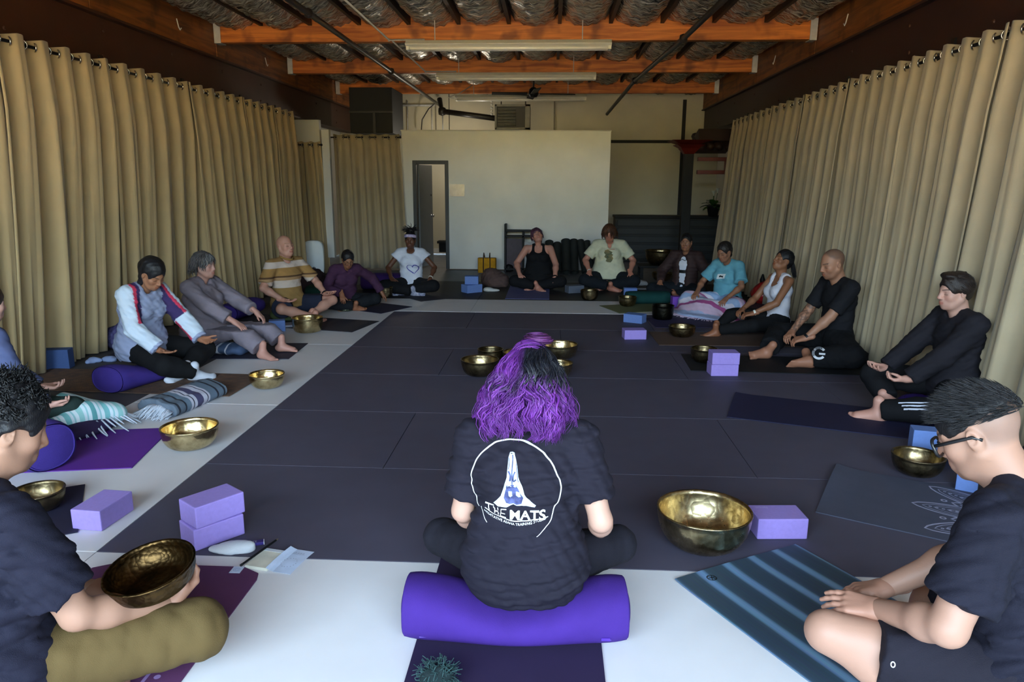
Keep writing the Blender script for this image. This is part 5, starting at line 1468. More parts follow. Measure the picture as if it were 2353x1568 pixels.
# 1 --- woman with purple hair, back to the camera
def hair_purple(o):
    q = Soft(); cap_hair(q, .014, low=-.07); face_cut(q, 0, .115, .06, .07, .09)
    q.cap((-.03, -.03, -.0), (-.05, -.05, -.12), .06, .055, k=.03); q.cap((.03, -.03, 0), (.05, -.05, -.13), .06, .055, k=.03); q.cap((0, -.06, 0), (0, -.075, -.13), .06, .05, k=.03)
    q.ell((.012, .02, .142), (.035, .032, .024), k=.012)
    V, Q = q.mesh(.006, noise=folds(5, .003, 120))
    black = np.array([.008, .008, .012]); pur = np.array(C(104, 44, 132)[:3]); lil = np.array(C(150, 84, 180)[:3])
    def colr(V, U, sid, root):
        h = V[:, 2]
        side = np.clip((-V[:, 0]-.018)/.03, 0, 1)*np.clip((h+.02)/.05, 0, 1)
        t = np.clip((.012+.03*np.sin(sid*40)-h)/.05, 0, 1); t = np.maximum(t, side)
        p = pur[None, :]*(.55+.9*sid)[:, None]; p = p*(1-.35*(sid > .8)[:, None])+lil[None, :]*.35*(sid > .8)[:, None]
        return black[None, :]*(1+sid)[:, None]*(1-t)[:, None]+p*t[:, None]
    C0 = colr(V, 0*V[:, 0], np.full(len(V), .25), V)
    def st(g, n):
        out = []
        while len(out) < n:
            v = g.normal(size=3); v /= np.linalg.norm(v)
            if v[2] > -.35 and v[1] < .55: out.append(v)
        return np.array(out)
    def flow(P, t, g):
        top = np.array([.012, .02, .14])
        d = P-top; d[:, 2] *= .4
        d = d/(np.linalg.norm(d, axis=1)[:, None]+1e-6)
        gz = np.array([0, -.03, -1.0])
        w = min(1, .25+t*1.1)
        d = d*(1-w)+gz*w
        e = P-np.array([0, -.02, P[:, 2].mean()]); d[:, 0] += .25*np.sign(P[:, 0])*(P[:, 2] < .0)*(t < .75); d[:, 0] -= .3*np.sign(P[:, 0])*(t > .85)
        return d
    lens = lambda g, P: (.17+.9*np.clip(P[:, 2]+.05, 0, .2))*g.uniform(.85, 1.12, len(P))
    ex = [((0, -.03, -.05), (.085, .088, .12)), ((0, -.02, -.20), (.20, .075, .045))]
    a = comb(1250, 11, st, flow, lens, 15, .0044, lift=.16, wave=.017, wf=60, colour=colr, extra=ex, clump=.86, nclump=42)
    b_ = comb(260, 12, st, flow, lens, 15, .0016, lift=.24, wave=.016, wf=60, colour=colr, extra=ex, clump=.6, nclump=70)
    # bun twist and the swept strand
    def stb(g, n):
        v = g.normal(size=(n, 3)); v[:, 2] = np.abs(v[:, 2])*.8; return v
    def flb(P, t, g):
        c = np.array([.012, .02, .145]); d = P-c
        return np.stack([-d[:, 1], d[:, 0], .15*(d[:, 0]-.3*d[:, 1])], 1)
    colb = lambda V, U, sid, root: (np.array([.10, .025, .11])[None, :]*(.4+1.3*sid)[:, None])
    bn = comb(120, 13, stb, flb, .13, 10, .0042, c=(.012, .018, .146), r=(.040, .038, .027), lift=.08, wave=.002, colour=colb)
    def sts(g, n):
        v = np.stack([-.55+.12*g.normal(size=n), -.15+.15*g.normal(size=n), .75+.1*g.normal(size=n)], 1); return v
    def fls(P, t, g): return np.array([[1.0, .15, .0]])*np.ones((len(P), 1))
    cols = lambda V, U, sid, root: pur[None, :]*(.7+.9*sid)[:, None]*(1-.4*U)[:, None]
    sw_ = comb(110, 14, sts, fls, .10, 10, .0042, lift=.24, wave=.003, colour=cols, stick=True)
    return [(V, Q, C0), a, b_, bn, sw_]
M_tee1 = cloth('tee_black_heather', C(32, 29, 40), var=0.12, bscale=600)
o1 = person('woman with wavy purple hair seen from behind on the purple bolster', (-0.075, 2.36), -1.5, dict(
    S=1.0, hs=.13, b=1.08, fem=True, sw=1.04, lean=7, curve=10, head=(14, 0, 3), skin=SK_L, vox=.0085, fine=.005, seed=3, arm=1.08, hsize=1.03,
    shirt=dict(m=M_tee1, t=.70, o=.013, loose=.016, drape=.022, hem=.095, vox=.0065, fold=.010, ff=34, necks=[((0, .02, .045), .066)], fdirs=[(0, .2, 1), (.25, .1, 1), (-.3, .1, 1), (.1, .3, 1), (.7, 0, .5)]),
    pants=dict(m=cloth('leggings_black', C(30, 28, 36)), t=1.9, o=.008, fold=.003),
    hands={1: dict(w=(.275, .19, .28), d=(.2, .55, -.6), n=(.8, .3, .5), curl=(10, 14, 10), hint=(.25, -1, -.4)), -1: dict(w=(-.20, .24, .25), d=(.25, .8, -.2), n=(0, .3, .9), hint=(-.35, -1, -.35))},
    legs={1: dict(k=(.35, .27, .19)), -1: dict(k=(-.35, .27, .19))}, hair=hair_purple))
# 2 --- man holding the bowl, left foreground
def hair_curls(o):
    q = Soft(); cap_hair(q, .014, low=-.045); face_cut(q, .01, .105, .064, .075, .085)
    for s in (-1, 1): q.ell((s*.085, .022, -.022), (.03, .042, .045), k=.008, op='s')
    V, Q = q.mesh(.006, noise=folds(8, .007, 170))
    c0 = np.tile(np.array(BLK), (len(V), 1))
    def st(g, n):
        out = []
        while len(out) < n:
            v = g.normal(size=3); v /= np.linalg.norm(v)
            if v[2] > -.30 and v[1] < (.75 if v[2] > .45 else .18) and not (v[2] < .1 and abs(v[0]) > .8): out.append(v)
        return np.array(out)
    def fl(P, t, g):
        d = P-np.array([0, -.01, .03]); d = d/np.linalg.norm(d, axis=1)[:, None]
        a = np.sin(P[:, 0]*90+t*9)[:, None]; b_ = np.cos(P[:, 1]*90+t*9)[:, None]
        e1 = np.cross(d, np.array([0, 0, 1.0])+0*d); e2 = np.cross(d, e1)
        return e1*a+e2*b_+d*.25
    s1 = comb(900, 21, st, fl, .055, 9, .0032, lift=.16, wave=.004, wf=120, colour=shade((.007, .0065, .007), .7))
    return [(V, Q, c0), s1]
M_tee2 = cloth('tee_navy_black', C(30, 29, 43), var=0.1)
o2 = person('man with black curly hair in dark tee holding a bronze bowl', (-1.61, 1.75), -22, dict(
    S=1.05, hs=.105, b=1.02, fem=False, al=1.1, shz=.035, tilt=-5, lean=5, curve=14, head=(22, -16, 0), skin=C(166, 124, 102), vox=.0095, fine=.0044, hvox=.003, seed=12, arm=1.05, stubble=.35,
    shirt=dict(m=M_tee2, t=.72, o=.014, loose=.02, hem=.12, drape=.012, vox=.007, fold=.012, ff=26),
    pants=dict(m=cloth('trousers_olive', C(92, 74, 43)), t=1.8, o=.02, loose=.014, fold=.006, ff=16, vox=.008),
    hands={1: dict(w=(.285, .39, .255), d=(-.02, .9, .38), n=(.45, .25, -.8), curl=(38, 42, 25), hint=(.2, -.8, -1), tc=.6), -1: dict(w=(.0, .33, .27), d=(.9, .35, .0), n=(-.1, -.1, -1), curl=(25, 25, 20), hint=(-1, -.4, -.5))},
    legs={1: dict(k=(.36, .39, .175), a=(-.02, .42, .075)), -1: dict(k=(-.36, .35, .2))}, hair=hair_curls))
# 3 --- sitter cut by the left edge
o3 = person('sitter in slate blue sweater at the left edge, palms in lap', (-3.47, 4.12), -25, dict(
    S=.98, hs=.10, b=1.0, fem=True, lean=0, curve=6, head=(10, 0, 0), skin=C(200, 156, 140), seed=31,
    shirt=dict(m=cloth('sweater_slate', C(88, 96, 134)), t=1.9, o=.016, loose=.010, fold=.006, hem=.12),
    pants=dict(m=cloth('trousers_bottle', C(36, 50, 46)), t=1.9, o=.012),
    hands={1: dict(w=(.345, .13, .225), d=(.22, .85, -.12), n=(.25, -.1, -1), curl=(28, 30, 20)), -1: dict(w=(.12, .30, .215), d=(.5, .7, -.1), n=(0, -.2, -1), curl=(28, 30, 20))},
    hair=hair_cap(BRN, .012)))
# 4 --- woman in the colour-block sweatshirt
def sweat_col(V, o):
    grey, white, pink, navy = [np.array(c[:3]) for c in (C(150, 158, 186), C(204, 216, 230), C(206, 58, 88), C(58, 44, 90))]
    c = np.tile(grey, (len(V), 1))
    for s in (-1, 1):
        sh, el, wr = o['sh'][s], o['elb'][s], o['wr'][s]
        def seg(a, b):
            t = np.clip(((V-a)@(b-a))/((b-a)@(b-a)), 0, 1); return t, np.linalg.norm(V-a-t[:, None]*(b-a), axis=1)
        t1, d1 = seg(sh, el); t2, d2 = seg(el, wr)
        ax = np.abs(V[:, 0]-0)*1.0
        seam = (V[:, 0]*s)-(abs(sh[0])-.055)+.30*(V[:, 2]-sh[2])      # raglan line
        arm_ = ((d1 < .088) & (t1 > .02)) | ((d2 < .085)) | ((V[:, 2] > sh[2]-.03) & (seam > 0) & (V[:, 0]*s > 0))
        c[arm_] = white
        c[arm_ & (d1 <= d2) & (seam < .030)] = navy; c[arm_ & (d1 <= d2) & (seam >= .030) & (seam < .062)] = pink
        dn = (V-(el+t2[:, None]*(wr-el)))
        c[(d2 < .085) & (d2 < d1) & (dn[:, 2] < -.012) & (t2 > .05)] = pink if s == -1 else white
        c[(d2 < .085) & (t2 > .86)] = grey
    return c
def st_tail(z0=-.1): return up_start(-.1, .6)
def fl_back(P, t, g):
    tgt = np.array([0, -.105, .02]); return tgt-P
def strand_back(col, seed, n=260, tgt=(0, -.11, .0), rad=.0032):
    tg = np.array(tgt)
    return lambda: comb(n, seed, up_start(-.05, .62), lambda P, t, g: (tg-P)+np.array([0, 0, .02]), .13, 9, rad, lift=.13, wave=.002, colour=shade(col, .5))
def tail(col, seed, root, drop, n=160, rad=.0034, spread=.02, wave=.006):
    rt = np.array(root); dr = np.array(drop)
    def f():
        def st(g, n_): return g.normal(size=(n_, 3))
        return comb(n, seed, st, lambda P, t, g: dr*np.array([1, 1, 1])[None, :]+0*P, np.linalg.norm(dr), 9, rad, c=rt, r=(spread,)*3, lift=.0, wave=wave, wf=40, colour=shade(col, .5))
    return f
o4 = person('woman in white and grey raglan sweatshirt with pink stripes, head bowed', (-3.36, 5.62), -106, dict(
    S=.985, hs=.15, b=1.03, fem=True, lean=10, curve=12, head=(34, -6, 0), skin=C(160, 111, 82), seed=41, fine=.0046,
    shirt=dict(m=mat_attr('sweatshirt_panels', .9, bump=.25, bscale=500), cf=sweat_col, t=1.93, o=.022, loose=.014, fold=.008, ff=30, hem=.17, drape=.02, vox=.009, name='sweatshirt'),
    pants=dict(m=cloth('leggings_jet', C(22, 22, 24)), t=1.92, o=.018, fold=.003), feet='socks', sockm=cloth('sock_white', C(205, 208, 218)),
    hands={1: dict(w=(.18, .36, .285), d=(-.12, .95, -.12), n=(.25, -.15, -1), curl=(8, 10, 8), tc=-.3), -1: dict(w=(-.24, .40, .285), d=(.02, .95, -.15), n=(-.4, -.15, -1), curl=(12, 14, 10), tc=-.2)},
    legs={1: dict(k=(.20, .42, .17), a=(-.02, .52, .075), d=(-.5, .8, -.1)), -1: dict(k=(-.36, .33, .18), a=(.0, .40, .08))},
    hair=hair_cap(BLK, .014, low=-.085, cut=(.014, .108, .060, .068, .088), adds=[((0, -.09, .03), (.07, .06, .07)), ((0, -.03, .09), (.08, .09, .055)), ((.045, -.02, .0), (.05, -.035, -.10), .04, .03), ((-.045, -.02, .0), (-.05, -.035, -.10), .04, .03), ((0, -.05, -.03), (0, -.06, -.12), .05, .04)], strands=[strand_back(BLK, 4, tgt=(0, -.12, .02))])))
# 5 --- grey linen sitter, knees up
M_linen = cloth('linen_mauve_grey', C(132, 122, 132), var=.1, bscale=260, bump=.4)
def bob(col, seed, n=500, length=.16, wave=.008, lift=.16, rad=.0048, part=0.0, front=.62, wf=50, col2=None):
    def f(o):
        q = Soft(); cap_hair(q, .012, low=-.06); face_cut(q, 0, .108, .062, .07, .09)
        V, Q = q.mesh(.0068, noise=folds(seed, .003, 120))
        def st(g, n_):
            out = []
            while len(out) < n_:
                v = g.normal(size=3); v /= np.linalg.norm(v)
                if v[2] > -.3 and v[1] < (front if v[2] > .4 else .15): out.append(v)
            return np.array(out)
        def fl(P, t, g):
            d = P-np.array([part, .02, .14]); d[:, 2] *= .3; d = d/(np.linalg.norm(d, axis=1)[:, None]+1e-6)
            w = min(1, .3+t); return d*(1-w)+np.array([0, -.05, -1.0])*w
        sc = col2 or shade(col, .55)
        a = comb(n, seed, st, fl, length, 12, rad, lift=lift, wave=wave, wf=wf, colour=sc, extra=[((0, -.03, -.05), (.075, .08, .12))])
        return [(V, Q, np.tile(np.array(col[:3]), (len(V), 1))), a]
    return f
o5 = person('older woman in mauve grey linen with knees drawn up and bare feet', (-3.24, 6.50), -100, dict(
    S=.97, hs=.06, b=1.30, fem=True, sw=1.06, lean=-2, curve=10, head=(4, 0, 0), skin=C(187, 142, 127), seed=51, bust=1.1, belly=1.0, leg=.92, jaw=1.05,
    shirt=dict(m=M_linen, t=1.72, o=.020, loose=.02, fold=.008, ff=26, hem=.11, drape=.03, name='tunic', necks=[((0, .045, .03), .062)]),
    pants=dict(m=M_linen, t=1.84, o=.02, loose=.022, fold=.006),
    hands={1: dict(w=(.17, .43, .335), d=(-.15, .8, -.55), n=(.1, .55, .8), curl=(14, 20, 14)), -1: dict(w=(-.20, .41, .37), d=(0, .75, -.65), n=(-.2, .6, .75), curl=(14, 20, 14))},
    legs={1: dict(k=(.15, .42, .29), a=(.17, .71, .09), d=(.25, .97, -.05), u=(0, .1, 1)), -1: dict(k=(-.17, .40, .34), a=(-.15, .72, .09), d=(-.2, .97, 0), u=(0, .1, 1))},
    hair=bob(GRY, 52, n=420, length=.13, wave=.010, col2=lambda V, U, sid, root: np.where((root[:, 1] > .03)[:, None], np.array([.15, .14, .135])[None, :], np.array([.07, .06, .058])[None, :])*(.6+.8*sid)[:, None])))
# 6 --- bald man in the striped polo
po = [(0, C(150, 116, 66)), (.30, C(150, 116, 66)), (.345, C(204, 186, 172)), (.43, C(176, 138, 96)), (.465, C(92, 64, 40)), (.485, C(164, 124, 70)), (.575, C(206, 188, 176)), (.645, C(150, 114, 66))]
o6 = person('bald man in tan and cream striped polo shirt with navy shorts', (-3.08, 8.22), -122, dict(
    S=1.02, hs=.07, b=1.0, fem=False, lean=0, curve=2, head=(-8, 0, 0), skin=C(192, 142, 122), brow=(.22, .13, .08), seed=61,
    shirt=dict(m=mat_bands('polo_stripes', 2, [(p+.045, c) if p > 0 else (p, c) for p, c in po], rough=.9), t=.80, o=.016, loose=.018, hem=.165, drape=.015, fold=.006, name='polo_shirt', necks=[((0, .05, .03), .062)]),
    pants=dict(m=cloth('shorts_navy', C(34, 38, 54)), t=.74, o=.026, loose=.02, name='shorts'), scalp=(.36, .22, .15, .25),
    hands={1: dict(w=(.26, .24, .285), d=(-.45, .85, -.10), n=(.1, -.15, -1), curl=(10, 14, 10)), -1: dict(w=(-.32, .28, .29), d=(.1, .95, .05), n=(-.1, -.1, -1), curl=(10, 14, 10), tc=-.2)},
    legs={1: dict(k=(.33, .30, .19), a=(0, .44, .07)), -1: dict(k=(-.36, .34, .21), a=(.0, .36, .08))}))
wristband(o6, -1, M_black)
MB().tube([Vector(in_head(o6, np.array([(x, y, z)]))[0]) for x, y, z in [(-.07, .0, -.118), (-.05, .045, -.14), (0, .075, -.155), (.05, .045, -.14), (.07, 0, -.118), (.05, -.05, -.10), (0, -.075, -.092), (-.05, -.05, -.10), (-.07, 0, -.118)]], .012, 8).build('collar', cloth('polo_collar', C(150, 116, 66)), o6['root'], smooth=True)
# 7 --- plum sweater
o7 = person('woman in plum sweater and glasses bending over two bowls', (-2.66, 9.05), -142, dict(
    S=.90, hs=.01, b=1.06, fem=True, lean=16, curve=16, head=(30, -10, 0), skin=C(147, 100, 73), seed=71,
    shirt=dict(m=cloth('sweater_plum', C(70, 42, 66)), t=1.9, o=.018, loose=.01, fold=.007, hem=.06, name='sweater', necks=[((0, .05, .02), (.045, .05, .06))]),
    pants=dict(m=cloth('trousers_dark', C(26, 28, 32)), t=1.86, o=.014),
    hands={1: dict(w=(.16, .34, .24), d=(.1, .55, -.75), n=(.2, .8, .5), curl=(18, 22, 14)), -1: dict(w=(-.47, .14, .18), d=(-.55, .15, -.8), n=(-.7, .5, .4), curl=(14, 18, 12), hint=(-.7, -.6, .3))},
    hair=hair_cap(BLK, .012, low=-.06, adds=[((0, -.108, .01), (.03, .03, .03)), ((0, -.12, .0), (0, -.14, -.06), .016, .010)], strands=[strand_back(BLK, 72, 200)])))
glasses(o7, (.05, .035, .03), r=.019)
# 8 --- headband and heart tee
M_hb = mat('headband_cloth', C(146, 120, 176), 0.8, col2=C(216, 206, 226), vscale=40)
def locs(o):
    res = hair_cap(BLK, .012, low=-.05, adds=[((0, -.05, .13), (.06, .055, .05)), ((.0, -.02, .15), (.045, .04, .035))])(o)
    def st(g, n): v = g.normal(size=(n, 3)); v[:, 2] = np.abs(v[:, 2]); return v
    res.append(comb(60, 82, st, lambda P, t, g: (P-np.array([0, -.04, .10]))*np.array([1, 1, .5])+np.array([.02, 0, -.03*t]), .10, 7, .0065, c=(0, -.04, .13), r=(.055, .05, .045), lift=.05, wave=.006, wf=60, colour=shade(BLK, .5)))
    return res
M_tee8 = cloth('tee_white', C(214, 218, 232))
o8 = person('woman in white cap sleeve tee with blue heart and patterned headband', (-2.04, 10.42), -176, dict(
    S=.97, hs=.035, b=.98, fem=True, lean=0, curve=4, head=(6, 0, -2), skin=SK_D, lip=(.16, .06, .05), seed=81,
    shirt=dict(m=M_tee8, t=.34, o=.016, loose=.03, hem=.135, fold=.005, necks=[((0, .05, .02), .072)]),
    pants=dict(m=cloth('trousers_black', C(22, 22, 25)), t=1.86, o=.02, loose=.015), feet='socks', sockm=mat('sock_print', C(206, 206, 220), 0.9, col2=C(70, 74, 120), vscale=26),
    hands={1: dict(w=(.26, .22, .245), d=(-.45, .75, -.45), n=(.1, .45, .85)), -1: dict(w=(-.30, .22, .24), d=(.05, .8, -.55), n=(-.1, .5, .85))},
    legs={1: dict(a=(-.08, .33, .07), d=(-.95, .25, -.05)), -1: dict(a=(.10, .27, .07), d=(.95, .25, -.05))}, hair=locs))
MB().lathe([(.0845, -.020), (.0895, -.018), (.092, 0), (.0895, .020), (.0845, .022)], n=32).build('headband', M_hb, o8['root'], smooth=True).matrix_local = Matrix.Translation(Vector(in_head(o8, np.array([(0, -.012, .052)]))[0])) @ Matrix([list(r)+[0] for r in (o8['Rh']@rx(.28)@np.diag([.98, 1.18, 1.0]))]+[[0, 0, 0, 1]])
hp_ = []
for t in np.linspace(-.86, 1.0, 40):
    a = t*math.pi
    hp_.append((.0052*16*math.sin(a)**3, .0052*(13*math.cos(a)-5*math.cos(2*a)-2*math.cos(3*a)-math.cos(4*a))))
decal(o8, o8['shirtVQ'], strip2d([(x*1.0+.02-.2*y, y*.9) for x, y in hp_], [.014*(.35+.65*abs(math.cos(k/40*5))) for k in range(40)]), o8['Ch']+A(-.02, 0, -.12), A(-1, 0, 0), A(0, 0, 1), mat('heart_blue', C(74, 72, 160), 0.8), 'heart_print', off=.004)
wristband(o8, -1, M_fix, 'bracelet', .92, .014, .033)
# 9 --- black tank top, face lifted
o9 = person('woman in black tank top with purple hair tilting her face up', (-0.19, 11.12), 180, dict(
    S=.98, hs=.02, b=1.34, fem=True, sw=1.04, lean=-2, curve=2, head=(-24, 6, 15), skin=C(189, 135, 117), seed=91, bust=1.2, belly=.9, arm=1.25,
    shirt=dict(m=cloth('tank_black', C(20, 21, 24)), t=0, o=.008, hem=.10, fold=.003, name='tank_top', necks=[((0, .07, -.03), (.075, .09, .085)), ((.155, .01, -.02), (.062, .11, .12)), ((-.155, .01, -.02), (.062, .11, .12))]),
    pants=dict(m=cloth('trousers_black', C(22, 22, 25)), t=1.84, o=.014),
    hands={1: dict(w=(.28, .26, .25), d=(-.3, .8, -.5), n=(.1, .5, .85)), -1: dict(w=(-.26, .28, .20), d=(.35, .75, -.55), n=(-.1, .5, .85))},
    legs={1: dict(a=(.0, .38, .07), d=(-.5, .8, -.1)), -1: dict(a=(.06, .30, .07), d=(.6, .7, -.1))},
    hair=bob((.09, .035, .06), 92, n=300, length=.085, wave=.006, lift=.14)))
for s in (-1, 1):
    q0, q1 = o9['N']+A(s*.05, .02, -.005), o9['Ch']+A(s*.062, .112, .035)
    MB().tube([Vector(o9['N']+A(s*.06, -.05, -.03)), Vector(o9['N']+A(s*.065, .0, .012)), Vector(o9['N']+A(s*.07, .05, -.04)), Vector(q1)], .010, 6).build('strap', cloth('tank_black', C(20, 21, 24)), o9['root'], smooth=True)
wristband(o9, -1, M_black, 'watch')
# 10 --- cream v-neck tee
o10 = person('woman with auburn bob in cream v-neck tee, head bowed', (0.90, 11.15), 178, dict(
    S=1.03, hs=.06, b=1.32, fem=True, sw=1.06, lean=0, curve=6, head=(26, -6, 4), skin=C(185, 126, 106), seed=101, belly=1.0, bust=1.0, arm=1.15,
    shirt=dict(m=cloth('tee_cream', C(206, 206, 180)), t=.74, o=.018, loose=.02, hem=.165, drape=.01, fold=.005, necks=[((0, .045, .03), .066), ((0, .075, -.035), (.034, .05, .055))]),
    pants=dict(m=cloth('trousers_ink', C(24, 28, 34)), t=1.84, o=.018),
    hands={1: dict(w=(.30, .24, .285), d=(.25, .75, -.5), n=(.2, .5, .85), spread=.25), -1: dict(w=(-.31, .24, .285), d=(-.25, .75, -.5), n=(-.2, .5, .85), spread=.25)},
    hair=bob((.085, .034, .018), 102, n=420, length=.155, wave=.008, lift=.16, front=.8)))
pl_ = [(-.075, .10), (-.03, .115), (-.01, .10), (.02, .085), (.045, .07), (.03, .05), (.055, .03), (.04, .0), (.06, -.03), (.045, -.07), (.02, -.10), (-.03, -.095), (-.06, -.08), (-.045, -.04), (-.085, -.01), (-.065, .03), (-.09, .06)]
decal(o10, o10['shirtVQ'], fill2d([(x*.95, y*.9) for x, y in pl_]), o10['Ch']+A(0, 0, -.06), A(-1, 0, 0), A(0, 0, 1), mat('print_forest', C(66, 86, 70), 0.85, col2=C(150, 130, 84), vscale=14), 'forest_print', off=.004)
decal(o10, o10['shirtVQ'], strip2d([(-.02, 0), (.03, .002), (.075, 0)], .012), o10['Ch']+A(0, 0, .045), A(-1, 0, 0), A(0, 0, 1), mat('print_lettering', C(176, 140, 116), 0.85), 'print_lettering', off=.004)
wristband(o10, 1, M_fix, 'bracelet', .95, .012, .034)
# 11 --- brown jacket
o11 = person('woman with glasses in a brown quilted jacket over a white tee', (1.90, 10.25), 148, dict(
    S=.99, hs=.03, b=1.02, fem=True, lean=0, curve=3, head=(2, 12, 0), skin=C(153, 106, 81), seed=111, bust=0,
    shirt=dict(m=cloth('tee_white', C(214, 218, 232)), t=.3, o=.008, hem=.10, fold=.003, necks=[((0, .04, .035), .066)]),
    pants=dict(m=cloth('trousers_ink', C(24, 28, 34)), t=1.84, o=.018),
    hands={1: dict(w=(.26, .24, .24), d=(-.1, .8, -.5), n=(.1, .5, .85), spread=.22), -1: dict(w=(-.34, .26, .23), d=(-.1, .8, -.55), n=(-.1, .5, .85), spread=.2)},
    hair=hair_cap(BLK, .010, low=-.06, adds=[((0, -.105, -.01), (.03, .03, .032))], strands=[strand_back(BLK, 112, 180)])))
glasses(o11, (.25, .15, .10), r=.021, square=False)
def jacket(o, S_, m, seed):
    q = Soft(); R2, R3 = o['R2'], o['R3']; N, Ch, Mw, Pv, sh = o['N'], o['Ch'], o['Mw'], o['Pv'], o['sh']; ff = .030
    sx = R2@A(1, 0, 0)
    q.cap(Pv+A(-.06, 0, 0), Pv+A(.06, 0, 0), .112+ff, k=.05); q.cap(Pv, Mw, .092+ff, .088+ff, k=.05, side=sx, ratio=1.4); q.cap(Mw, Ch, .088+ff, .10+ff, k=.05, side=sx, ratio=1.4); q.cap(Ch, N-R3@A(0, 0, .06), .10+ff, .06+ff, k=.05, side=sx, ratio=1.45)
    for s in (-1, 1):
        q.cap(N, sh[s], .05, .052+ff, k=.03); q.cap(sh[s], o['elb'][s], .05+ff, .042+ff, k=.035); q.cap(o['elb'][s], o['wr'][s]*.97+o['elb'][s]*.03, .044+ff, .03+ff*.8, k=.03, cut=1.0)
    q.cap(N+A(0, -.04, .0), N+A(0, -.05, .06), .07, .065, k=.03)
    q.ell(N+A(0, .06, .06), (.065, .09, .08), k=.01, op='s')
    q.cap(N+A(0, .14, -.0), Pv+A(0, .19, -.1), .075, .085, k=.02, op='s')
    q.plane((0, 0, .10), (0, 0, -1))
    nz = lambda P: .005*np.abs(np.sin(P[:, 2]*62+.4*np.sin(P[:, 0]*9)))-.003+folds(seed, .004, 25)(P)
    V, Q = q.mesh(.010, noise=nz)
    soft_mesh('jacket', [(V, Q, 0, None)], m, o['root'])
jacket(o11, 1, cloth('jacket_brown', C(58, 42, 42), rough=.6), 113)
for pts, w in (((( -.05, .02), (-.02, .05), (.03, .03), (.05, .06)), .008),):
    decal(o11, o11['shirtVQ'], strip2d(pts, w), o11['Ch']+A(0, 0, .02), A(-1, 0, 0), A(0, 0, 1), M_black, 'print_mark', off=.005)
decal(o11, o11['shirtVQ'], fill2d([(-.05, -.025), (.05, -.025), (.05, .02), (-.05, .02)]), o11['Ch']+A(0, 0, -.10), A(-1, 0, 0), A(0, 0, 1), M_black, 'print_block', off=.005)
# 12 --- light blue tee, striped blanket on her lap
o12 = person('woman in sky blue tee with a striped blanket over her lap', (2.22, 9.08), 132, dict(
    S=.97, hs=.04, b=1.12, fem=True, lean=4, curve=8, head=(22, 0, 0), skin=C(151, 104, 79), seed=121,
    shirt=dict(m=cloth('tee_sky', C(104, 164, 182)), t=.76, o=.018, loose=.022, hem=.11, fold=.005),
    pants=dict(m=cloth('trousers_dark', C(26, 28, 32)), t=1.86, o=.012), feet='none',
    hands={1: dict(w=(.22, .32, .26), d=(-.2, .85, -.4), n=(.1, .45, .85)), -1: dict(w=(-.24, .34, .25), d=(.0, .85, -.45), n=(-.1, .45, .85))},
    hair=hair_cap(BRN if False else (.02, .016, .015), .012, low=-.09, adds=[((.02, -.06, -.02), (.03, -.075, -.13), .055, .04), ((0, -.11, .03), (.04, .035, .04))], strands=[strand_back((.02, .016, .015), 122, 220)])))
decal(o12, o12['shirtVQ'], fill2d([(-.062, -.035), (.05, -.02), (.062, .04), (-.05, .028)]), o12['Ch']+A(0, 0, -.03), A(-1, 0, 0), A(0, 0, 1), mat('print_white', C(214, 220, 222), 0.8), 'photo_print', off=.004)
decal(o12, o12['shirtVQ'], fill2d([(-.03, -.012), (-.005, -.004), (.028, -.008), (.03, .012), (.005, .010), (-.012, .016), (-.028, .006)]), o12['Ch']+A(0, 0, -.03), A(-1, 0, 0), A(0, 0, 1), M_black, 'print_figure', off=.006)
# 13 --- white tank, head back, ponytail
o13 = person('woman in white tank top with ponytail, knees drawn to one side', (2.44, 7.74), 104, dict(
    S=.97, hs=.05, b=.95, fem=True, lean=2, curve=0, head=(-20, 4, 0), skin=C(142, 95, 68), seed=131, bust=.9,
    shirt=dict(m=cloth('tank_white', C(216, 216, 228)), t=0, o=.008, hem=.14, fold=.003, name='tank_top', necks=[((0, .075, -.03), (.075, .10, .095)), ((.165, .0, -.03), (.060, .11, .115)), ((-.165, .0, -.03), (.060, .11, .115))]),
    pants=dict(m=cloth('leggings_jet', C(22, 22, 24)), t=1.86, o=.010, fold=.002),
    hands={1: dict(w=(.12, .34, .27), d=(-.5, .75, -.25), n=(.2, .3, .9), curl=(20, 26, 18)), -1: dict(w=(-.14, .36, .27), d=(.5, .75, -.25), n=(-.2, .3, .9), curl=(20, 26, 18))},
    legs={1: dict(k=(.26, .34, .28), a=(.10, .66, .07), d=(-.25, .9, -.1), u=(0, .2, 1)), -1: dict(k=(-.22, .40, .16), a=(.02, .72, .07), d=(.1, .98, -.1), u=(-.3, .1, 1))},
    hair=hair_cap(BLK, .010, low=-.05, strands=[strand_back(BLK, 132, 220, tgt=(0, -.12, .03)), tail(BLK, 133, (0, -.125, .02), (0, -.10, -.13), n=150)])))
MB().tube([Vector(o13['N']+o13['R3']@A(s*.062, y, z)) for s, y, z in ((1, -.055, -.05), (1, -.03, -.005), (1, .02, -.01), (1, .065, -.07))], .011, 6).build('strap', cloth('tank_white', C(216, 216, 228)), o13['root'], smooth=True)
MB().tube([Vector(o13['N']+o13['R3']@A(s*.062, y, z)) for s, y, z in ((-1, -.055, -.05), (-1, -.03, -.005), (-1, .02, -.01), (-1, .065, -.07))], .011, 6).build('strap', cloth('tank_white', C(216, 216, 228)), o13['root'], smooth=True)
wristband(o13, -1, M_fix, 'watch', .93, .02, .03)
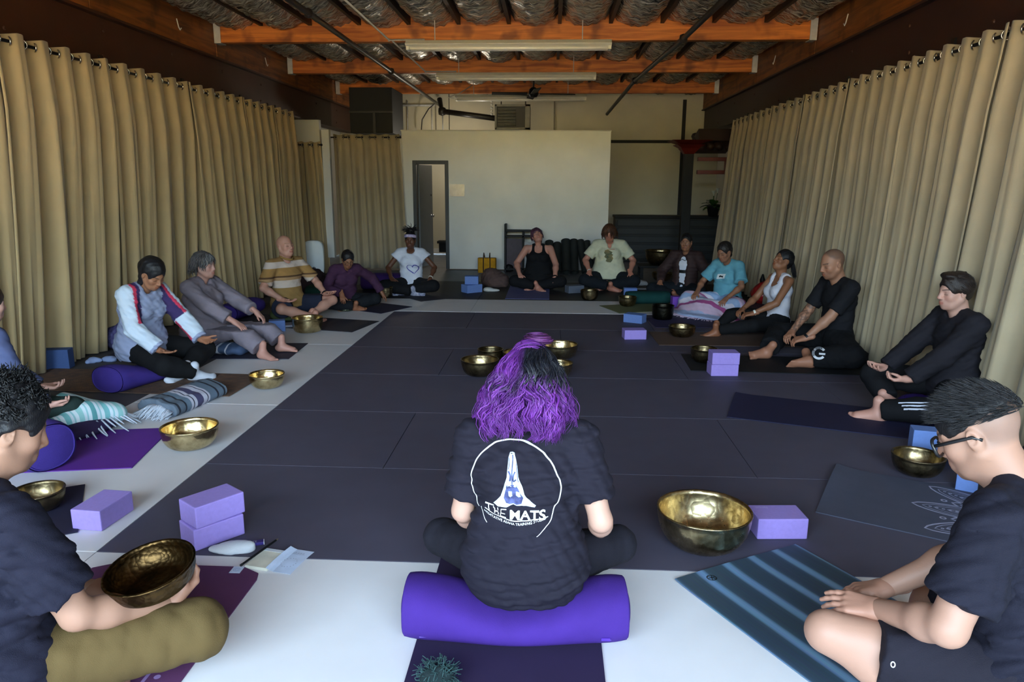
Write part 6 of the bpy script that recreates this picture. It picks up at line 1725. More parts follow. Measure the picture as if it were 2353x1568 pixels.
# 14 --- shaved-head man
o14 = person('man with shaved head in black tee, soles turned up', (2.62, 6.60), 100, dict(
    S=1.05, hs=.10, b=1.0, fem=False, lean=3, curve=8, head=(16, 4, 0), skin=C(165, 118, 93), scalp=(.10, .065, .05, .7), stubble=.45, seed=141, tattoo=1, fine=.0045,
    shirt=dict(m=cloth('tee_black', C(26, 26, 30)), t=.80, o=.012, loose=.012, hem=.12, fold=.005),
    pants=dict(m=cloth('track_black', C(20, 20, 23)), t=1.80, o=.028, loose=.02, fold=.005),
    hands={1: dict(w=(.17, .33, .24), d=(-.55, .7, -.3), n=(.2, .35, .9), curl=(22, 28, 18)), -1: dict(w=(-.13, .36, .24), d=(.55, .65, -.3), n=(-.2, .35, .9), curl=(22, 28, 18))},
    legs={1: dict(k=(.40, .32, .17), a=(.10, .56, .08), d=(-.30, .92, .1), u=(-.6, .2, .7)), -1: dict(k=(-.44, .10, .14), a=(-.20, .36, .075), d=(.25, .95, 0), u=(.8, .2, .5))}))
wristband(o14, -1, M_black, 'watch')
# white ring logo on the shin of the trousers
g_ = []
for k in range(25):
    a = math.radians(35+k*(290/24)); g_.append((.046*math.cos(a), .046*math.sin(a)))
R14 = rzz(100*D2R); L14 = A(2.62, 6.60, 0); vd = R14.T@_nrm(-np.array(ray(1882, 812)))
org14 = R14.T@(np.array(G(1882, 812, .20))-L14); ux14 = _nrm(np.cross(A(0, 0, 1), vd)); uy14 = np.cross(vd, ux14)
lgm = mat('logo_white', C(226, 226, 230), 0.6)
decal(o14, o14['pantsVQ'], strip2d(g_, .02), org14, ux14, uy14, lgm, 'ring_logo', off=.004)
decal(o14, o14['pantsVQ'], strip2d([(.0, -.004), (.05, -.004)], .016), org14, ux14, uy14, lgm, 'ring_logo_bar', off=.004)
# 15 --- man in black sweater and striped track trousers
def side_part(o):
    q = Soft(); cap_hair(q, .013, low=-.04); face_cut(q, .026, .114, .075, .062, .075)
    q.ell((0, .045, .118), (.062, .045, .026), k=.02)
    for s in (-1, 1): q.ell((s*.086, .03, -.045), (.03, .045, .055), k=.006, op='s')
    V, Q = q.mesh(.005, noise=folds(15, .0022, 140))
    def st(g, n):
        out = []
        while len(out) < n:
            v = g.normal(size=3); v /= np.linalg.norm(v)
            if v[2] > -.12 and v[1] < (.8 if v[2] > .5 else .35): out.append(v)
        return np.array(out)
    fl = lambda P, t, g: np.stack([.5*np.sign(P[:, 0]+.02)+.0*P[:, 0], -.9+0*P[:, 0], np.where(P[:, 2] > .09, .05, -.75)], 1)
    return [(V, Q, np.tile(np.array([.022, .014, .012]), (len(V), 1))), comb(420, 152, st, fl, .07, 8, .0034, lift=.17, wave=.002, wf=40, colour=shade((.028, .018, .015), .6), stick=True)]
o15 = person('man with brown hair in black sweater and striped track trousers', (2.82, 5.02), 92, dict(
    S=1.0, hs=.11, b=.98, fem=False, lean=2, curve=6, head=(6, 4, 0), skin=C(199, 153, 136), stubble=.15, brow=(.04, .025, .02), seed=151, fine=.0042, nose=1.15,
    shirt=dict(m=cloth('sweater_black', C(34, 32, 38)), t=1.92, o=.02, loose=.012, hem=.12, fold=.008, ff=24, name='sweater', drape=.01),
    pants=dict(m=cloth('track_black', C(20, 20, 23)), t=1.88, o=.02, loose=.012),
    hands={1: dict(w=(.18, .41, .25), d=(-.35, .85, .05), n=(.2, -.1, -.95), curl=(16, 22, 16)), -1: dict(w=(-.10, .42, .22), d=(.25, .85, -.1), n=(-.2, -.1, -.95), curl=(28, 40, 25), tc=.6)},
    legs={1: dict(k=(.22, .44, .23), a=(.02, .40, .08)), -1: dict(k=(-.40, .30, .15), a=(-.15, .57, .075), d=(.35, .9, 0), u=(-.2, .2, 1))}, hair=side_part))
sm_ = mat('stripe_white', C(206, 208, 222), 0.8)
kn, an, hp2 = o15['knee'][-1], o15['ank'][-1], o15['hip'][-1]
Vp, Qp = o15['pantsVQ']; bvp = BVHTree.FromPolygons([tuple(v) for v in Vp], [tuple(q_) for q_ in Qp])
for j in (-1, 0, 1):
    pts = []
    for t in np.linspace(.12, 1.0, 12): pts.append(hp2+(kn-hp2)*t)
    for t in np.linspace(.08, .86, 12): pts.append(kn+(an-kn)*t)
    path = []
    for p in pts:
        outw = A(-.80, -.25, .42); outw = _nrm(outw)
        h = bvp.ray_cast(Vector(p+outw*.3+A(0, 0, j*.026)), Vector(-outw), .6)
        if h[0] is not None: path.append(h[0]+Vector(outw)*.003)
    if len(path) > 4:
        mb = MB(); vs = []
        for i, p in enumerate(path):
            vs += [tuple(p+Vector((0, 0, .006))), tuple(p-Vector((0, 0, .006)))]
        mb.add(vs, [(2*k, 2*k+1, 2*k+3, 2*k+2) for k in range(len(path)-1)]).build('side_stripe', sm_, o15['root'])
# 16 --- man with glasses, right foreground
def crew(o):
    q = Soft(); cap_hair(q, .010, low=-.01); face_cut(q, .016, .112, .072, .060, .072)
    q.plane((0, 0, .030), (0, -.35, -1))
    V, Q = q.mesh(.0045, noise=folds(16, .002, 150))
    def st(g, n):
        out = []
        while len(out) < n:
            v = g.normal(size=3); v /= np.linalg.norm(v)
            if v[2] > .02+(.25 if v[1] > .2 else 0) and v[1] < .86: out.append(v)
        return np.array(out)
    fl = lambda P, t, g: (P-np.array([0, -.02, .02]))*np.array([.55, .35, .6])+np.array([0, .055, -.012])
    a = comb(2600, 161, st, fl, .032, 4, .0011, lift=.15, wave=.001, colour=shade((.018, .017, .019), .8))
    return [(V, Q, np.tile(np.array([.012, .011, .012]), (len(V), 1))), a]
o16 = person('man with black framed glasses in dark tee and shorts, looking down', (1.37, 1.90), 42, dict(
    S=1.05, hs=.12, b=1.06, fem=False, lean=8, curve=14, head=(30, 4, 0), skin=C(170, 128, 108), scalp=(.12, .09, .08, .45), stubble=.25, seed=161, fine=.0038, hvox=.0034, vox=.0095, arm=1.1,
    shirt=dict(m=cloth('tee_midnight', C(27, 26, 38), var=.1), t=.74, o=.014, loose=.018, hem=.10, vox=.007, fold=.012, ff=26),
    pants=dict(m=cloth('shorts_midnight', C(29, 26, 35)), t=.70, o=.020, loose=.020, name='shorts', fold=.004, vox=.008),
    hands={-1: dict(w=(-.225, .305, .345), d=(-.20, .92, -.14), n=(-.35, .05, .93), curl=(8, 10, 8), hint=(-.9, -.5, -.7)), 1: dict(w=(-.03, .37, .315), d=(-.75, .6, -.12), n=(.1, .2, .95), curl=(10, 12, 8))},
    legs={-1: dict(k=(-.33, .38, .26), a=(-.20, .07, .09), d=(.5, -.8, -.1), u=(-.6, 0, .8)), 1: dict(k=(.36, .34, .2), a=(.02, .28, .07), d=(-.9, .1, -.1))}, hair=crew))
glasses(o16, (.012, .012, .014), r=.028, w=.0048)
# 17 --- knee and hand seen beyond the man with glasses
o17 = person('sitter in black whose knee and hand show beyond the man with glasses', (2.58, 3.2), 80, dict(
    S=.98, hs=.10, b=1.0, fem=True, lean=0, curve=6, head=(10, 0, 0), skin=C(192, 135, 117), seed=171, fine=.006,
    shirt=dict(m=cloth('sweater_black', C(34, 32, 38)), t=1.9, o=.016),
    pants=dict(m=cloth('leggings_jet', C(22, 22, 24)), t=1.86, o=.02),
    hands={1: HAND_KNEE(1), -1: dict(w=(-.24, .30, .235), d=(-.05, .9, -.3), n=(-.1, .35, .9), curl=(14, 20, 14))}, hair=hair_cap(BRN, .012)))
# ================================================================== PRINT ON THE BLACK TEE
LOC1 = A(-0.075, 2.36, 0)
org = np.array(PY(1183, 1126, 2.22))-LOC1
UX, UZ = A(1, 0, 0), A(0, 0, 1)
K_ = 1/7.468/655.0
def cp(x, y): return ((x-920)*K_, (720-y)*K_*1.12)
M_inkw = mat('ink_white', C(226, 226, 226), 0.8, var=.02); M_inkb = mat('ink_pale_blue', C(176, 192, 216), 0.8, col2=C(222, 230, 238), vscale=40); M_inkn = mat('ink_navy', C(50, 50, 92), 0.8, col2=C(92, 100, 150), vscale=50)
def spline(pts, n=6):
    out = []
    for i in range(len(pts)-1):
        p0, p1, p2, p3 = [np.array(pts[max(0, min(len(pts)-1, j))]) for j in (i-1, i, i+1, i+2)]
        for t in np.linspace(0, 1, n, endpoint=False):
            out.append(tuple(.5*((2*p1)+(-p0+p2)*t+(2*p0-5*p1+4*p2-p3)*t*t+(-p0+3*p1-3*p2+p3)*t**3)))
    return out+[tuple(pts[-1])]
arc = [cp(*p) for p in [(310, 1145), (270, 1110), (230, 1040), (165, 880), (168, 780), (155, 700), (190, 580), (260, 440), (370, 310), (520, 200), (700, 140), (880, 120), (1060, 130), (1230, 190), (1400, 290), (1540, 430), (1640, 590), (1685, 760), (1672, 880), (1640, 980), (1575, 1070), (1550, 1170), (1520, 1260), (1420, 1360), (1300, 1475)]]
sp_ = spline(arc, 6); nn = len(sp_)
D1 = lambda tr, m, name, off=.003: decal(o1, o1['shirtVQ'], tr, org, UX, UZ, m, name, off=off)
D1(strip2d(sp_, [.0022+.0026*math.sin(math.pi*i/nn) for i in range(nn)]), M_inkw, 'print_ring')
D1(strip2d(spline([cp(*p) for p in [(350, 1130), (372, 1240), (450, 1365)]]), .0022), M_inkw, 'print_ring_end')
ul = spline([cp(*p) for p in [(415, 1125), (600, 1190), (800, 1240), (1000, 1245), (1200, 1235), (1480, 1200)]])
D1(strip2d(ul, .003), M_inkw, 'print_underline')
hands_ = [(830, 262), (870, 255), (905, 262), (925, 330), (960, 440), (985, 560), (1040, 690), (1090, 830), (1130, 900), (1280, 1000), (1260, 1035), (1120, 1015), (1040, 1012), (960, 1020), (905, 1005), (850, 1030), (790, 1060), (640, 1075), (560, 1040), (620, 980), (690, 900), (730, 790), (760, 680), (790, 600), (800, 450), (805, 340)]
D1(fill2d([cp(*p) for p in hands_]), M_inkb, 'print_hands', .0028)
D1(fill2d([cp(*p) for p in [(740, 930), (770, 800), (800, 740), (850, 690), (925, 690), (985, 760), (1070, 900), (1040, 985), (960, 1005), (905, 990), (840, 1010), (780, 1000)]]), M_inkn, 'print_palms', .0042)
for pts in ([(820, 800), (880, 795), (888, 870), (850, 905), (825, 880)], [(950, 790), (1010, 800), (1030, 880), (990, 895), (950, 850)], [(815, 670), (850, 690), (880, 720), (850, 715)], [(920, 680), (960, 690), (940, 740), (905, 720)]):
    D1(fill2d([cp(*p) for p in pts]), M_inkb, 'print_highlight', .0056)
for pts, w in (([(878, 285), (880, 400), (876, 520), (884, 690)], .0035), ([(815, 500), (850, 560), (845, 640)], .006), ([(930, 500), (900, 560), (905, 640), (950, 600)], .004), ([(812, 330), (822, 420), (815, 480)], .002), ([(940, 400), (965, 520), (985, 640)], .002), ([(760, 870), (790, 760), (800, 700)], .003)):
    D1(strip2d(spline([cp(*p) for p in pts]), w), M_inkn, 'print_line', .0045)
def along(tr, x0, y0, curve):
    v, f = tr; return [(x+x0, y+y0+curve(x+x0)) for x, y in v], f
t_ = text2d('MATS', .0335, 'LEFT', bold=.0009); w_t = max(x for x, y in t_[0]); sc = (1440-840)*K_/w_t
D1(([(x*sc+cp(840, 0)[0], y*sc*.93+cp(0, 1225)[1]) for x, y in t_[0]], t_[1]), M_inkw, 'print_lettering', .0045)
for pts in ([(415, 1070), (570, 1074)], [(478, 1072), (482, 1110), (497, 1142)], [(560, 1090), (590, 1108), (594, 1162)], [(640, 1088), (656, 1182)], [(592, 1130), (648, 1132)], [(790, 1085), (700, 1095), (690, 1200), (785, 1215)], [(695, 1145), (770, 1150)]):
    D1(strip2d([cp(*p) for p in pts], .0032), M_inkw, 'print_lettering', .004)
t_ = text2d('MEDITATIVE ASANA TRAINING STUDIO', .0125, 'CENTER', bold=.0001); w_t = max(x for x, y in t_[0])-min(x for x, y in t_[0]); sc = 1050*K_/w_t
def sub2(tr): return tr
D1(([(x*sc+cp(925, 0)[0], y*sc*1.05+cp(0, 1308)[1]+.9*(x*sc+.0)**2*2.2-.03*x*sc) for x, y in t_[0]], t_[1]), M_inkw, 'print_lettering', .004)

# ================================================================== CUSHIONS UNDER AND BEHIND THE SITTERS
bolster('round purple bolster end beside the curly haired sitter', (-3.0, 3.72), math.radians(157), 0.60, 0.16, 0.14, M_pu2, handle=0, end=.12)
zafu('dark plum round cushion under the fringed blanket at the left edge', (-3.46, 4.12), .24, .10, M_plum)
bolster('indigo bolster under the sweatshirt sitter', (-3.28, 5.38), math.radians(78), 0.66, 0.155, 0.115, M_pu2, sag=.45, sagw=.26, sagc=.12, handle=0, end=.11)
bolster('long purple bolster with a handle behind the striped polo sitter', (-3.72, 8.35), math.radians(84), 0.72, 0.16, 0.095, M_pu2, end=.12)
bolster('dark purple bolster behind the plum sweater sitter', (-2.55, 10.75), math.radians(4), 0.66, 0.15, 0.125, M_pu3, handle=0, end=.1)
zafu('sage cushion under the striped polo sitter', (-3.10, 8.28), .22, .10, M_olv)
zafu('dark green cushion behind the plum sweater sitter', (-3.06, 9.55), .27, .22, M_grn)
zafu('low teal cushion under the grey linen sitter', (-3.40, 6.74), .24, .09, M_grn)
zafu('pale sage round cushion under the cream shirt sitter', (0.90, 11.18), .33, .13, M_olv)
zafu('black round cushion under the sitter in the black tank top', (-0.19, 11.16), .24, .07, M_blackm)
bolster('deep teal bolster in front of the jacket sitter', (1.32, 9.72), math.radians(8), 0.62, 0.13, 0.085, M_teal, handle=0, end=.1)
zafu('dark cushion under the jacket sitter', (1.92, 10.3), .22, .06, M_plum)
bolster('dark plum bolster under the ponytailed sitter', (2.50, 7.78), math.radians(-72), 0.7, 0.16, 0.085, M_plum, sag=.2, handle=0, end=.1)
zafu('dark plum cushion under the sky blue tee sitter', (2.26, 9.12), .22, .07, M_plum)
zafu('black round cushion under the man with shaved head', (2.66, 6.60), .27, .10, mat('cushion_black', C(26, 26, 32), .9))
zafu('purple round cushion under the man in track trousers', (2.72, 5.00), .24, .10, M_pu)
zafu('mint green cushion under the bowl holder at the bottom edge', (-1.70, 1.80), .30, .115, M_mint)
zafu('dark cushion under the man with glasses', (1.44, 1.84), .24, .11, M_plum)
zafu('dark cushion at the right edge beyond the man with glasses', (2.55, 3.32), .22, .09, M_plum)

# ================================================================== THE HELD BOWL
p = G(328, 1330, .40)
hb_ = MB().lathe(bowl_mesh(.132, .075, .5, .75), n=48).build('singing_bowl', brass('bronze_engraved', C(38, 30, 19), C(90, 68, 40), rough=.32, hammer=60, hs=.15), None, smooth=True)
hb_.location = (p.x+.012, p.y+.045, .345); hb_.rotation_euler = (math.radians(8), math.radians(-8), .3)
tag(hb_, 'dark engraved bronze bowl resting in the hand of the curly haired man', 'singing bowl', 'brass singing bowls')

# ================================================================== BLANKETS
def fringe(mb, pts, outs, L, n, r=.004, seed=1, zf=None):
    g = random.Random(seed)
    for i in range(n):
        t = i/(n-1)*(len(pts)-1); k = min(int(t), len(pts)-2); f = t-k
        p = Vector(pts[k]).lerp(Vector(pts[k+1]), f); o_ = Vector(outs[k]).lerp(Vector(outs[k+1]), f)
        l = L*g.uniform(.6, 1.2); sd = Vector((g.uniform(-.4, .4), g.uniform(-.4, .4), 0))
        q = [p, p+o_*l*.35+sd*l*.15, p+o_*l*.7+sd*l*.35, p+o_*l+sd*l*.5]
        if zf is not None:
            for j in range(1, 4): q[j].z = max(r, q[j].z)
        mb.tube(q, r, 4, rr=[r, r*1.1, r, r*.5])
# rolled grey-blue blanket on the pale band
bl = [(0, C(96, 108, 122)), (.10, C(40, 42, 52)), (.13, C(96, 108, 122)), (.22, C(34, 36, 48)), (.25, C(104, 122, 140)), (.33, C(196, 194, 208)), (.37, C(36, 36, 56)), (.385, C(196, 194, 208)), (.43, C(70, 66, 98)), (.53, C(196, 194, 208)), (.60, C(36, 36, 56)), (.615, C(196, 194, 208)), (.65, C(96, 112, 130)), (.78, C(34, 36, 48)), (.81, C(96, 108, 122)), (.90, C(30, 32, 42)), (.93, C(110, 124, 138))]
M_bl1 = mat_bands('blanket_slate_stripes', 1, bl, scale=1/.60, offset=.5, wobble=.03)
a_, b_ = G(355, 958), G(487, 905)
dv = (b_-a_); L_ = dv.length
rb = thing('folded_blanket', 'rolled slate blue woven blanket with white fringe on the pale band', 'blanket', ((a_.x+b_.x)/2, (a_.y+b_.y)/2, 0), math.atan2(dv.y, dv.x)-math.pi/2)
q = Soft(); hl = .27
q.cap((-.03, -hl, .055), (.0, hl, .062), .06, .062, k=.02, side=(1, 0, 0), ratio=2.0, cut=1.0, cuta=0.0)
q.cap((.10, -hl, .045), (.09, hl, .05), .05, .052, k=.02, side=(1, 0, 0), ratio=1.3, cut=1.0, cuta=0.0); q.plane((0, 0, .002), (0, 0, -1))
V, Q = q.mesh(.009, noise=folds(77, .006, 45, dirs=[(1, .1, .2)]*4, ridge=.4)); soft_mesh('weave', [(V, Q, 0, None)], M_bl1, rb)
mb = MB(); fringe(mb, [(-.13, -hl, .03), (-.05, -hl, .08), (.05, -hl, .09), (.14, -hl, .04)], [(-.1, -1, -.1), (0, -1, -.5), (0, -1, -.55), (.1, -1, -.2)], .11, 70, .0035, 5, zf=1)
fringe(mb, [(-.12, -hl, .02), (.14, -hl, .02)], [(-.1, -1, -.05), (.1, -1, -.05)], .10, 40, .0035, 6, zf=1); mb.build('fringe', cloth('fringe_white', C(206, 212, 224)), rb, smooth=True)
# turquoise blanket on the left-edge sitter
bt = []
for k_ in range(8):
    bt += [(k_*.125, [C(120, 182, 184), C(150, 200, 198), C(96, 160, 162)][k_ % 3]), (k_*.125+.05, C(208, 220, 226)), (k_*.125+.075, C(150, 196, 200)), (k_*.125+.09, C(212, 224, 228))]
bt = bt[:31]
tb = thing('lap_blanket', 'turquoise and white striped blanket with tassels over the cushion', 'blanket', (-3.46, 4.12, 0), -25*D2R)
q = Soft()
q.cap((.10, .16, .14), (.40, .34, .14), .07, .06, k=.05, side=(0, 1, 0), ratio=1.5); q.cap((.36, .04, .10), (.46, .50, .09), .055, .05, k=.06); q.cap((.0, .42, .12), (.42, .48, .10), .06, .05, k=.06)
V, Q = q.mesh(.010, noise=folds(91, .006, 40, ridge=.4)); soft_mesh('weave', [(V, Q, 0, None)], mat_bands('blanket_turquoise_stripes', 1, bt, scale=1.7, offset=.05, wobble=.06), tb)
mb = MB(); fringe(mb, [(.34, -.01, .08), (.40, .08, .09), (.46, .22, .09), (.50, .36, .09), (.50, .50, .09), (.44, .55, .08)], [(.6, -.6, -.6), (.8, -.2, -.6), (.8, 0, -.65), (.8, .1, -.65), (.7, .5, -.6), (.2, .8, -.6)], .12, 26, .006, 8, zf=1); mb.build('tassels', cloth('fringe_white', C(206, 212, 224)), tb, smooth=True)
q = Soft(); q.ell((.34, .28, .045), (.20, .28, .075), k=.05); q.plane((0, 0, .003), (0, 0, -1)); V, Q = q.mesh(.012)
soft_mesh('cushion_roll', [(V, Q, 0, None)], cloth('roll_aubergine', C(50, 38, 70)), tb)
# pink serape on the lap of the sky blue tee sitter
sg = [(0, C(206, 206, 226)), (.10, C(196, 120, 168)), (.17, C(214, 206, 224)), (.26, C(150, 176, 214)), (.36, C(220, 212, 226)), (.42, C(182, 96, 150)), (.48, C(220, 190, 214)), (.58, C(158, 180, 216)), (.66, C(218, 212, 226)), (.73, C(170, 80, 140)), (.80, C(216, 186, 210)), (.90, C(170, 182, 216))]
se = thing('lap_blanket', 'pink white and blue striped woven blanket spread over a lap', 'blanket', (2.22, 9.08, 0), 132*D2R)
q = Soft()
for s in (-1, 1):
    q.cap((s*.1, .10, .16), (s*.36, .30, .16), .10, .085, k=.08); q.cap((s*.36, .30, .15), (s*-.05, .40, .10), .085, .08, k=.08)
q.ell((0, .32, .07), (.46, .24, .09), k=.08); q.ell((0, .42, .025), (.50, .26, .035), k=.05); q.plane((0, 0, .003), (0, 0, -1))
V, Q = q.mesh(.011, noise=folds(95, .008, 48, ridge=.4)); soft_mesh('weave', [(V, Q, 0, None)], mat_bands('serape_stripes', 1, sg, scale=1.5, offset=.0, wobble=.12), se)
mb = MB(); ang = [math.pi*t for t in np.linspace(.05, .95, 20)]
fringe(mb, [(.5*math.cos(a), .42+.25*math.sin(a), .02) for a in ang], [(math.cos(a), math.sin(a), -.2) for a in ang], .07, 70, .005, 9, zf=1); mb.build('fringe', cloth('fringe_pink', C(214, 190, 212)), se, smooth=True)
# striped folded blanket under the knees of the linen sitter
fb = thing('folded_blanket', 'blue striped folded blanket tucked under the linen sitter', 'blanket', (-3.02, 6.42, 0), math.radians(-10))
q = Soft(); q.cap((-.16, 0, .06), (.16, 0, .06), .055, k=.02, side=(0, 1, 0), ratio=2.2); q.plane((0, 0, .003), (0, 0, -1)); V, Q = q.mesh(.010, noise=folds(97, .004, 60))
soft_mesh('weave', [(V, Q, 0, None)], mat_bands('blanket_blue_stripes', 0, [(0, C(70, 82, 112)), (.3, C(208, 210, 222)), (.36, C(60, 70, 100)), (.40, C(208, 210, 222)), (.46, C(70, 90, 122)), (.62, C(208, 210, 222)), (.66, C(66, 84, 116))], scale=2.4, offset=.5), fb)

# ================================================================== THINGS ON THE FLOOR
def lump(name, label, cat, loc, prims, m, part='cloth', vox=.010, amp=.008, f=50, seed=1, rz=0.0):
    r = thing(name, label, cat, loc, rz); q = Soft()
    for c, rr in prims: q.ell(c, rr, k=.05)
    q.plane((0, 0, .002), (0, 0, -1)); V, Q = q.mesh(vox, noise=folds(seed, amp, f, ridge=.5)); soft_mesh(part, [(V, Q, 0, None)], m, r); return r
# pouch, pencil, notebook, leaflet and packet near the left foreground
p = G(520, 1268)
r = lump('cloth_pouch', 'small white drawstring pouch with grey writing', 'pouch', (p.x, p.y, 0), [((0, 0, .014), (.075, .030, .017)), ((.05, .01, .014), (.04, .026, .018)), ((.10, .012, .012), (.016, .012, .012))], cloth('pouch_cotton', C(206, 208, 214)), vox=.0045, amp=.002, f=90, rz=math.radians(4))
mb = MB()
for k in range(5):
    x = -.035+k*.018
    flat_ring(mb, (x, .0), .005, .0062, .0345, 14, .4*k, 4.2+.3*k)
mb.build('handwriting', mat('ink_grey', C(110, 112, 122), .7), r)
p = G(590, 1252); bx_ = thing('packet', 'small dark purple packet with white edge lying behind the pouch', 'packet', (p.x, p.y, 0), math.radians(22))
MB().box((0, 0, .008), (.065, .026, .014)).build('carton', mat('packet_purple', C(52, 40, 112), .4), bx_, bevel=.001)
MB().box((.031, 0, .0085), (.003, .0265, .0142)).build('white_edge', M_inkw, bx_)
mb = MB(); [flat_line(mb, [(-.02+k*.008, -.006), (-.02+k*.008, .006)], .0015, .0156) for k in range(3)]; flat_line(mb, [(-.026, -.008), (0, -.008), (0, .008), (-.026, .008)], .0012, .0156); mb.build('print', M_inkw, bx_)
a, b, c, d = G(555, 1300), G(620, 1250), G(660, 1262), G(610, 1322)
nb_c = G(612, 1290); nb = thing('notebook', 'open cream notepad under the pencil', 'notebook', (nb_c.x, nb_c.y, 0), math.radians(-12))
MB().box((0, 0, .008), (.105, .15, .014)).build('pages', mat('paper_cream', C(216, 212, 196), .8), nb, bevel=.002); MB().box((0, .064, .0157), (.104, .02, .0012)).build('binding_tape', mat('tape_grey', C(196, 200, 208), .6), nb)
lf_c = G(668, 1292); lf = thing('leaflet', 'pale blue printed leaflet with a ring of dots overlapping the notepad', 'leaflet', (lf_c.x, lf_c.y, 0.0), math.radians(-12))
MB().grid(lambda u, v: ((u-.5)*.115, (v-.5)*.19, .004+.012*max(0, 1-u*4)+.004*math.sin(v*3)), 8, 8).build('sheet', mat('paper_blue', C(196, 208, 232), .7), lf, solid=.0008)
mb = MB(); g_ = random.Random(4)
for k in range(16):
    aa = k/16*6.28; flat_ring(mb, (.005+.032*math.cos(aa), -.02+.036*math.sin(aa)), 0, .0018, .0092, 8)
for k in range(9): flat_line(mb, [(-.02+k*.0062, .052), (-.02+k*.0062+.003*(k % 2), .064)], .0013, .0098)
flat_line(mb, [(-.025, .049), (.04, .049)], .0008, .0095); mb.build('print', mat('ink_slate', C(90, 96, 120), .7), lf)
pa, pb = G(553, 1300, .02), G(640, 1238, .025)
pc = thing('pencil', 'long black pencil lying across the notepad', 'pencil', pa)
dd = (pb-pa); MB().tube([dd*.04, dd*.93], .005, 6).build('shaft', M_black, pc); MB().tube([dd*.93, dd], .005, 6, rr=[.005, .0008]).build('tip', mat('pencil_wood', C(120, 100, 80), .7), pc); MB().tube([Vector((0, 0, 0)), dd*.04], .0055, 8).build('eraser', M_pipe, pc)
# socks on the floor by the left curtain
for i, (px, py, lab) in enumerate(((222, 833, 'crumpled pale blue sock near the left curtain, nearer the block'), (246, 831, 'crumpled pale blue sock near the left curtain, nearer the sitter'))):
    p = G(px, py); lump('sock', lab, 'sock', (p.x, p.y, 0), [((0, 0, .02), (.05, .022, .022)), ((-.04, -.04, .016), (.026, .04, .018)) if i == 0 else ((.05, .01, .018), (.035, .025, .018))], cloth('sock_blue', C(150, 166, 206)), vox=.006, amp=.004, f=80, seed=i+3)
# patterned purple bag behind the sweatshirt sitter
p = G(262, 806); lump('cloth_bag', 'dark purple paisley bag slumped behind the sweatshirt sitter', 'bag', (p.x+.05, p.y+.1, 0), [((0, 0, .11), (.20, .12, .12)), ((.08, .02, .2), (.12, .09, .10))], mat('bag_paisley', C(48, 40, 84), .85, col2=C(92, 88, 136), vscale=34), seed=21)
# slate bag and papers at right
p = G(2058, 848); bg = lump('cloth_bag', 'slate blue soft bag against the right curtain', 'bag', (p.x+.12, p.y+.12, 0), [((0, 0, .09), (.17, .13, .10)), ((.1, 0, .12), (.12, .10, .09))], cloth('bag_slate', C(92, 98, 132)), seed=23)
MB().tube([(.05, -.12, .1), (.10, -.16, .05), (.15, -.14, .03), (.20, -.12, .08)], .008, 6).build('strap', M_black, bg)
for i, (px, py, rot, lab) in enumerate(((2075, 812, 30, 'grey folder leaning on the slate bag'), (2090, 850, -20, 'grey sheet of paper on the floor by the slate bag'))):
    p = G(px, py); f = thing('paper_folder', lab, 'folder', (p.x+.1, p.y+(.12 if i == 0 else 0), .0), math.radians(rot))
    if i == 0: MB().box((0, 0, .12), (.26, .02, .20), Matrix.Rotation(.35, 3, 'X')).build('cover', mat('folder_grey', C(176, 180, 198), .6), f, bevel=.002)
    else: MB().box((0, 0, .004), (.25, .16, .006)).build('sheet', mat('folder_grey', C(176, 180, 198), .6), f)
# tumbler
p = G(1872, 740); tm = thing('tumbler', 'white insulated tumbler on the floor behind the man with shaved head', 'tumbler', (p.x+.1, p.y+.35, 0))
MB().lathe([(.001, 0), (.036, 0), (.04, .02), (.048, .15), (.05, .19), (.001, .19)], n=24).build('cup', mat('tumbler_white', C(216, 218, 214), .3), tm, smooth=True); MB().lathe([(.052, .185), (.052, .205), (.04, .215), (.001, .215)], n=24).build('lid', M_purw, tm, smooth=True)
MB().tube([(-.052, 0, .17), (0, -.053, .17), (.052, 0, .17)], .006, 6).build('band', M_black, tm); MB().tube([(.05, 0, .05), (.09, 0, .07), (.09, 0, .14), (.05, 0, .16)], .007, 6).build('handle', M_purw, tm, smooth=True)
# red bag
p = G(1735, 712); rbg = lump('cloth_bag', 'shiny red drawstring bag with white lettering', 'bag', (p.x+.28, p.y+.55, 0), [((0, 0, .13), (.19, .15, .15)), ((.02, 0, .24), (.09, .08, .07))], mat('bag_red', C(178, 34, 34), .35, var=.15), seed=25)
for k, (x, z) in enumerate(((-.05, .19), (-.01, .17), (.03, .19), (.0, .13), (.04, .14))):
    MB().tube([(x-.015, -.16, z-.02), (x, -.165, z+.012), (x+.012, -.16, z-.012)], .005, 5).build('lettering', M_inkw, rbg)
MB().lathe([(.001, 0), (.03, 0), (.036, .06), (.02, .1), (.012, .13), (.001, .14)], n=14, c=(-.05, .02, .26)).build('bottle_top', M_black, rbg, smooth=True)
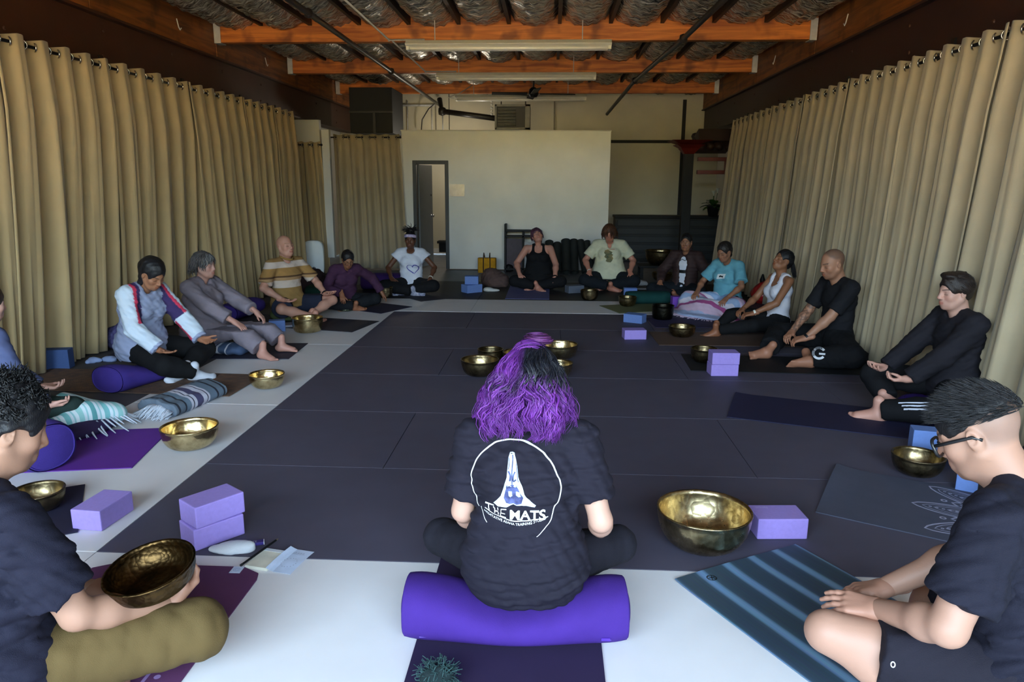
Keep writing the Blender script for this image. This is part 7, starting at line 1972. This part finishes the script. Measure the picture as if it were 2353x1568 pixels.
# yellow tote, brown coat, slipper, dark pouch near the back
p = G(1117, 630); yt = thing('tote_bag', 'yellow tote bag with dark straps by the white partition', 'bag', (p.x, p.y+.2, 0), 0)
M_yel = cloth('tote_yellow', C(196, 140, 34), var=.2)
vs = []; mb = MB(); mb.prism([(-.155, -.07), (.155, -.07), (.17, .0), (.155, .07), (-.155, .07), (-.17, 0)], .002, .27); mb.build('bag_body', M_yel, yt, bevel=.008)
for x in (-.06, .06): MB().tube([(x, -.075, .02), (x, -.078, .26), (x*.9, -.04, .36), (x*.7, .0, .28)], .010, 5).build('strap', mat('strap_brown', C(64, 40, 22), .7), yt)
p = G(1135, 660); lump('coat_heap', 'brown fleece coat in a heap beside the blue blocks', 'coat', (p.x, p.y+.12, 0), [((0, 0, .1), (.21, .15, .13)), ((-.05, .03, .18), (.13, .10, .10)), ((.13, -.03, .08), (.10, .10, .09)), ((.06, -.08, .04), (.12, .08, .05))], cloth('fleece_brown', C(92, 72, 68), bump=.5, bscale=160), amp=.012, f=36, seed=29)
p = G(1130, 670); lump('slipper', 'white slipper in front of the brown coat', 'slipper', (p.x, p.y, 0), [((0, 0, .02), (.12, .045, .026)), ((-.06, 0, .032), (.05, .045, .026))], cloth('slipper_white', C(196, 194, 190)), vox=.007, amp=.001, seed=30, rz=math.radians(-6))
p = G(1162, 632); lump('dark_pouch', 'small black pouch beside the brown coat', 'pouch', (p.x+.03, p.y+.5, 0), [((0, 0, .07), (.09, .07, .08))], M_black, seed=31)
p = G(1466, 655); lump('white_towel', 'crumpled white towel left of the jacket sitter', 'towel', (p.x, p.y, 0), [((0, 0, .03), (.12, .07, .045)), ((.06, .0, .02), (.09, .06, .03))], cloth('towel_white', C(186, 186, 190)), seed=33)
p = G(1478, 663); sh_ = thing('paper_sheet', 'grey paper sheet on the dark mat left of the jacket sitter', 'paper', (p.x+.02, p.y-.08, 0)); MB().box((0, 0, .005), (.24, .12, .004)).build('sheet', mat('folder_grey', C(176, 180, 198), .6), sh_)
p = G(720, 650); lump('backpack', 'dark brown backpack between two left hand sitters', 'bag', (-3.5, 10.3, 0), [((0, 0, .16), (.22, .15, .18)), ((.05, -.04, .26), (.15, .11, .10))], cloth('pack_brown', C(52, 36, 38)), seed=35)
# books and papers by the striped polo sitter
p = G(660, 742); bk_ = thing('magazine_stack', 'grey magazines lying beside the blue block near the polo sitter', 'magazines', (-2.88, 7.78, 0), math.radians(15))
for k in range(3): MB().box((.01*k, .012*k, .006+.010*k), (.26, .19, .009), Matrix.Rotation(.12*k, 3, 'Z')).build('magazine', mat('mag_%d' % k, [C(60, 62, 72), C(150, 150, 168), C(176, 172, 186)][k], .5), bk_)
# fuzzy teal hat at the bottom edge
p = G(1005, 1585); ft = thing('pompom', 'fuzzy dark teal pompom at the bottom edge of the frame', 'pompom', (p.x, p.y, 0))
q = Soft(); q.ell((0, 0, .045), (.055, .04, .04), k=.01); V, Q = q.mesh(.008, noise=folds(41, .004, 120)); soft_mesh('core', [(V, Q, 0, None)], cloth('pom_dark', C(30, 42, 44)), ft)
gv = np.random.RandomState(6); mb = MB()
for k in range(260):
    v = gv.normal(size=3); v /= np.linalg.norm(v); b0_ = Vector((v[0]*.052, v[1]*.038, .045+v[2]*.038)); mb.tube([b0_, b0_+Vector(v)*.012+Vector(gv.normal(size=3)*.004), b0_+Vector(v)*.022+Vector(gv.normal(size=3)*.009)], .0014, 3)
mb.build('fuzz', cloth('pom_teal', C(52, 76, 76)), ft)

# small marks: lettering on the foam block, logo on the shorts
t_ = text2d('Syntus', .022, 'CENTER')
mb = MB(); mb.add([(-x-.06, -y+.05, .1015) for x, y in t_[0]], [tuple(f) for f in t_[1]]); mb.build('lettering', mat('block_lettering', C(196, 182, 226), .7), bk)
R16 = rzz(42*D2R); L16 = A(1.37, 1.90, 0); pw = np.array(G(2052, 1528, .16)); vd = R16.T@_nrm(-np.array(ray(2052, 1528)))
u16 = _nrm(np.cross(A(0, 0, 1), vd)); w16 = np.cross(vd, u16)
decal(o16, o16['pantsVQ'], strip2d([(.005*math.cos(a), .007*math.sin(a)) for a in np.linspace(0, 6.4, 20)], .0028), R16.T@(pw-L16), u16, w16, M_inkw, 'logo_mark', off=.003)
